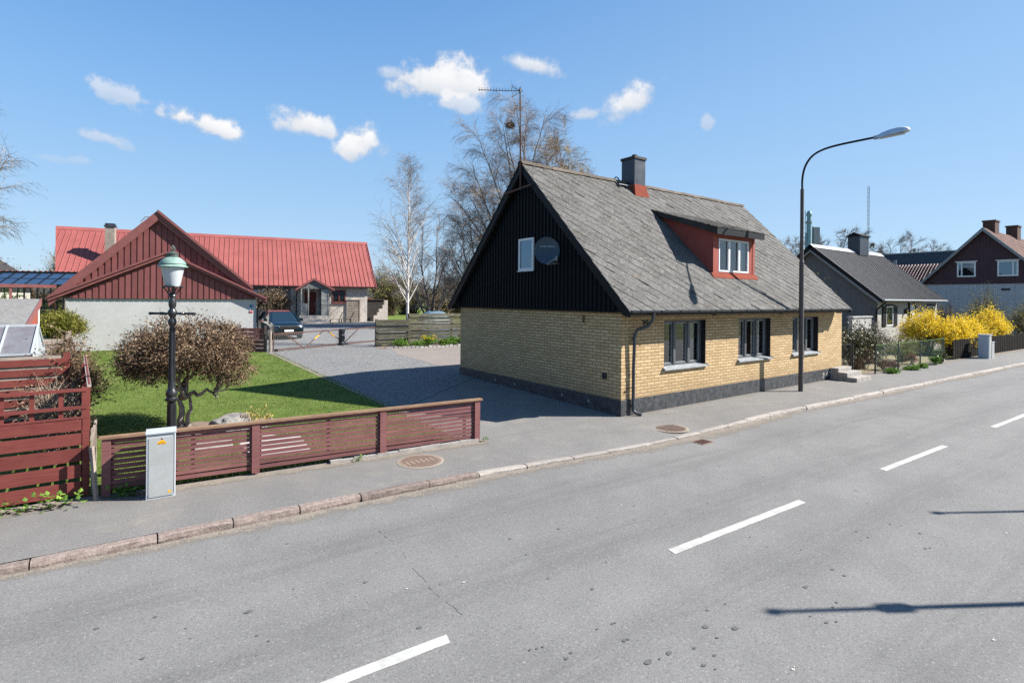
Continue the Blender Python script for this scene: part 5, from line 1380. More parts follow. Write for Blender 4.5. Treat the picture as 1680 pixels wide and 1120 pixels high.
# ------------------------------------------------------------------ driveway gate, board fences
GA, GB = V(5.98,27.75,gz(27.75)), V(12.45,30.7,gz(30.7)); gd = (GB-GA).normalized()
T_ = thing('sliding_gate', 'long rusty steel sliding gate with wire mesh across the driveway', 'gate', tuple(GA))
def gq(t, z): q = GA + (GB-GA)*t; return V(q.x, q.y, q.z+z)
mb = MB()
mb.bar(gq(0,0.86),gq(1.02,0.86),0.05,0.055); mb.bar(gq(0,0.08),gq(1.02,0.06),0.05,0.055)
for t in (0,0.58,1.0): mb.bar(gq(t,0.08),gq(t,0.9),0.05,0.05)
for a, b in (((0.08,0.88),(0.24,0.1)),((0.27,0.1),(0.43,0.9)),((0.45,0.9),(0.575,0.35)),((0.63,0.12),(0.79,0.88))): mb.bar(gq(*a),gq(*b),0.035,0.04)
mb.build('frame', M['rust_iron'], T_)
mb = MB()
for a, b in (((0.345,0.48),(0.385,0.66)),((0.49,0.70),(0.53,0.52))): mb.bar(gq(*a)+V(0,-0.025,0),gq(*b)+V(0,-0.025,0),0.01,0.06)
mb.build('reflector', M['yellow'], T_)
mb = MB()
for i in range(60): mb.bar(gq(i/60,0.08),gq(i/60,0.88),0.006,0.006)
for i in range(8): mb.bar(gq(0,0.15+i*0.1),gq(1,0.13+i*0.1),0.006,0.006)
mb.build('mesh', M['steel'], T_)
mb = MB(); q = gq(0.02,0.07); Mx = Matrix.Translation(q-V(0,0.05,0)) @ Matrix.Rotation(R(90),4,'X'); mb.lathe([(0.03,-0.04),(0.085,-0.03),(0.085,0.03),(0.03,0.04)],(0,0,0),14,Mx); mb.build('wheel', M['rubber'], T_)
mb = MB(); mb.lathe([(0.09,0.0),(0.16,0.06),(0.17,0.12),(0.12,0.2),(0.15,0.3),(0.17,0.42),(0.15,0.55),(0.12,0.62),(0.16,0.72),(0.17,0.82),(0.14,0.9)], tuple(gq(0.6,0)-V(0,0.15,0)), 10)
tag(mb.build('gate_post', M['black_iron']), 'squat black lock post standing in the middle of the gate', 'post')
mb = MB(); mb.tube([(5.83,27.72,0.2),(5.83,27.72,1.36)], 0.065, 8); mb.box(5.76,5.90,27.65,27.79,1.36,1.38)
tag(mb.build('gate_post', M['old_wood']), 'weathered grey post at the wheel end of the gate', 'post')
t = thing('board_fence', 'short dark red board fence between the garage and the gate', 'fence', (5.4,29.3,0.33)); rng = random.Random(3)
for k in range(6):
    mb = MB(); mb.cr = rng.random(); z = 0.42+k*0.195; mb.bar((4.2,28.6,z+0.02),(5.65,27.95,z),0.03,0.17); mb.build('board', M['fence'], t)
mb = MB(); mb.box(5.60,5.72,27.92,28.04,0.3,1.60); mb.build('post', M['dark_wood'], t)
# mossy fence behind the birch
def mossy(a, b, zt, n, label, seed, posts):
    a = V(*a); b = V(*b); rng = random.Random(seed); d = (b-a).normalized(); nn = V(d.y,-d.x,0)
    if nn.y > 0: nn = -nn
    t = thing('mossy_fence', label, 'fence', (a.x,a.y,gz(a.y)), None)
    z0 = gz(a.y)+0.10; h = (zt-z0)/n
    for k in range(n):
        mb = MB(); mb.cr = rng.random()
        off = nn*(0.02 if k % 2 else 0.06)
        mb.bar(a+off+V(0,0,z0+(k+0.5)*h+rng.uniform(-.015,.015)-a.z), b+off+V(0,0,z0+(k+0.5)*h+rng.uniform(-.02,.02)-b.z), 0.025, h*0.88); mb.build('board', M['moss_wood'], t)
    for s in posts:
        q = a+(b-a)*s-nn*0.03; mb = MB(); mb.box(q.x-0.06,q.x+0.06,q.y-0.06,q.y+0.06,gz(a.y)-0.1,zt+0.02); mb.build('post', M['moss_wood'], t)
mossy((11.15,27.75,0),(12.95,27.35,0),1.82,8,'low mossy board fence section at the left of the birch trunk',21,(0.02,0.98))
mossy((12.95,27.5,0),(17.8,27.2,0),2.12,9,'higher mossy board fence section at the right of the birch trunk',22,(0.01,0.55,0.98))
# row of edging stones
mb = MB(); rng = random.Random(31)
pts = [(11.3,26.75),(11.7,26.62),(13.0,26.2),(15.4,25.9),(19,25.8)]
for (xa,ya),(xb,yb_) in zip(pts, pts[1:]):
    n = max(1,int(math.hypot(xb-xa,yb_-ya)/0.22))
    for i in range(n):
        t0 = (i+0.08)/n; t1 = (i+0.92)/n; z = gz(ya); h = z+rng.uniform(0.05,0.12); mb.cr = rng.random()
        mb.bar((xa+(xb-xa)*t0,ya+(yb_-ya)*t0,(z+h)/2),(xa+(xb-xa)*t1,ya+(yb_-ya)*t1,(z+h)/2),0.10,h-z+0.04)
tag(mb.build('edging', M['pale_stone'], bevel=0.01), 'row of pale edging stones along the daffodil bed', 'stone edging')
# tarpaulin behind the fence
mb = MB(); rng = random.Random(13); nx, ny = 14, 6
for i in range(nx+1):
    for j in range(ny+1):
        x = 15.6+2.7*i/nx; y = 31.2+1.6*j/ny; e = math.sin(math.pi*i/nx)**0.5*math.sin(math.pi*j/ny)**0.5
        mb.v.append((x, y, 0.9+1.20*min(1,e*1.15)+rng.uniform(-0.05,0.05)*e))
for i in range(nx):
    for j in range(ny): mb.face([i*(ny+1)+j,(i+1)*(ny+1)+j,(i+1)*(ny+1)+j+1,i*(ny+1)+j+1])
mb.add([(15.6,31.2,0.4),(18.3,31.2,0.4),(18.3,32.8,0.4),(15.6,32.8,0.4),(15.6,31.2,0.92),(18.3,31.2,0.92),(18.3,32.8,0.92),(15.6,32.8,0.92)],[(0,1,5,4),(1,2,6,5),(2,3,7,6),(3,0,4,7)])
tag(mb.build('tarpaulin', M['blue_tarp'], smooth='all'), 'blue tarpaulin covered heap showing above the mossy fence', 'tarpaulin')

# ------------------------------------------------------------------ the dark teal car, front towards us
cx, cy, cz = 8.12, 36.0, gz(35)       # centre, nose towards -Y
K = thing('parked_car', 'dark teal sport utility car parked nose first behind the gate', 'car', (cx,cy,cz))
def loft(mb, secs, closed=True):
    k = len(mb.v); n = len(secs[0])
    for s in secs: mb.v += [tuple(p) for p in s]
    for i in range(len(secs)-1):
        for j in range(n): mb.face([k+i*n+j, k+i*n+(j+1)%n, k+(i+1)*n+(j+1)%n, k+(i+1)*n+j])
    mb.face([k+j for j in range(n)]); mb.face([k+(len(secs)-1)*n+j for j in range(n)][::-1])
def ring(y, w, zb, zt, crown=0.04, tuck=0.06):
    h = zt-zb
    half = [(0.0,zb),(w-tuck*1.5,zb),(w-0.02,zb+h*0.18),(w,zb+h*0.45),(w-0.01,zb+h*0.75),(w-tuck,zb+h*0.95),(w*0.6,zt+crown*0.5),(0.0,zt+crown)]
    pts = [(cx+x, cy+y, cz+z) for x,z in half] + [(cx-x, cy+y, cz+z) for x,z in half[::-1][1:-1]]
    return pts
mb = MB()
loft(mb, [ring(-2.28,0.72,0.32,0.62,0.0),ring(-2.25,0.82,0.24,0.80,0.01),ring(-2.12,0.90,0.22,0.93,0.02),ring(-1.7,0.95,0.22,1.00),ring(-1.1,0.96,0.22,1.07),ring(0,0.96,0.22,1.10),ring(1.4,0.96,0.24,1.12),ring(2.1,0.93,0.3,1.12),ring(2.3,0.86,0.4,1.05)])
mb.build('body', M['car'], K, smooth='all')
def cab(y, w0, w1, zb, zt): return [(cx+w0,cy+y,cz+zb),(cx+w1,cy+y,cz+zt-0.06),(cx+w1*0.82,cy+y,cz+zt),(cx-w1*0.82,cy+y,cz+zt),(cx-w1,cy+y,cz+zt-0.06),(cx-w0,cy+y,cz+zb)]
mb = MB()
loft(mb, [cab(-1.22,0.86,0.84,1.02,1.06),cab(-0.45,0.87,0.66,1.06,1.60),cab(0.4,0.88,0.66,1.06,1.655),cab(1.4,0.88,0.65,1.06,1.62),cab(2.1,0.86,0.74,1.06,1.25)])
mb.build('windows', M['car_glass'], K)
mb = MB()
def rf(y, w, z): return [(cx+w,cy+y,cz+z-0.06),(cx+w*0.82,cy+y,cz+z),(cx-w*0.82,cy+y,cz+z),(cx-w,cy+y,cz+z-0.06),(cx-w*0.8,cy+y,cz+z-0.05),(cx+w*0.8,cy+y,cz+z-0.05)]
loft(mb, [rf(-0.42,0.68,1.625),rf(0.4,0.68,1.685),rf(1.4,0.67,1.65),rf(2.1,0.76,1.30)])
for s in (1,-1):
    mb.bar((cx+s*0.86,cy-1.2,cz+1.06),(cx+s*0.675,cy-0.42,cz+1.58),0.06,0.06)
    mb.bar((cx+s*0.88,cy+0.35,cz+1.06),(cx+s*0.68,cy+0.30,cz+1.62),0.07,0.05); mb.bar((cx+s*0.87,cy+1.9,cz+1.06),(cx+s*0.68,cy+1.4,cz+1.60),0.2,0.06)
mb.build('roof', M['car'], K)
mb = MB(); mb.box(cx-0.52,cx+0.52,cy-2.315,cy-2.24,cz+0.62,cz+0.76); mb.box(cx-0.62,cx+0.62,cy-2.325,cy-2.22,cz+0.28,cz+0.46); mb.build('grille', M['rubber'], K)
for s in (1,-1):
    mb = MB(); mb.hexa([V(cx+s*0.50,cy-2.27,cz+0.73),V(cx+s*0.80,cy-2.20,cz+0.70),V(cx+s*0.90,cy-1.95,cz+0.80),V(cx+s*0.5,cy-2.1,cz+0.8),V(cx+s*0.50,cy-2.26,cz+0.82),V(cx+s*0.80,cy-2.18,cz+0.86),V(cx+s*0.91,cy-1.93,cz+0.90),V(cx+s*0.5,cy-2.1,cz+0.9)]); mb.build('headlight', M['chrome'], K)
    mb = MB(); mb.bar((cx+s*0.50,cy-2.30,cz+0.34),(cx+s*0.80,cy-2.22,cz+0.40),0.04,0.05); mb.build('fog_light', M['chrome'], K)
    mb = MB(); mb.box(cx+s*0.94-0.0,cx+s*0.94+s*0.22,cy-0.95,cy-0.82,cz+1.06,cz+1.22) if s > 0 else mb.box(cx+s*0.94-0.22,cx+s*0.94,cy-0.95,cy-0.82,cz+1.06,cz+1.22); mb.build('mirror', M['car'], K)
    for y in (-1.42,1.42):
        mb = MB(); Mx = Matrix.Translation(V(cx+s*0.84,cy+y,cz+0.35)) @ Matrix.Rotation(R(90),4,'Y'); mb.lathe([(0.2,-0.12),(0.34,-0.11),(0.355,-0.06),(0.355,0.06),(0.34,0.11),(0.2,0.12)],(0,0,0),20,Mx); w = mb.build('wheel', M['rubber'], K)
        mb = MB(); Mx = Matrix.Translation(V(cx+s*0.945,cy+y,cz+0.35)) @ Matrix.Rotation(R(90),4,'Y')
        mb.lathe([(0.04,-0.02),(0.22,-0.02),(0.22,0.02),(0.04,0.03)],(0,0,0),12,Mx); mb.build('rim', M['steel'], w)
mb = MB(); mb.bar((cx-0.52,cy-2.325,cz+0.80),(cx+0.52,cy-2.325,cz+0.80),0.02,0.035); mb.build('chrome_strip', M['chrome'], K)
mb = MB(); mb.box(cx-0.26,cx+0.26,cy-2.345,cy-2.326,cz+0.47,cz+0.58); mb.build('number_plate', M['plate'], K)

# ------------------------------------------------------------------ right hand side: neighbours
# grey house
U0, U1, W0, W1 = 36.43, 47.1, 13.02, 20.3; UE, UR, UY = 3.12, 6.62, 16.66
B = thing('grey_house', 'grey single storey house with corrugated roof and dark shutters beyond the forsythia', 'house', (U0,W0,0))
mb = MB(); mb.box(U0+0.2,U1,W0,W0+0.25,0,2.98); mb.box(U0+0.2,U1,W1-0.25,W1,0,2.98); mb.box(U1-0.25,U1,W0+0.25,W1-0.25,0,2.98); mb.build('wall', M['white_brick'], B)
mb = MB(); mb.prism([(U0,W0+0.01,0),(U0,W0+0.01,2.95),(U0,UY,UR-0.25),(U0,W1,2.95),(U0,W1,0)], (0.2,0,0)); mb.build('gable_wall', M['gable_shaded'], B)
def uz(y): return UE+(y-(W0-0.45))*(UR-UE)/(UY-W0+0.45)
mb = MB()
for s in (0,1):
    ye = W0-0.45 if s == 0 else 2*UY-W0+0.45
    mb.prism([(U0-0.35,ye,UE),(U0-0.35,UY,UR),(U0-0.35,UY,UR-0.1),(U0-0.35,ye,UE-0.1)], (U1-U0+0.65,0,0))
ro = mb.build('roof', M['grey_slate'], B)
mb = MB(); x = U0-0.33; k = 0
rng = random.Random(5)
while x < U1+0.28:
    mb.cr = rng.random()*0.6+(0.9 if k % 6 == 0 else 0.0)
    mb.hexa([V(x,W0-0.46,UE+0.002),V(x+0.09,W0-0.46,UE+0.002),V(x+0.09,UY,UR+0.002),V(x,UY,UR+0.002),V(x+0.025,W0-0.46,UE+0.06),V(x+0.065,W0-0.46,UE+0.06),V(x+0.065,UY,UR+0.06),V(x+0.025,UY,UR+0.06)])
    x += 0.43; k += 1
mb.build('corrugation', M['grey_slate'], ro)
mb = MB(); mb.prism([(U0-0.4,UY-0.25,UR-0.15),(U0-0.4,UY,UR+0.10),(U0-0.4,UY+0.25,UR-0.15)], (U1-U0+0.75,0,0)); mb.build('ridge_cap', M['sill'], ro)
mb = MB()
for s in (0,1):
    ye = W0-0.5 if s == 0 else 2*UY-W0+0.5
    mb.prism([(U0-0.40,ye,UE-0.02),(U0-0.40,UY,UR+0.06),(U0-0.40,UY,UR-0.28),(U0-0.40,ye,UE-0.22)], (0.045,0,0))
mb.build('barge_board', M['black_paint'], ro)
mb = MB()
for s in (0,1):
    ye = W0-0.3 if s == 0 else 2*UY-W0+0.3
    mb.prism([(U0-0.36,ye,UE-0.12),(U0-0.36,UY,UR-0.25),(U0-0.36,UY,UR-0.42),(U0-0.36,ye,UE-0.28)], (0.03,0,0))
mb.build('under_board', M['sash'], ro)
mb = MB(); mb.tube([(U0-0.3,W0-0.52,UE-0.03),(U1+0.3,W0-0.52,UE-0.03)],0.06,8); mb.build('gutter', M['sill'], B)
mb = MB(); mb.tube([(U0+0.1,W0-0.5,UE-0.08),(U0+0.05,W0-0.45,UE-0.2),(U0-0.05,W0-0.06,UE-0.6),(U0-0.05,W0-0.05,0)],0.05,8); mb.build('downpipe', M['black_paint'], B)
mb = MB(); c = (42.3,45.2); mb.box(42.5,44.0,UY-0.45,UY+0.35,UR-0.3,UR+1.05); cw = mb.build('chimney', M['bluegrey'], B)
mb = MB(); mb.box(42.4,44.1,UY-0.55,UY+0.45,UR+1.05,UR+1.12); mb.prism([(42.45,UY-0.5,UR+1.12),(42.45,UY-0.05,UR+1.35),(42.45,UY+0.4,UR+1.12)],(1.6,0,0)); mb.build('cap', M['black_paint'], cw)
mb = MB(); mb.box(44.0,44.05,UY-0.45,UY+0.35,UR-0.3,UR+1.05); mb.build('side_flashing', M['sill'], cw)
def uwin(x0,x1,z0,z1,shut):
    y = W0; mb = MB(); t = 0.08
    mb.box(x0,x1,y-0.03,y-0.001,z0,z0+t); mb.box(x0,x1,y-0.03,y-0.001,z1-t,z1); mb.box(x0,x0+t,y-0.03,y-0.001,z0+t,z1-t); mb.box(x1-t,x1,y-0.03,y-0.001,z0+t,z1-t)
    w = mb.build('window', M['white_paint'], B)
    mb = MB(); mb.quad((x0+t,y-0.012,z0+t),(x1-t,y-0.012,z0+t),(x1-t,y-0.012,z1-t),(x0+t,y-0.012,z1-t)); mb.build('pane', M['glass_dark'], w, recalc=False)
    for s in (0,1):
        if shut:
            a = x0-0.62 if s == 0 else x1+0.02; mb = MB(); mb.box(a,a+0.6,y-0.05,y-0.002,z0-0.02,z1+0.02)
            for i in range(9): mb.box(a+0.06,a+0.54,y-0.062,y-0.05,z0+0.05+i*(z1-z0-0.1)/9,z0+0.10+i*(z1-z0-0.1)/9)
            mb.build('shutter', M['black_paint'], w)
    mb = MB(); mb.box(x0-0.1,x1+0.1,y-0.07,y-0.002,z1+0.03,z1+0.12); mb.build('head', M['black_paint'], w)
uwin(37.95,39.05,1.5,2.72,True); uwin(45.2,46.6,1.7,2.72,False)
mb = MB(); mb.box(41.75,42.65,W0-0.06,W0-0.002,0.55,2.80); mb.box(41.85,42.2,W0-0.075,W0-0.06,1.6,2.6); dr = mb.build('front_door', M['white_paint'], B)
mb = MB(); mb.box(41.58,41.75,W0-0.08,W0-0.002,0.5,2.95); mb.box(42.65,42.80,W0-0.08,W0-0.002,0.5,2.95); mb.build('door_frame', M['black_paint'], dr)
mb = MB(); mb.box(41.85,42.15,W0-0.08,W0-0.062,1.95,2.25); mb.build('door_pane', M['glass_dark'], dr)
mb = MB(); mb.box(40.9,41.05,W0-0.2,W0,2.25,2.5); mb.tube([(40.98,W0-0.12,2.5),(40.98,W0-0.12,2.6)],[0.1,0.02],6); mb.build('wall_lamp', M['black_iron'], B)
mb = MB(); mb.box(41.2,43.2,11.8,13.0,0,0.5); mb.box(41.2,43.2,11.5,11.8,0,0.25); mb.build('doorstep', M['concrete'], B)
# white brick garden wall beside it
mb = MB()
mb.box(30.6,33.0,12.0,12.2,0,2.15); mb.box(30.6,33.05,11.95,12.25,2.15,2.22)
tag(mb.build('garden_wall', M['white_brick']), 'white brick garden wall between the shrubs and the grey house', 'wall')

# maroon house
XM, MY0, MY1, MYR = 58.0, 8.6, 17.0, 12.84
B = thing('maroon_house', 'dark maroon boarded house over a pale ground floor with two brick chimneys', 'house', (XM,MYR,0))
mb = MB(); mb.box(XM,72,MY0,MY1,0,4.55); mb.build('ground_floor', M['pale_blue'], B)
mb = MB()
for i in range(38):
    y = MY0+0.1+i*0.222; mb.cr = (i*7%10)/10; mb.box(XM-0.03,XM,y-0.03,y+0.03,0,4.5)
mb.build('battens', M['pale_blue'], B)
def mz(y): return 9.05-abs(y-MYR)*1.04
mb = MB(); mb.prism([(XM-0.06,MY0-0.05,4.55),(XM-0.06,MY1+0.05,4.55),(XM-0.06,MY1+0.05,mz(MY1)),(XM-0.06,MYR,8.95),(XM-0.06,MY0-0.05,mz(MY0))], (0.5,0,0)); ug = mb.build('upper_boards', M['maroon'], B)
mb = MB()
for i in range(38):
    y = MY0+0.1+i*0.222; mb.cr = (i*3%10)/10; mb.box(XM-0.085,XM-0.06,y-0.03,y+0.03,4.55,mz(y)-0.15)
mb.build('battens', M['maroon'], ug)
mb = MB()
for s in (-1,1):
    ye = MYR+s*4.45
    mb.prism([(XM-0.5,ye,mz(ye)+0.12),(XM-0.5,MYR,9.17),(XM-0.5,MYR,9.05),(XM-0.5,ye,mz(ye))],(15,0,0))
ro = mb.build('roof', M['tile_pale'], B)
mb = MB(); rng = random.Random(2)
sl = math.sqrt(1+1.04**2)
for r in range(19):
    a = 4.45*(1-r/19.0); b = 4.45*(1-(r+1.15)/19.0); y0_, y1_ = MYR-a, MYR-max(b,0)
    for c in range(50):
        mb.cr = rng.random(); x = XM-0.52+c*0.3
        mb.hexa([V(x,y0_,mz(y0_)+0.13),V(x+0.17,y0_,mz(y0_)+0.13),V(x+0.17,y1_,mz(y1_)+0.12),V(x,y1_,mz(y1_)+0.12),V(x+0.03,y0_,mz(y0_)+0.19),V(x+0.14,y0_,mz(y0_)+0.19),V(x+0.14,y1_,mz(y1_)+0.15),V(x+0.03,y1_,mz(y1_)+0.15)])
mb.build('roof_tiles', M['tile_pale'], ro, recalc=False)
mb = MB()
for s in (-1,1):
    ye = MYR+s*4.5; mb.prism([(XM-0.55,ye,mz(ye)+0.15),(XM-0.55,MYR,9.22),(XM-0.55,MYR,8.92),(XM-0.55,ye,mz(ye)-0.12)],(0.06,0,0))
mb.build('barge_board', M['sash'], ro)
for xa, xb, zt in ((59.3,61.9,9.95),(66.8,69.2,10.15)):
    mb = MB(); mb.box(xa,xa+1.3,MYR-0.4,MYR+0.4,8.6,zt-0.1); c = mb.build('chimney', M['brown_brick'], B)
    mb = MB(); mb.box(xa-0.06,xa+1.36,MYR-0.46,MYR+0.46,zt-0.1,zt+0.02); mb.build('cap', M['brown_brick'], c)
mb = MB(); mb.hexa([V(64,MYR-2.6,mz(MYR-2.6)+0.2),V(64.8,MYR-2.6,mz(MYR-2.6)+0.2),V(64.8,MYR-1.4,mz(MYR-1.4)+0.2),V(64,MYR-1.4,mz(MYR-1.4)+0.2),V(64,MYR-2.6,mz(MYR-2.6)+0.26),V(64.8,MYR-2.6,mz(MYR-2.6)+0.26),V(64.8,MYR-1.4,mz(MYR-1.4)+0.26),V(64,MYR-1.4,mz(MYR-1.4)+0.26)]); mb.build('roof_light', M['sill'], ro)
for ya, yb_ in ((13.35,14.6),(10.7,11.98)):
    t = 0.11; za, zb = 5.15, 6.42; xa = XM-0.13; mb = MB()
    mb.box(xa,xa+0.05,ya,yb_,za,za+t); mb.box(xa,xa+0.05,ya,yb_,zb-t,zb); mb.box(xa,xa+0.05,ya,ya+t,za+t,zb-t); mb.box(xa,xa+0.05,yb_-t,yb_,za+t,zb-t)
    m = yb_-0.32 if ya > 12 else ya+0.32; mb.box(xa,xa+0.05,m-0.05,m+0.05,za+t,zb-t); w = mb.build('window', M['white_paint'], B)
    mb = MB(); mb.quad((xa+0.03,yb_-t,za+t),(xa+0.03,ya+t,za+t),(xa+0.03,ya+t,zb-t),(xa+0.03,yb_-t,zb-t)); mb.build('pane', M['glass_dark'], w, recalc=False)
    mb = MB(); mb.box(xa-0.08,xa+0.05,ya-0.12,yb_+0.12,zb+0.005,zb+0.07); mb.build('head', M['white_paint'], w)
mb = MB(); mb.box(XM-0.045,XM-0.03,11.2,11.75,4.0,4.15); mb.build('vent', M['black_paint'], B)

# roofs glimpsed between the two houses
B = thing('dark_roofed_building', 'long building with a dark slate roof beyond the grey house', 'building', (84,22,0))
mb = MB(); mb.box(76.5,85,10,31,0,5.0); mb.build('wall', M['grey_panel'], B)
mb = MB(); mb.prism([(75.8,0,4.6),(80.5,0,9.1),(85.2,0,4.6),(85.2,0,4.4),(80.5,0,8.9),(75.8,0,4.4)], (0,1,0)); mb.v = [(x, 9.5 if y == 0 else 31.5, z) for x,y,z in mb.v]; ro = mb.build('roof', M['dark_roof'], B)
mb = MB(); rng = random.Random(3)
for r in range(14):
    for c in range(50):
        mb.cr = rng.random(); y = 9.6+c*0.438; a = r/14; b = (r+1.1)/14
        p = lambda t, yy, h: V(75.8+4.7*t-0.06, yy, 4.6+4.5*t+h)
        mb.add([p(a,y,0.09),p(a,y+0.42,0.09),p(b,y+0.42,0.03),p(b,y,0.03),p(a,y,0.0),p(a,y+0.42,0.0)],[(0,1,2,3),(0,4,5,1)])
mb.build('roof_slates', M['dark_roof'], ro, recalc=False)
mb = MB(); mb.box(80.3,80.7,9.5,31.5,9.08,9.22); mb.build('ridge_cap', M['sill'], B)
B = thing('red_tiled_outbuilding', 'low outbuilding with a dark red tiled roof behind the grey house', 'outbuilding', (66,19,0))
mb = MB(); mb.box(62.5,69,16.5,22.3,0,4.4); mb.build('wall', M['grey_panel'], B)
M['tile_dark'] = simple('dark_red_tile', (0.085,0.026,0.028), 0.55, 0.2, 4, spec=0.35, rnd=0.35)
mb = MB(); mb.prism([(61.8,0,4.1),(65.5,0,6.75),(69.2,0,4.1),(69.2,0,3.95),(65.5,0,6.6),(61.8,0,3.95)], (0,1,0)); mb.v = [(x, 15.6 if y == 0 else 22.5, z) for x,y,z in mb.v]; ro = mb.build('roof', M['tile_dark'], B)
mb = MB()
for r in range(13):
    for c in range(26):
        mb.cr = rng.random(); y = 15.6+c*0.265; a = r/13; b = (r+1.12)/13
        p = lambda t, yy, h: V(61.8+3.7*t-0.05, yy, 4.1+2.65*t+h)
        mb.hexa([p(a,y,0.02),p(a,y+0.16,0.02),p(b,y+0.16,0.0),p(b,y,0.0),p(a,y+0.04,0.13),p(a,y+0.12,0.13),p(b,y+0.12,0.07),p(b,y+0.04,0.07)])
mb.build('roof_tiles', M['tile_dark'], ro, recalc=False)
mb = MB(); p = lambda t, yy, h: V(61.8+3.7*t-0.1, yy, 4.1+2.65*t+h)
mb.hexa([p(0.72,15.9,0.1),p(0.72,17.0,0.1),p(0.98,17.0,0.1),p(0.98,15.9,0.1),p(0.72,15.9,0.22),p(0.72,17.0,0.22),p(0.98,17.0,0.22),p(0.98,15.9,0.22)]); mb.build('roof_light', M['terracotta'], ro)
mb = MB(); mb.tube([(65.3,21.6,6.5),(65.3,21.6,7.35)],0.15,8); mb.build('vent_pipe', M['sash'], ro)

# teal factory chimney, sign, mast
B = thing('teal_flue', 'pale teal factory flue with a ladder above the grey house', 'flue', (114.2,52.8,0))
fx, fy = 114.0, 52.9
mb = MB(); mb.lathe([(0.5,0),(0.5,19.5),(0.42,19.5),(0.42,20.4),(0.55,20.5),(0.55,20.9),(0.3,21.5)],(fx,fy,0),14); mb.build('stack', M['teal_metal'], B)
mb = MB(); mb.lathe([(0.62,19.0),(0.62,19.3)],(fx,fy,0),14); mb.bar((fx-0.9,fy+0.7,0),(fx-0.9,fy+0.7,21.7),0.09,0.09); mb.bar((fx-0.6,fy+0.45,0),(fx-0.6,fy+0.45,21.7),0.09,0.09)
for i in range(20): mb.bar((fx-0.9,fy+0.7,2+i),(fx-0.6,fy+0.45,2+i),0.07,0.07)
mb.build('ladder', M['steel'], B)
mb = MB(); mb.box(113.4,113.7,53.0,53.3,0,17); mb.build('side_pipe', M['teal_metal'], B)
B = thing('sign_board', 'tall grey sign board standing next to the teal flue', 'sign', (115.3,52,0))
mb = MB(); mb.bar((115.4,51.95,16.5),(115.42,51.94,16.5),0.01,0.01)
mb = MB(); mb.prism([(114.75,52.45,14.2),(115.85,51.6,14.2),(115.85,51.6,18.2),(114.75,52.45,18.2)],(0.15,0.2,0)); mb.build('panel', M['sign_panel'], B)
mb = MB(); mb.bar((114.8,52.5,0),(114.8,52.5,18.3),0.22,0.22); mb.bar((115.9,51.7,0),(115.9,51.7,17.6),0.1,0.1); mb.build('post', M['dark_wood'], B)
B = thing('radio_mast', 'very thin tall radio mast far away on the horizon', 'mast', (292.8,108.1,0))
mx, my = 292.8, 108.1
mb = MB()
for i in range(3):
    a = i*2.094; mb.tube([(mx+0.45*math.cos(a),my+0.45*math.sin(a),0),(mx+0.45*math.cos(a),my+0.45*math.sin(a),59)],0.07,4)
for k in range(28):
    for i in range(3):
        a = i*2.094; b = (i+1)*2.094; mb.tube([(mx+0.45*math.cos(a),my+0.45*math.sin(a),k*2.1),(mx+0.45*math.cos(b),my+0.45*math.sin(b),k*2.1+2.1)],0.04,3)
mb.build('lattice', M['steel'], B)

# chain link fence in front of the shrubs
B = thing('chain_link_fence', 'low green chain link fence on black posts along the shrub bed', 'fence', (25.2,9.0,0))
fpts = [(23.9,9.35),(25.3,9.05),(27.5,8.95),(29.95,8.88),(33.3,8.92)]
for x, y in fpts:
    mb = MB(); mb.tube([(x,y,-0.05),(x,y,1.28)],0.032,7); mb.build('post', M['black_iron'], B)
def wire_mat():
    m = bpy.data.materials.new('green_wire_mesh'); m.use_nodes = True; nt = NT(m); b = nt.n['Principled BSDF']
    b.inputs['Base Color'].default_value = (0.05,0.12,0.085,1); b.inputs['Roughness'].default_value = 0.5
    co = nt.new('ShaderNodeTexCoord'); s = nt.sep(co.outputs['Object'])
    h = nt.math('MULTIPLY', nt.math('ADD', s[0], s[2]), 14.0); g = nt.math('MULTIPLY', nt.math('SUBTRACT', s[0], s[2]), 14.0)
    f = lambda q: nt.math('LESS_THAN', nt.math('ABSOLUTE', nt.math('SUBTRACT', nt.math('FRACT', q), 0.5)), 0.03)
    al = nt.math('MAXIMUM', f(h), f(g)); nt.link(al, b.inputs['Alpha']); return m
M['wire'] = wire_mat()
mb = MB()
for (x0,y0),(x1,y1) in zip(fpts[1:], fpts[2:]): mb.quad((x0,y0-0.03,0.05),(x1,y1-0.03,0.05),(x1,y1-0.03,1.2),(x0,y0-0.03,1.2))
mb.build('wire_mesh', M['wire'], B, recalc=False)
mb = MB()
for (x0,y0),(x1,y1) in zip(fpts[1:], fpts[2:]): mb.tube([(x0,y0-0.03,1.2),((x0+x1)/2,(y0+y1)/2-0.03,1.185),(x1,y1-0.03,1.2)],0.012,5)
mb.build('top_wire', M['leaf_green'], B)
# iron garden gate beside the steps
B = thing('garden_gate', 'narrow black iron garden gate beside the concrete steps', 'gate', (23.6,9.5,0))
mb = MB(); 
for x in (23.2,23.32,23.6,24.25): mb.tube([(x,9.55,0),(x,9.55,1.35)],0.025,6)
mb.bar((23.3,9.55,1.25),(24.25,9.55,1.25),0.03,0.03); mb.bar((23.3,9.55,0.15),(24.25,9.55,0.15),0.03,0.03)
for i in range(7): mb.tube([(23.35+i*0.13,9.55,0.15),(23.35+i*0.13,9.55,1.25)],0.008,4)
mb.build('bars', M['black_iron'], B)
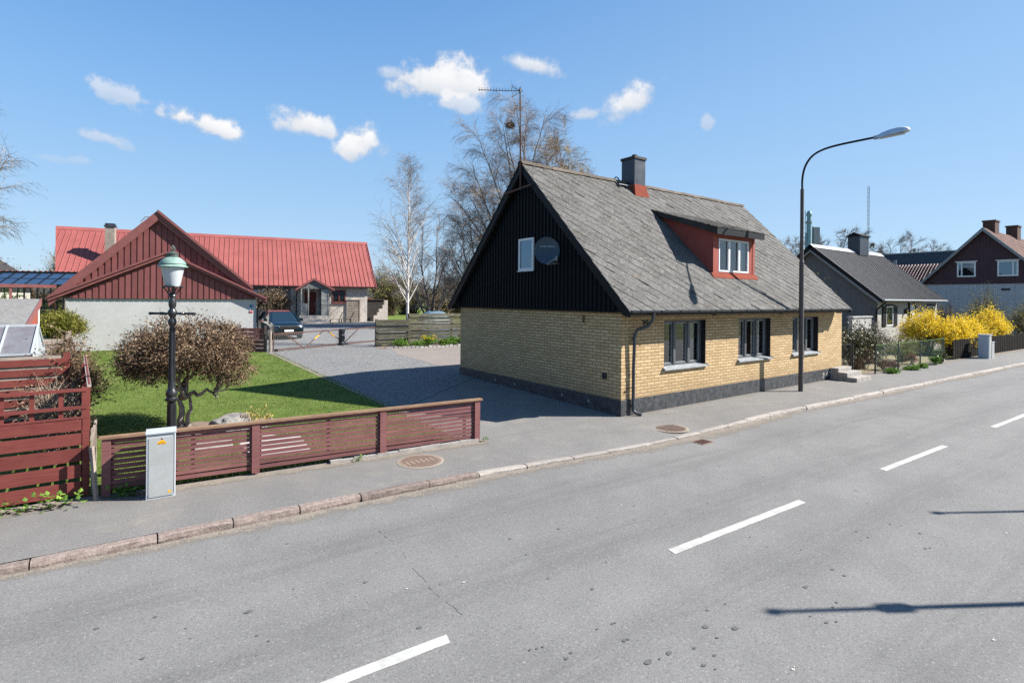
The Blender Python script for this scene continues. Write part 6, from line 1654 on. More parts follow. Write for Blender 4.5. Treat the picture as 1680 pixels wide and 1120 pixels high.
# grey roadside cabinet
B = thing('roadside_cabinet', 'pale grey roadside cabinet in two blocks against the forsythia', 'cabinet', (37.7,8.15,0))
mb = MB(); mb.box(37.35,37.85,8.05,8.5,-0.03,1.25); mb.build('body', M['cab_rim'], B, bevel=0.01)
mb = MB(); mb.box(37.855,38.3,8.02,8.45,-0.03,0.85); mb.build('low_body', M['cab'], B, bevel=0.01)
mb = MB(); mb.box(37.33,37.87,8.0,8.53,1.25,1.29); mb.build('lid', M['alu'], B); mb = MB(); mb.box(37.872,38.32,8.0,8.47,0.85,0.88); mb.build('lid', M['alu'], B)
mb = MB(); mb.box(37.40,37.80,8.035,8.049,0.05,1.2); mb.build('door', M['cab'], B)
# dark board fence in the distance
B = thing('dark_fence', 'dark brown board fence behind the roadside cabinet', 'fence', (40,8.6,0)); rng = random.Random(6)
for i in range(46):
    x = 35.0+i*0.34; mb = MB(); mb.cr = rng.random(); y = 8.95-(x-35)*0.036
    mb.box(x,x+0.31,y,y+0.03,0.03,1.02+rng.uniform(-.02,.02)); mb.build('board', M['fence_dark'], B)
mb = MB(); mb.bar((35,9.0,0.3),(50.7,8.43,0.3),0.04,0.08); mb.bar((35,9.0,0.85),(50.7,8.43,0.85),0.04,0.08); mb.build('rail', M['fence_dark'], B)
# ------------------------------------------------------------------ vegetation
def rdir(rng): 
    while True:
        v = V(rng.uniform(-1,1),rng.uniform(-1,1),rng.uniform(-1,1))
        if 0.05 < v.length < 1: return v.normalized()
def limb(mb, rng, p, d, L, r, n=5, wander=0.12, pull=V(0,0,0), sides=5, rt=0.35):
    """one tapering limb; returns its points and directions"""
    pts = [p.copy()]; ds = [d.copy()]; rad = [r]
    for i in range(n):
        d = (d + rdir(rng)*wander + pull*(1.0/n)).normalized()
        p = p + d*(L/n); pts.append(p); ds.append(d.copy()); rad.append(r*(1-(1-rt)*(i+1)/n))
    mb.cr = rng.random(); mb.tube(pts, rad, sides, cap=False)
    return pts, ds, rad
def at(pts, ds, rad, t):
    k = min(len(pts)-2, int(t*(len(pts)-1))); f = t*(len(pts)-1)-k
    return pts[k].lerp(pts[k+1], f), ds[k+1], rad[k]+(rad[k+1]-rad[k])*f
def side_dir(rng, d, ang):
    a = d.cross(rdir(rng)); 
    if a.length < 1e-3: a = d.cross(V(1,0,0))
    return (d*math.cos(ang)+a.normalized()*math.sin(ang)).normalized()

def bare_tree(name, label, loc, h, seed, trunk_mat, twig_mat, stems=1, spread=0.55, n1=14, n2=7, n3=7, droop=0.25, t0=0.25, r0=0.14, twig_r=0.010, ratio1=0.34, group=None, lean=V(0,0,0), cat='tree', tw2=True, up=0.35, twl=0.22, crown_shape=None):
    rng = random.Random(seed); t = thing(name, label, cat, loc, group); base = V(*loc)
    tb, cb = MB(), MB()
    sticks = []
    for s in range(stems):
        d = (V(0,0,1)+lean+(V(rng.uniform(-1,1),rng.uniform(-1,1),0)*spread*0.5 if stems > 1 else V(0,0,0))).normalized()
        sticks.append(limb(tb, rng, base+V(rng.uniform(-.2,.2),rng.uniform(-.2,.2),-0.1)*(stems>1), d, h*rng.uniform(0.85,1.0) if stems > 1 else h, r0*(1 if s == 0 else rng.uniform(0.6,0.9)), 12, 0.05 if stems > 1 else 0.018, V(0,0,0.2), 8, 0.08))
    for st in sticks:
        for i in range(n1):
            t_ = t0+(1-t0)*(i+rng.random())/n1
            p, d, r = at(*st, min(0.99,t_))
            sh = (1-t_*0.75) if crown_shape is None else crown_shape(t_)
            L = h*ratio1*sh*rng.uniform(0.75,1.15)
            dd = side_dir(rng, d, rng.uniform(0.6,1.0)*(spread/0.55)); dd = (dd+V(0,0,up)).normalized()
            B1 = limb(tb if L > h*0.12 else cb, rng, p, dd, L, max(twig_r*1.4, r*0.55), 6, 0.16, V(0,0,-droop*0.3), 5, 0.2)
            for j in range(n2):
                u = 0.2+0.8*(j+rng.random())/n2
                p2, d2, r2 = at(*B1, min(0.99,u))
                L2 = L*rng.uniform(0.28,0.5)*(1.15-0.5*u)
                B2 = limb(cb, rng, p2, side_dir(rng, d2, rng.uniform(0.4,0.9)), L2, max(twig_r, r2*0.5), 4, 0.2, V(0,0,-droop), 3, 0.35)
                for k in range(n3):
                    w = (k+rng.random())/n3
                    p3, d3, r3 = at(*B2, min(0.99,w))
                    L3 = h*twl*rng.uniform(0.15,0.4)
                    q = p3 + (side_dir(rng, d3, rng.uniform(0.3,0.9))+V(0,0,-droop*1.2)).normalized()*L3
                    cb.cr = rng.random(); cb.spike(p3, q, twig_r*0.75)
                    if tw2:
                        for _ in range(2):
                            f = rng.uniform(0.2,0.8); m = p3.lerp(q, f)
                            cb.cr = rng.random(); cb.spike(m, m+(side_dir(rng,(q-p3).normalized(),rng.uniform(0.4,0.9))+V(0,0,-droop*1.4)).normalized()*L3*rng.uniform(0.35,0.7), twig_r*0.55)
    tb.build('trunk', trunk_mat, t, smooth='all', recalc=False); cb.build('crown', twig_mat, t, recalc=False)
    return t

def fan_tree(name, label, loc, seed, trunk_mat, twig_mat, tips, r0=0.2, n1=12, n2=7, n3=7, l1=3.2, l2=1.4, l3=0.7, twig_r=0.009, droop=0.3, t0=0.3, bow=0.15, cat='tree'):
    """many stemmed tree: one limb to each crown tip (relative to the foot), each clothed in ever finer twigs"""
    rng = random.Random(seed); t = thing(name, label, cat, loc); base = V(*loc); tb, cb = MB(), MB()
    for ti, tip in enumerate(tips):
        tip = base+V(*tip); foot = base+V(rng.uniform(-.25,.25),rng.uniform(-.25,.25),-0.1)
        n = 11; pts, ds, rad = [], [], []
        side = rdir(rng)*(tip-foot).length*0.035
        for k in range(n+1):
            f = k/n; p = foot.lerp(tip, f); out = V(tip.x-foot.x, tip.y-foot.y, 0)
            p = p - out*bow*math.sin(math.pi*f) + V(0,0,1)*(tip-foot).length*bow*0.35*math.sin(math.pi*f) + side*math.sin(f*5+ti)+rdir(rng)*0.07
            pts.append(p); rad.append(r0*(0.75+0.5*rng.random() if k == 0 else 1)*(1-0.93*f))
        rad[0] = rad[1]*1.1
        for k in range(n+1): ds.append((pts[min(k+1,n)]-pts[max(k-1,0)]).normalized())
        tb.cr = rng.random(); tb.tube(pts, rad, 7, cap=False)
        for a in range(n1):
            u = t0+(0.99-t0)*(a+rng.random())/n1; p, d, r = at(pts, ds, rad, u)
            L = l1*(1.1-0.62*u)*rng.uniform(0.6,1.15)
            dd = (side_dir(rng, d, rng.uniform(0.5,1.0))+V(0,0,0.35)).normalized()
            B1 = limb(tb, rng, p, dd, L, max(twig_r*1.6, r*0.5), 6, 0.14, V(0,0,-droop*0.7), 4, 0.2)
            for b in range(n2):
                u2 = 0.15+0.84*(b+rng.random())/n2; p2, d2, r2 = at(*B1, u2)
                B2 = limb(cb, rng, p2, side_dir(rng, d2, rng.uniform(0.35,0.8)), l2*rng.uniform(0.5,1.1)*(1.15-0.4*u2), max(twig_r, r2*0.5), 4, 0.18, V(0,0,-droop*1.3), 3, 0.4)
                for c in range(n3):
                    p3, d3, r3 = at(*B2, min(0.99,(c+rng.random())/n3)); L3 = l3*rng.uniform(0.4,1.1)
                    e = p3+(side_dir(rng, d3, rng.uniform(0.25,0.75))+V(0,0,-droop*0.9)).normalized()*L3
                    cb.cr = rng.random(); cb.spike(p3, e, twig_r*0.7)
                    for q in range(2):
                        m = p3.lerp(e, rng.uniform(0.15,0.85)); cb.cr = rng.random()
                        cb.spike(m, m+(side_dir(rng,(e-p3).normalized(),rng.uniform(0.35,0.8))+V(0,0,-droop*0.8)).normalized()*L3*rng.uniform(0.35,0.7), twig_r*0.5)
    tb.build('trunk', trunk_mat, t, smooth='all', recalc=False); cb.build('crown', twig_mat, t, recalc=False)
    return t

# birch by the mossy fence
bare_tree('birch_tree', 'slender bare birch with a white trunk by the mossy fence', (13.0,27.75,0.32), 10.0, 42, M['birch'], M['twig_birch'], 1, 0.6, 46, 7, 6, 0.14, 0.22, 0.10, 0.0058, 0.40, up=0.7, twl=0.17, crown_shape=lambda t: (0.55+0.6*math.sin(min(1,(t-0.2)/0.3)*1.57))*(1.1-t*0.92))
VR = V(0.808,-0.59,0)                      # across the view
def tip(a, z, b=0.0): q = VR*a+V(0.59,0.808,0)*b; return (q.x, q.y, z)
fan_tree('large_bare_tree', 'huge bare many stemmed tree rising behind the brick house with a bird nest', (27.0,35.9,0.5), 19, M['pale_bark'], M['twig'],
  [tip(-5.9,10.6,-1),tip(-5.2,8.2,1.5),tip(-4.3,13.6,1),tip(-3.2,16.2,-1),tip(-1.6,18.0,1.2),tip(-0.3,19.0,-1),tip(0.9,18.8,1.5),tip(2.2,18.0,-0.5),tip(3.6,16.6,0),tip(-2.2,14.0,3),tip(3.0,15.4,2),tip(-4.8,12,3),(-0.72,0.5,17.3),tip(-5.6,9.4,0),tip(-3.6,10.5,-2)],
  0.19, 16, 9, 9, 3.2, 1.6, 0.95, 0.010, 0.34, 0.24)
fan_tree('golden_bare_tree', 'bare tree with golden catkins showing above the brick house ridge', (31.6,36.3,0.5), 77, M['pale_bark'], M['twig_gold'],
  [tip(-1.6,16.5,0),tip(-0.2,16.9,1),tip(1.0,15.6,-1),tip(2.2,14.2,0.5),tip(3.0,12.4,-1),tip(0.2,14.2,2),tip(1.6,11.8,1)],
  0.17, 15, 9, 9, 2.8, 1.4, 0.85, 0.012, 0.5, 0.30)
mb = MB(); rng = random.Random(3)
nc = V(26.25,36.4,17.55)
for i in range(420):
    d = rdir(rng); d.z *= 0.6; p = nc+d*0.34*rng.uniform(0.4,1); mb.cr = rng.random()*0.4; mb.spike(p, p+rdir(rng)*0.4, 0.022)
tag(mb.build('bird_nest', M['twig'], recalc=False), 'dark round bird nest of sticks high in the huge bare tree', 'nest')
# bare medium trees between
fan_tree('bare_tree', 'broad bare tree with pale brown twigs just right of the birch', (23.3,44.6,0.6), 5, M['bark'], M['twig_pale'],
  [tip(-3.4,6.4),tip(-2.2,8.6,1),tip(-0.8,9.6,-1),tip(0.6,9.6,1),tip(1.9,8.8),tip(3.2,7.4,1),tip(4.2,5.8),tip(-3.6,4.6,-1)], 0.11, 12, 7, 6, 2.2, 1.1, 0.6, 0.011, 0.0, 0.2, 0.06)
fan_tree('bare_tree', 'dark twiggy tree leaning against the left edge of the black gable', (24.2,38.2,0.6), 8, M['bark'], M['twig'],
  [tip(-3.4,5.6),tip(-2.6,7.4,1),tip(-1.6,8.8,-1),tip(-0.4,9.4),tip(-3.2,4.2,1),tip(-2.2,5.8,-1)], 0.12, 12, 8, 7, 2.2, 1.2, 0.7, 0.011, 0.25, 0.25)
# tree at the left edge of the picture
fan_tree('bare_tree', 'bare hanging branches of a tree reaching in at the left picture edge', (-5.9,28.9,0.35), 61, M['bark'], M['twig_pale'],
  [tip(1.6,9.6),tip(2.0,7.9,1),tip(0.9,11.2,-1),tip(1.2,6.6),tip(1.5,5.4,1),tip(0.2,12.5,1),tip(-1.5,11,1)], 0.12, 10, 7, 7, 1.6, 1.0, 0.6, 0.0075, 0.5, 0.5)

# shrubs and thickets made of many stems and small leaves
def bush(name, label, c, rad, seed, stem_mat, leaf_mat, stems=40, leaves=900, lw=0.04, ll=0.06, group=None, cat='shrub', upright=0.6, low=0.0, leaf_dist=0.35, stem_r=0.010, twigs=5, parts=True):
    rng = random.Random(seed); c = V(*c); t = thing(name, label, cat, tuple(c), group)
    sb, lb = MB(), MB(); segs = []
    for i in range(stems):
        th = rng.uniform(0,6.283); q = math.sqrt(rng.random())
        tip = c + V(rad[0]*q*math.cos(th), rad[1]*q*math.sin(th), low*rad[2]+rad[2]*(1-low)*(1-0.55*q*q)*rng.uniform(0.6,1.08))
        p0 = c + V(rad[0]*0.25*rng.uniform(-1,1), rad[1]*0.25*rng.uniform(-1,1), -0.05)
        mid = p0.lerp(tip, 0.5)+V(0,0,rad[2]*0.18*upright)+rdir(rng)*0.08*rad[2]
        sb.cr = rng.random(); sb.tube([p0, p0.lerp(mid,0.6)+rdir(rng)*0.03, mid, tip], [stem_r*1.6,stem_r*1.2,stem_r,stem_r*0.4], 4, cap=False)
        segs.append((mid, tip))
        for k in range(twigs):
            f = rng.random(); m = mid.lerp(tip, f); dd = ((tip-mid).normalized()+rdir(rng)*0.9).normalized(); e = m+dd*rad[2]*rng.uniform(0.12,0.3)
            sb.cr = rng.random(); sb.spike(m, e, stem_r*0.6); segs.append((m, e))
    for i in range(leaves):
        a, b = segs[int(rng.random()*len(segs))]; p = a.lerp(b, rng.random()**0.7)+rdir(rng)*leaf_dist*0.1*rng.random()*3
        d = rdir(rng); d.z = d.z*0.6+upright*0.4; d.normalize(); s = d.cross(rdir(rng))
        if s.length < 1e-3: continue
        lb.cr = rng.random(); k = rng.uniform(0.6,1.2); lb.leaf(p, d, s.normalized(), ll*k, lw*k)
    sb.build('stems', stem_mat, t, recalc=False)
    if leaves: lb.build('foliage', leaf_mat, t, recalc=False)
    return t

# forsythia
fg = 'flowering forsythia shrubs along the pavement'
bush('forsythia_bush','tall yellow forsythia covering the grey house door, farthest left of the row',(37.3,10.9,0.02),(1.3,1.1,2.45),1,M['twig'],M['forsythia'],150,10500,0.06,0.085,fg,upright=0.9,low=0.12,twigs=7,leaf_dist=0.5)
bush('forsythia_bush','low spreading yellow forsythia in the middle behind the chain link fence end',(38.2,9.75,0.02),(1.6,0.85,1.95),2,M['twig'],M['forsythia'],140,9500,0.06,0.085,fg,upright=0.8,low=0.1,twigs=7,leaf_dist=0.5)
bush('forsythia_bush','yellow forsythia leaning over the roadside cabinet on its left side',(41.2,9.9,0.02),(1.6,0.9,2.05),3,M['twig'],M['forsythia'],140,9000,0.06,0.085,fg,upright=0.8,low=0.08,twigs=7,leaf_dist=0.5)
bush('forsythia_bush','yellow forsythia to the right of the roadside cabinet, outermost of the row',(45.0,9.7,0.02),(2.0,0.9,2.45),4,M['twig'],M['forsythia'],150,10000,0.06,0.09,fg,upright=1.0,low=0.12,twigs=7,leaf_dist=0.5)
# shrubs behind and beside
bush('bare_shrub','large bare shrub with yellow green tips in front of the maroon house',(49.5,10.9,0),(2.6,1.3,3.9),11,M['thicket'],M['leaf_bud'],90,2600,0.05,0.08,'bare shrubs by the maroon house',upright=1.0,stem_r=0.016,twigs=8)
bush('bare_shrub','brown bare shrub at the corner of the grey house and the pale wall',(50,13.5,0),(2.6,1.5,3.1),12,M['thicket'],M['thicket'],90,1500,0.05,0.07,'bare shrubs by the maroon house',upright=0.9,stem_r=0.016,twigs=9)
bush('bare_shrub','bushy brown shrub at the right picture edge above the dark fence',(50.3,9.0,0),(1.8,1.0,3.0),13,M['thicket'],M['leaf_bud'],90,2400,0.05,0.07,'bare shrubs by the maroon house',upright=0.9,stem_r=0.014,twigs=9)
bush('evergreen_shrub','dark evergreen shrub with pale glinting leaves beside the steps',(26.4,10.1,0),(1.45,1.0,1.85),14,M['twig'],M['leaf_dark'],90,9500,0.06,0.09,upright=0.7,low=0.1,twigs=8,leaf_dist=0.6)
bush('pinkish_shrub','thin pinkish flowering shrub under the grey house window',(29.2,10.6,0),(1.1,0.8,2.1),15,M['twig_pale'],M['twig_pale'],60,1500,0.04,0.05,upright=0.8,twigs=9)
bush('twiggy_shrub','low olive twiggy shrub behind the middle of the chain link fence',(31.6,10.1,0),(1.3,0.8,1.35),16,M['thicket'],M['leaf_olive'],60,2600,0.045,0.06,upright=0.8,twigs=8)
bush('small_tree','small leafy tree poking up beside the far corner of the brick house roof',(31.2,14.6,0.1),(1.0,1.0,4.2),17,M['bark'],M['leaf_bud'],40,900,0.06,0.09,upright=1.2,low=0.3,twigs=6)
bush('dark_hedge','dark evergreen bush in the gap right behind the brick house corner',(25.4,12.5,0.05),(0.9,1.0,2.35),18,M['twig'],M['leaf_dark'],50,2600,0.06,0.09,upright=0.8,twigs=6)
for i,(x,y,r,hh,mt,lab) in enumerate(((27.0,9.35,0.35,0.42,'leaf_red','clump of red young shoots nearest the evergreen shrub'),(27.9,9.3,0.3,0.36,'leaf_red','second clump of red young shoots, by the middle fence post'),(30.6,9.4,0.35,0.5,'leaf_red','loose red leaved plant farther right behind the wire mesh'),
     (31.6,8.75,0.32,0.42,'leaf_green','bright green leafy plant at the foot of the chain link fence'),(32.5,8.8,0.35,0.45,'leaf_dark','grey green strap leaved plant next to the bright green one'),(26.2,8.75,0.35,0.16,'leaf_green','low green weeds at the base of the first wire panel'),
     (28.2,8.72,0.4,0.14,'leaf_green','low green weeds under the second wire panel'),(29.6,8.65,0.35,0.15,'leaf_green','low green weeds near the third fence post'))):
    bush('border_plant', lab, (x,y,0.0),(r,r*0.8,hh),50+i,M['leaf_green'] if mt != 'leaf_red' else M['twig'],M[mt],24,420,0.05,0.09,None,'plant',upright=0.9,stem_r=0.005,twigs=2)

from mathutils import noise as nz
# corkscrew willow on the lawn: gnarled limbs and a dome of curled dry leaves
rng = random.Random(71)
wc = V(1.12,13.9,0.06)
Tw = thing('corkscrew_hazel', 'round topped gnarled tree with curled dry brown leaves on the lawn', 'tree', tuple(wc))
tb, cb = MB(), MB()
def gnarl(p, d, L, r, n, amp):
    pts = [p]; rad = [r]; s = d.cross(V(0.2,0.9,0.1)).normalized(); u = s.cross(d)
    for i in range(1, n+1):
        t = i/n; ph = i*1.9+r*50
        pts.append(p+d*L*t+(s*math.sin(ph)+u*math.cos(ph*0.9))*amp); rad.append(r*(1-0.55*t))
    tb.cr = rng.random(); tb.tube(pts, rad, 7); return pts
b0 = wc+V(0.0,0.05,-0.1)
gnarl(b0, V(-0.05,0.0,1), 0.85, 0.085, 6, 0.03); gnarl(b0+V(0.08,-0.05,0), V(0.1,-0.05,1).normalized(), 0.8, 0.06, 6, 0.035)
j = b0+V(0,0,0.78)
right = V(0.81,-0.59,0)
for d, L, r in ((V(-0.65,0.45,1.0),0.95,0.055),(V(-0.2,-0.2,1.2),1.1,0.05),(right*1.35+V(0,0,0.25),0.75,0.055),(right*0.4+V(0.1,0.2,1.2),1.1,0.05),(V(0.2,0.7,0.9),1.0,0.05),(V(-0.3,-0.7,0.8),0.95,0.045)):
    pts = gnarl(j+rdir(rng)*0.04, d.normalized(), L, r, 8, 0.045)
    e = pts[-1]
    for k in range(4):
        dd = (d.normalized()*0.6+rdir(rng)*0.8+V(0,0,0.5)).normalized(); gnarl(e, dd, rng.uniform(0.45,0.75), 0.024, 6, 0.035)
pts = gnarl(j+right*0.72+V(0,0,0.18), (right*0.3+V(0,0,1)).normalized(), 0.75, 0.04, 7, 0.045)
tb.build('trunk', M['pale_bark'], Tw, smooth='all', recalc=False)
cc = wc+V(0.05,0.0,1.78)
blobs = [(cc, V(1.14,1.12,0.78))] + [(cc+V(math.cos(a)*0.74,math.sin(a)*0.74,rng.uniform(-0.35,0.15)), V(0.62,0.62,0.50)) for a in [i*0.9 for i in range(7)]] + [(cc+right*1.0+V(0,0,-0.42),V(0.52,0.55,0.4)),(cc-right*0.92+V(0,0,-0.3),V(0.55,0.55,0.42))]
n = 0
for i in range(30000):
    c_, r_ = blobs[int(rng.random()**1.5*len(blobs))]
    d = rdir(rng); rr = rng.random()**0.35*(1+0.10*rng.gauss(0,1))
    p = c_+V(d.x*r_.x*rr, d.y*r_.y*rr, d.z*r_.z*rr)
    if p.z < wc.z+0.80+0.15*rng.random() or nz.noise(p*2.6) < -0.16: continue
    a = rdir(rng); s = a.cross(rdir(rng)); 
    if s.length < 1e-3: continue
    s.normalize(); cb.cr = rng.random()
    L = rng.uniform(0.035,0.085); w = rng.uniform(0.006,0.015); up = a.cross(s)
    k = len(cb.v); q1 = p+a*L*0.35+up*L*0.28; q2 = p+a*L*0.75-up*L*0.1
    cb.v += [tuple(p-s*w*0.3),tuple(p+s*w*0.3),tuple(q1+s*w),tuple(q1-s*w),tuple(q2+s*w*0.7),tuple(q2-s*w*0.7),tuple(p+a*L-up*L*0.35)]
    cb.face([k,k+1,k+2,k+3]); cb.face([k+3,k+2,k+4,k+5]); cb.face([k+5,k+4,k+6])
cb.build('crown', M['dry_leaf'], Tw, recalc=False)
tg = MB()
for i in range(3600):
    c_, r_ = blobs[int(rng.random()*len(blobs))]; d = rdir(rng); p = c_+V(d.x*r_.x,d.y*r_.y,d.z*r_.z)*rng.uniform(0.5,1.0)
    if p.z < wc.z+0.85: continue
    a = (d+rdir(rng)*0.8).normalized(); s = a.cross(rdir(rng)); 
    if s.length < 1e-3: continue
    s.normalize(); tg.cr = rng.random(); L = rng.uniform(0.12,0.26)
    tg.tube([p,p+a*L*0.3+s*0.03,p+a*L*0.6-s*0.03,p+a*L],[0.006,0.006,0.005,0.003],3,cap=False)
tg.build('twigs', M['dry_leaf'], Tw, recalc=False)

# dry hydrangea like bush against the red return panel
bush('dry_bush','dry brown twiggy bush spilling over the dark red fence',(-0.95,15.3,0.1),(0.72,1.1,1.95),33,M['dry_leaf'],M['dry_leaf'],220,4200,0.035,0.06,upright=0.6,low=0.05,stem_r=0.007,twigs=9)
bush('dry_bush','smaller dark twiggy bush inside the corner of the red fence',(-0.90,12.4,0.05),(0.42,1.1,1.55),34,M['twig'],M['dry_leaf'],140,1800,0.03,0.05,upright=0.6,stem_r=0.007,twigs=6)
bush('conifer_bush','yellowish green upright conifer bush beside the pale garage wall',(-2.05,29.2,0.35),(0.8,0.75,1.75),35,M['leaf_olive'],M['leaf_olive'],300,9000,0.03,0.17,upright=2.2,low=0.45,stem_r=0.012,twigs=6,leaf_dist=0.4)
bush('climbing_shrub','brown bare climber over the old grey brick wall behind the car',(11.0,50.9,0.6),(1.6,0.5,3.1),36,M['thicket'],M['dry_leaf'],90,2600,0.09,0.13,upright=0.5,low=0.35,stem_r=0.02,twigs=8)
bush('dry_bush','dry leaved shrub at the right end of the pale garage wall',(4.6,29.9,0.35),(0.9,0.6,1.15),37,M['dry_leaf'],M['dry_leaf'],60,1500,0.05,0.08,upright=0.6,stem_r=0.010,twigs=6)
bush('orange_shrub','small budding orange shrub behind the grey boulder',(2.45,12.85,0.06),(0.33,0.25,0.52),38,M['twig_gold'],M['twig_gold'],16,240,0.03,0.05,upright=0.9,stem_r=0.006,twigs=4)

# daffodils and plants in the bed
for i,(x,y,hh,mt,lab) in enumerate(((13.8,26.75,0.55,'leaf_green','daffodil clump with yellow flowers right of the birch trunk'),(12.2,26.85,0.4,'leaf_green','fresh green perennial clump left of the birch trunk'),(14.8,26.5,0.35,'leaf_green','low green clump in the bed between daffodils and house'),(16.2,26.6,0.55,'leaf_green','tall green grassy clump beside the brick house corner'),(15.5,26.9,0.4,'leaf_green','second grassy green clump under the high mossy fence'),(13.2,26.6,0.3,'leaf_green','tiny green clump at the foot of the birch'))):
    t = bush('perennial_plant', lab, (x,y,gz(y)),(0.55,0.35,hh),80+i,M['leaf_green'],M[mt],40,500,0.03,0.20,None,'plant',upright=1.4,stem_r=0.006,twigs=2)
    if i == 0:
        fb = MB(); rng = random.Random(4)
        for k in range(26):
            p = V(x+rng.uniform(-.4,.4),y+rng.uniform(-.3,.2),gz(y)+hh*rng.uniform(0.75,1.15))
            for q in range(6): fb.cr = rng.random(); fb.leaf(p,V(math.cos(q*1.05),-0.3,math.sin(q*1.05)).normalized(),V(0,1,0),0.07,0.045)
        fb.build('flowers', M['daffodil'], t, recalc=False)

# weeds at the fence feet
rng = random.Random(17)
wl = [(-0.60,9.83,0.22,'leafy bright green weed clump at the red fence nearest the corner post'),(-0.85,9.9,0.2,'broad leaved green weeds below the red boards'),(-1.22,9.95,0.18,'green weeds at the left picture edge under the red fence'),(-1.05,9.95,0.10,'small tuft of grass between the weed clumps'),(0.02,9.88,0.15,'green leaves sprouting beside the first slatted fence post'),(0.18,9.86,0.12,'small leaves at the shaded fence foot by the cabinet'),(3.55,9.58,0.10,'yellow green dandelion in front of the slatted fence'),(6.2,9.42,0.09,'tiny weed at the last post of the slatted fence')]
for i,(x,y,hh,lab) in enumerate(wl):
    t = thing('weed', lab, 'weed', (x,y,0.0), 'weeds along the fences'); lb = MB()
    for k in range(34 if hh > 0.11 else 20):
        p = V(x+rng.gauss(0,hh*0.5),y+rng.gauss(0,hh*0.28),rng.uniform(0.005,hh)); th = rng.uniform(0,6.283); d = V(math.cos(th),math.sin(th)*0.7-0.2,rng.uniform(0.0,0.7)).normalized(); s = d.cross(V(0,0,1)).normalized()
        lb.cr = rng.random(); L = rng.uniform(0.05,0.10)*(1 if hh > 0.11 else 0.6); lb.leaf(p,d,s,L,L*0.8)
    lb.build('leaves', M['leaf_green'], t, recalc=False)

# thickets at the back
thick = [((28,66,0.6),(4,2.5,6.0)),((33,70,0.6),(4.5,2.5,5.2)),((38,66,0.6),(4,2.5,5.6)),((43,62,0.6),(4,2.5,5.5)),((35,58,0.6),(2.2,1.6,3.6)),((30,55.5,0.6),(1.6,1.2,2.6)),((47,56,0.6),(4,2.5,6.2)),((52,50,0.6),(4,2.5,6.0)),((25,78,0.6),(4,2.5,6.2))]
labs = ['tall brown thicket rising right beside the red roof end','brown thicket of bare stems behind the stone wall garden','dense brown thicket behind the birch crown','olive brown thicket right of the birch trunk','round bare shrub on the sunny back lawn','small rounded bare shrub left of the birch on the back lawn','high thicket left of the black gable edge','thicket hidden partly behind the brick house gable','distant thicket showing past the red roof gable']
for i,(c,r) in enumerate(thick):
    bush('thicket', labs[i], c, r, 100+i, M['thicket'], M['thicket'] if i % 3 else M['leaf_bud'], 200, 5200 if i % 3 else 3200, 0.13, 0.19, 'thickets beyond the back lawn', upright=0.8, low=0.1, stem_r=0.028, twigs=14, leaf_dist=1.2)
bush('dark_hedge','dark green hedge seen through the glass veranda',(-8,57,0.6),(4.5,1.2,2.6),145,M['thicket'],M['leaf_green'],120,4200,0.12,0.16,None,'hedge',upright=0.7,low=0.1,stem_r=0.02,twigs=5)
# far left shrubs behind the veranda
fl = [((-9.5,70,0.6),(3,2,5.2)),((-6,72,0.6),(2.6,2,4.6)),((-3.2,70,0.6),(2.4,2,5.0)),((-13,66,0.6),(2.6,2,4.4))]
for i,(c,r) in enumerate(fl):
    bush('thicket', ['bare brown shrub beyond the veranda roof, nearest the pale house','bare brown shrub beyond the middle of the veranda roof','tall bare shrub right against the red roof corner','bare shrub in front of the pale house gable'][i], c, r, 120+i, M['thicket'], M['thicket'], 120, 1700, 0.12, 0.17, 'shrubs beyond the glass veranda', upright=0.9, low=0.15, stem_r=0.03, twigs=10)
for i,(x,y,h) in enumerate(((-5.2,74,7.4),(-3.0,75,6.6))):
    t = bush('young_tree', ['slim pointed bare tree above the veranda shrubs, the taller of two','slim pointed bare tree close to the red roof, the shorter of two'][i], (x,y,0.6), (1.2,1.2,h), 130+i, M['thicket'], M['thicket'], 60, 900, 0.1, 0.14, None, 'tree', upright=1.2, low=0.3, stem_r=0.03, twigs=10)
# far belt of trees on the right, with rookeries
spots = [(126,62,15),(131,57,16.5),(137,52,17),(143,47,15.8),(149,43,14.5),(121,64,13),(117,72,12)]
labs = ['bare rookery tree on the horizon left of the grey house chimney','bare rookery tree rising behind the grey house ridge','tallest bare rookery tree right behind the thin radio mast','bare tree with dark nests above the dark slate roof','outermost bare tree with nests before the maroon gable','bare tree between the teal flue and the grey gable','bare tree seen just past the brick house roof edge']
src = None
for i,(x,y,h) in enumerate(spots):
    if src is None or i == 2:
        src = bare_tree('rookery_tree', labs[i], (x,y,0), h*1.2, 200+i, M['bark'], M['twig_hazed'], 4, 0.85, 12, 8, 6, 0.0, 0.3, 0.30, 0.032, 0.36, 'bare trees along the far skyline', up=0.6, twl=0.22, tw2=False)
        s0 = h
        if i == 2 or i == 0:
            nb = MB(); rr = random.Random(i)
            for k in range(6):
                c = V(x+rr.uniform(-4,4),y+rr.uniform(-4,4),h*rr.uniform(0.72,0.92))
                for q in range(60): nb.cr = 0.1; p = c+rdir(rr)*0.35; nb.spike(p,p+rdir(rr)*0.5,0.07)
            nb.build('nests', M['twig'], src, recalc=False)
    else:
        copy_thing(src, (x,y,0), rz=i*1.3, sc_=h/s0, label=labs[i])
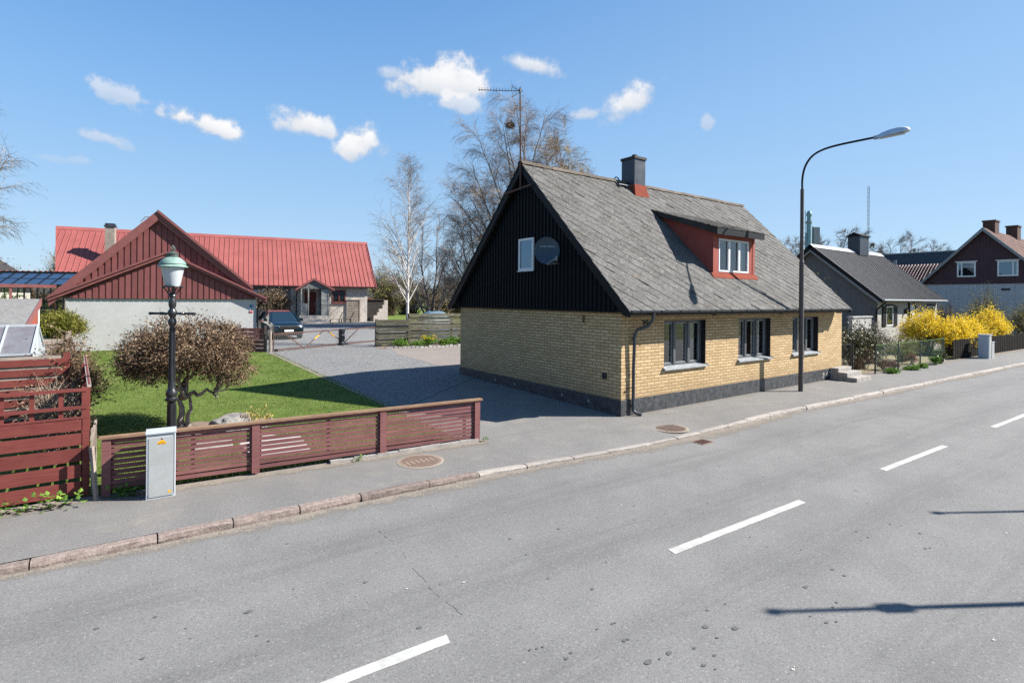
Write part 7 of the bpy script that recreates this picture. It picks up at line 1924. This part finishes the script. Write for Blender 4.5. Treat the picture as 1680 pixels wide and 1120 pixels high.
# long low tree line closing the horizon
rng = random.Random(404); mb = MB()
for i in range(14000):
    a = rng.uniform(-180,180)*math.pi/180; D_ = rng.uniform(230,330); x, y = D_*math.sin(a), D_*math.cos(a)
    h = (6+3*math.sin(a*9)+2.5*math.sin(a*23+1))*rng.uniform(0.5,1.0)
    d = V(rng.uniform(-.4,.4),rng.uniform(-.4,.4),1); mb.cr = rng.random()*0.8; mb.spike(V(x,y,0.2),V(x,y,0.2)+d*h,rng.uniform(0.3,0.9))
tl = mb.build('treeline', M['thicket'], loc=(0,0,0), recalc=False); stuff(tl, 'hazy line of bare woodland along the horizon')

# ------------------------------------------------------------------ grass blades
def inside(p, poly):
    x, y = p; c = False; n = len(poly)
    for i in range(n):
        x0,y0 = poly[i]; x1,y1 = poly[(i+1)%n]
        if (y0 > y) != (y1 > y) and x < (x1-x0)*(y-y0)/(y1-y0)+x0: c = not c
    return c
rng = random.Random(55); mb = MB()
lawn = [(-0.25,10.15),(5.85,9.7),(5.78,18.2),(5.7,21.4),(5.62,28),(5.3,31),(-0.3,31.9),(-1.6,32),(-1.2,20),(-0.62,14.5)]
mulch = [(0.6,13.2),(0.9,12.8),(1.4,12.8),(2.15,13.1),(2.05,13.75),(1.5,14.2),(0.9,14.15)]
from mathutils import noise as nz
cnt = 0
while cnt < 120000:
    y = 9.7+22.3*(rng.random()**1.8); x = rng.uniform(-1.6,5.9)
    if not inside((x,y), lawn) or inside((x,y), mulch): continue
    cnt += 1; z = gz(y)+0.012
    h = rng.uniform(0.018,0.042)*(1+0.5*nz.noise(V(x*2,y*2,0))); w = rng.uniform(0.003,0.006)*(1+max(0,y-14)*0.05)
    a = rng.uniform(0,6.283); c, s = math.cos(a)*w, math.sin(a)*w
    mb.cr = min(1,max(0,0.42+0.45*nz.noise(V(x*0.9,y*0.9,3))+0.3*nz.noise(V(x*3.3,y*3.3,7))+rng.gauss(0,0.18)))
    k = len(mb.v); mb.v += [(x-c,y-s,z),(x+c,y+s,z),(x+rng.gauss(0,h*0.5),y+rng.gauss(0,h*0.5),z+h)]; mb.face([k,k+1,k+2])
for i in range(5200):                                    # ragged grass along the fence and lawn edge
    if i % 2: x = rng.uniform(-0.2,6.0); y = 10.0-0.084*(x+0.22)+rng.uniform(0.08,0.22)
    else: y = rng.uniform(9.8,27); x = 5.82+rng.gauss(0,0.05)
    z = gz(y)+0.01; h = rng.uniform(0.05,0.14) if i % 2 else rng.uniform(0.03,0.07); w = rng.uniform(0.004,0.007); a = rng.uniform(0,6.283)
    mb.cr = rng.uniform(0.2,1); k = len(mb.v); mb.v += [(x-math.cos(a)*w,y-math.sin(a)*w,z),(x+math.cos(a)*w,y+math.sin(a)*w,z),(x+rng.gauss(0,0.03),y+rng.gauss(0,0.03),z+h)]; mb.face([k,k+1,k+2])
stuff(mb.build('grass', M['grass'], loc=(0,0,0), recalc=False), 'short mown green grass of the lawn')
# loose gravel stones
mb = MB(); rng = random.Random(66)
for i in range(16000):
    y = 13.5+rng.random()**1.4*17; x = rng.uniform(5.8,10.7)
    if y < 13.2+(x-5.8)*0.75: continue
    z = gz(y)+0.012; r = rng.uniform(0.007,0.018); a = rng.uniform(0,6.283); mb.cr = rng.random()*0.8
    k = len(mb.v); mb.v += [(x+r*math.cos(a+q*2.1),y+r*math.sin(a+q*2.1),z) for q in range(3)]+[(x,y,z+r*0.9)]
    mb.face([k,k+1,k+3]); mb.face([k+1,k+2,k+3]); mb.face([k+2,k,k+3])
M['pebble'] = ramp_mat('pebble', [(0,(0.08,0.08,0.08)),(0.5,(0.18,0.178,0.174)),(1,(0.32,0.31,0.30))], rough=0.9)
stuff(mb.build('gravel', M['pebble'], loc=(0,0,0), recalc=False), 'loose grey gravel on the driveway')
CLOUDS = [((0.4616, 0.8066, 0.3692), 0.1177, 0.042, -0.052, 1.0, 1.2),
  ((0.4057, 0.8337, 0.3747), 0.0617, 0.0242, 0.0, 0.9, 1.5),
  ((0.4841, 0.8069, 0.3385), 0.0624, 0.0253, -0.087, 0.75, 1.2),
  ((0.0683, 0.9597, 0.2725), 0.0619, 0.0247, 0.0, 1.0, 1.3),
  ((0.1113, 0.9577, 0.2655), 0.0628, 0.0231, -0.244, 1.0, 1.2),
  ((0.0028, 0.958, 0.2867), 0.0348, 0.018, -0.07, 0.6, 1.7),
  ((0.0283, 0.958, 0.2853), 0.0219, 0.0097, -0.105, 0.4, 1.5),
  ((-0.0252, 0.9734, 0.2279), 0.028, 0.0128, -0.105, 0.55, 1.7),
  ((-0.0032, 0.9744, 0.225), 0.0153, 0.0109, -0.436, 0.35, 1.6),
  ((0.2364, 0.9281, 0.2875), 0.0575, 0.0317, 0.0, 1.0, 1.2),
  ((0.2736, 0.9194, 0.2824), 0.041, 0.0248, -0.175, 0.9, 1.2),
  ((0.3339, 0.9049, 0.264), 0.0536, 0.0385, 0.262, 1.0, 1.3),
  ((0.3158, 0.9141, 0.2545), 0.0397, 0.0204, 0.0, 0.9, 1.2),
  ((0.5736, 0.7166, 0.3969), 0.0729, 0.0229, -0.244, 0.85, 1.0),
  ((0.7053, 0.6229, 0.3384), 0.058, 0.0373, 0.436, 0.95, 0.9),
  ((0.6529, 0.6849, 0.3235), 0.0329, 0.0152, 0.14, 0.75, 0.9),
  ((0.7925, 0.5342, 0.2942), 0.0113, 0.016, 0.0, 0.45, 1.3),
  ((-0.0788, 0.9787, 0.1896), 0.0293, 0.0083, 0.0, 0.25, 1.4),
  ((-0.0506, 0.9801, 0.1919), 0.0197, 0.0085, 0.0, 0.3, 1.4),
  ((0.373, 0.8477, 0.3773), 0.0476, 0.0168, 0.0, 0.6, 0.9)]
SKYSAT = 1.06; CLOUD_W = 6.8
# ------------------------------------------------------------------ sun, sky, camera
EXPOSURE = 1.33; SKY = 0.058; SUNS = 5.0
el = math.asin(SUN.z); azi = math.atan2(SUN.x, SUN.y)
ld = bpy.data.lights.new('sun', 'SUN'); ld.energy = SUNS; ld.angle = R(0.5); ld.color = (1.0, 0.955, 0.89)
lo = bpy.data.objects.new('sun', ld); COL.objects.link(lo); lo.rotation_euler = SUN.to_track_quat('Z', 'Y').to_euler(); lo.location = (30,-20,40)
w = bpy.data.worlds.new('World'); sc.world = w; w.use_nodes = True
nt = NT(w); bg = nt.n['Background']; bg.inputs['Strength'].default_value = SKY
sky = nt.new('ShaderNodeTexSky'); sky.sky_type = 'NISHITA'; sky.sun_disc = False
sky.sun_elevation = el; sky.sun_rotation = azi; sky.altitude = 0; sky.air_density = 1.0; sky.dust_density = 0.3; sky.ozone_density = 3.0
co = nt.new('ShaderNodeTexCoord'); dirv = co.outputs['Generated']
n1 = nt.new('ShaderNodeTexNoise'); n1.inputs['Scale'].default_value = 24; n1.inputs['Detail'].default_value = 9; n1.inputs['Roughness'].default_value = 0.6; nt.link(dirv, n1.inputs['Vector'])
n2 = nt.noise(dirv, 8.0, 3, 0.5)
# fair weather clouds: direction, half widths (radians), tilt, density
CL = CLOUDS
dens = None; shade = None
def dot(vec):
    d = nt.new('ShaderNodeVectorMath', operation='DOT_PRODUCT'); nt.link(dirv, d.inputs[0]); d.inputs[1].default_value = vec; return d.outputs['Value']
for (d, a, b, tilt, k, t_) in CL:
    d = V(*d).normalized(); s = d.cross(V(0,0,1)).normalized(); u = s.cross(d).normalized()
    s2 = s*math.cos(tilt)+u*math.sin(tilt); u2 = u*math.cos(tilt)-s*math.sin(tilt)
    xs_ = nt.math('DIVIDE', dot(s2), a); ys_ = nt.math('DIVIDE', dot(u2), b); f = dot(d)
    ysn = nt.math('MULTIPLY', ys_, nt.math('MULTIPLY_ADD', nt.math('LESS_THAN', ys_, 0.0), 0.35, 1.0))
    r = nt.math('SQRT', nt.math('ADD', nt.math('MULTIPLY', xs_, xs_), nt.math('MULTIPLY', ysn, ysn)))
    e = nt.math('ADD', nt.math('SUBTRACT', 1.0, r), nt.math('MULTIPLY', nt.math('SUBTRACT', n1.outputs['Fac'], 0.5), t_*2.2))
    e = nt.math('ADD', e, nt.math('MULTIPLY', nt.math('SUBTRACT', n2, 0.5), t_*1.2))
    m = nt.math('MULTIPLY', nt.smooth(e, 0.05, 0.75, 0, k), nt.math('GREATER_THAN', f, 0.5))
    dens = m if dens is None else nt.math('MAXIMUM', dens, m)
    sh = nt.math('MULTIPLY', nt.smooth(ys_, -0.9, 0.5), m)
    shade = sh if shade is None else nt.math('MAXIMUM', shade, sh)
zc = nt.sep(dirv)[2]
grad = nt.ramp(zc, [(0.0,(3.7,5.1,6.6)),(0.10,(3.1,4.75,6.6)),(0.30,(1.85,3.75,6.5)),(0.52,(0.75,2.4,5.5)),(1.0,(0.4,1.5,4.2))])
sunside = nt.smooth(dot(V(SUN.x, SUN.y, 0).normalized()), -0.6, 0.9)
grad = nt.mix(nt.math('MULTIPLY', sunside, 0.45), grad, (3.0,4.5,6.3))
skyc = nt.mix(0.8, sky.outputs[0], grad)
cw = CLOUD_W
ccol = nt.mix(nt.math('MULTIPLY', shade, nt.smooth(n1.outputs['Fac'], 0.25, 0.6, 0.45, 1.0)), (cw*0.62,cw*0.68,cw*0.78), (cw,cw,cw*1.01))
nt.link(nt.mix(dens, skyc, ccol), bg.inputs['Color'])

cd = bpy.data.cameras.new('camera'); cam = bpy.data.objects.new('camera', cd); COL.objects.link(cam); sc.camera = cam
cd.sensor_width = 36; cd.lens = 36*878.6/1680; cd.shift_x = 0; cd.shift_y = (490-560)/1680
cd.clip_end = 4000; cd.clip_start = 0.05
yaw, roll = 0.6307, 0.008
cam.matrix_world = Matrix.Translation(V(0,0,3.0)) @ Matrix.Rotation(-yaw, 4, 'Z') @ Matrix.Rotation(R(90), 4, 'X') @ Matrix.Rotation(roll, 4, 'Z')
sc.view_settings.view_transform = 'Standard'; sc.view_settings.look = 'None'; sc.view_settings.exposure = EXPOSURE; sc.view_settings.gamma = 1
sc.render.engine = 'CYCLES'; sc.cycles.use_denoising = False
sc.cycles.max_bounces = 6; sc.cycles.transparent_max_bounces = 12
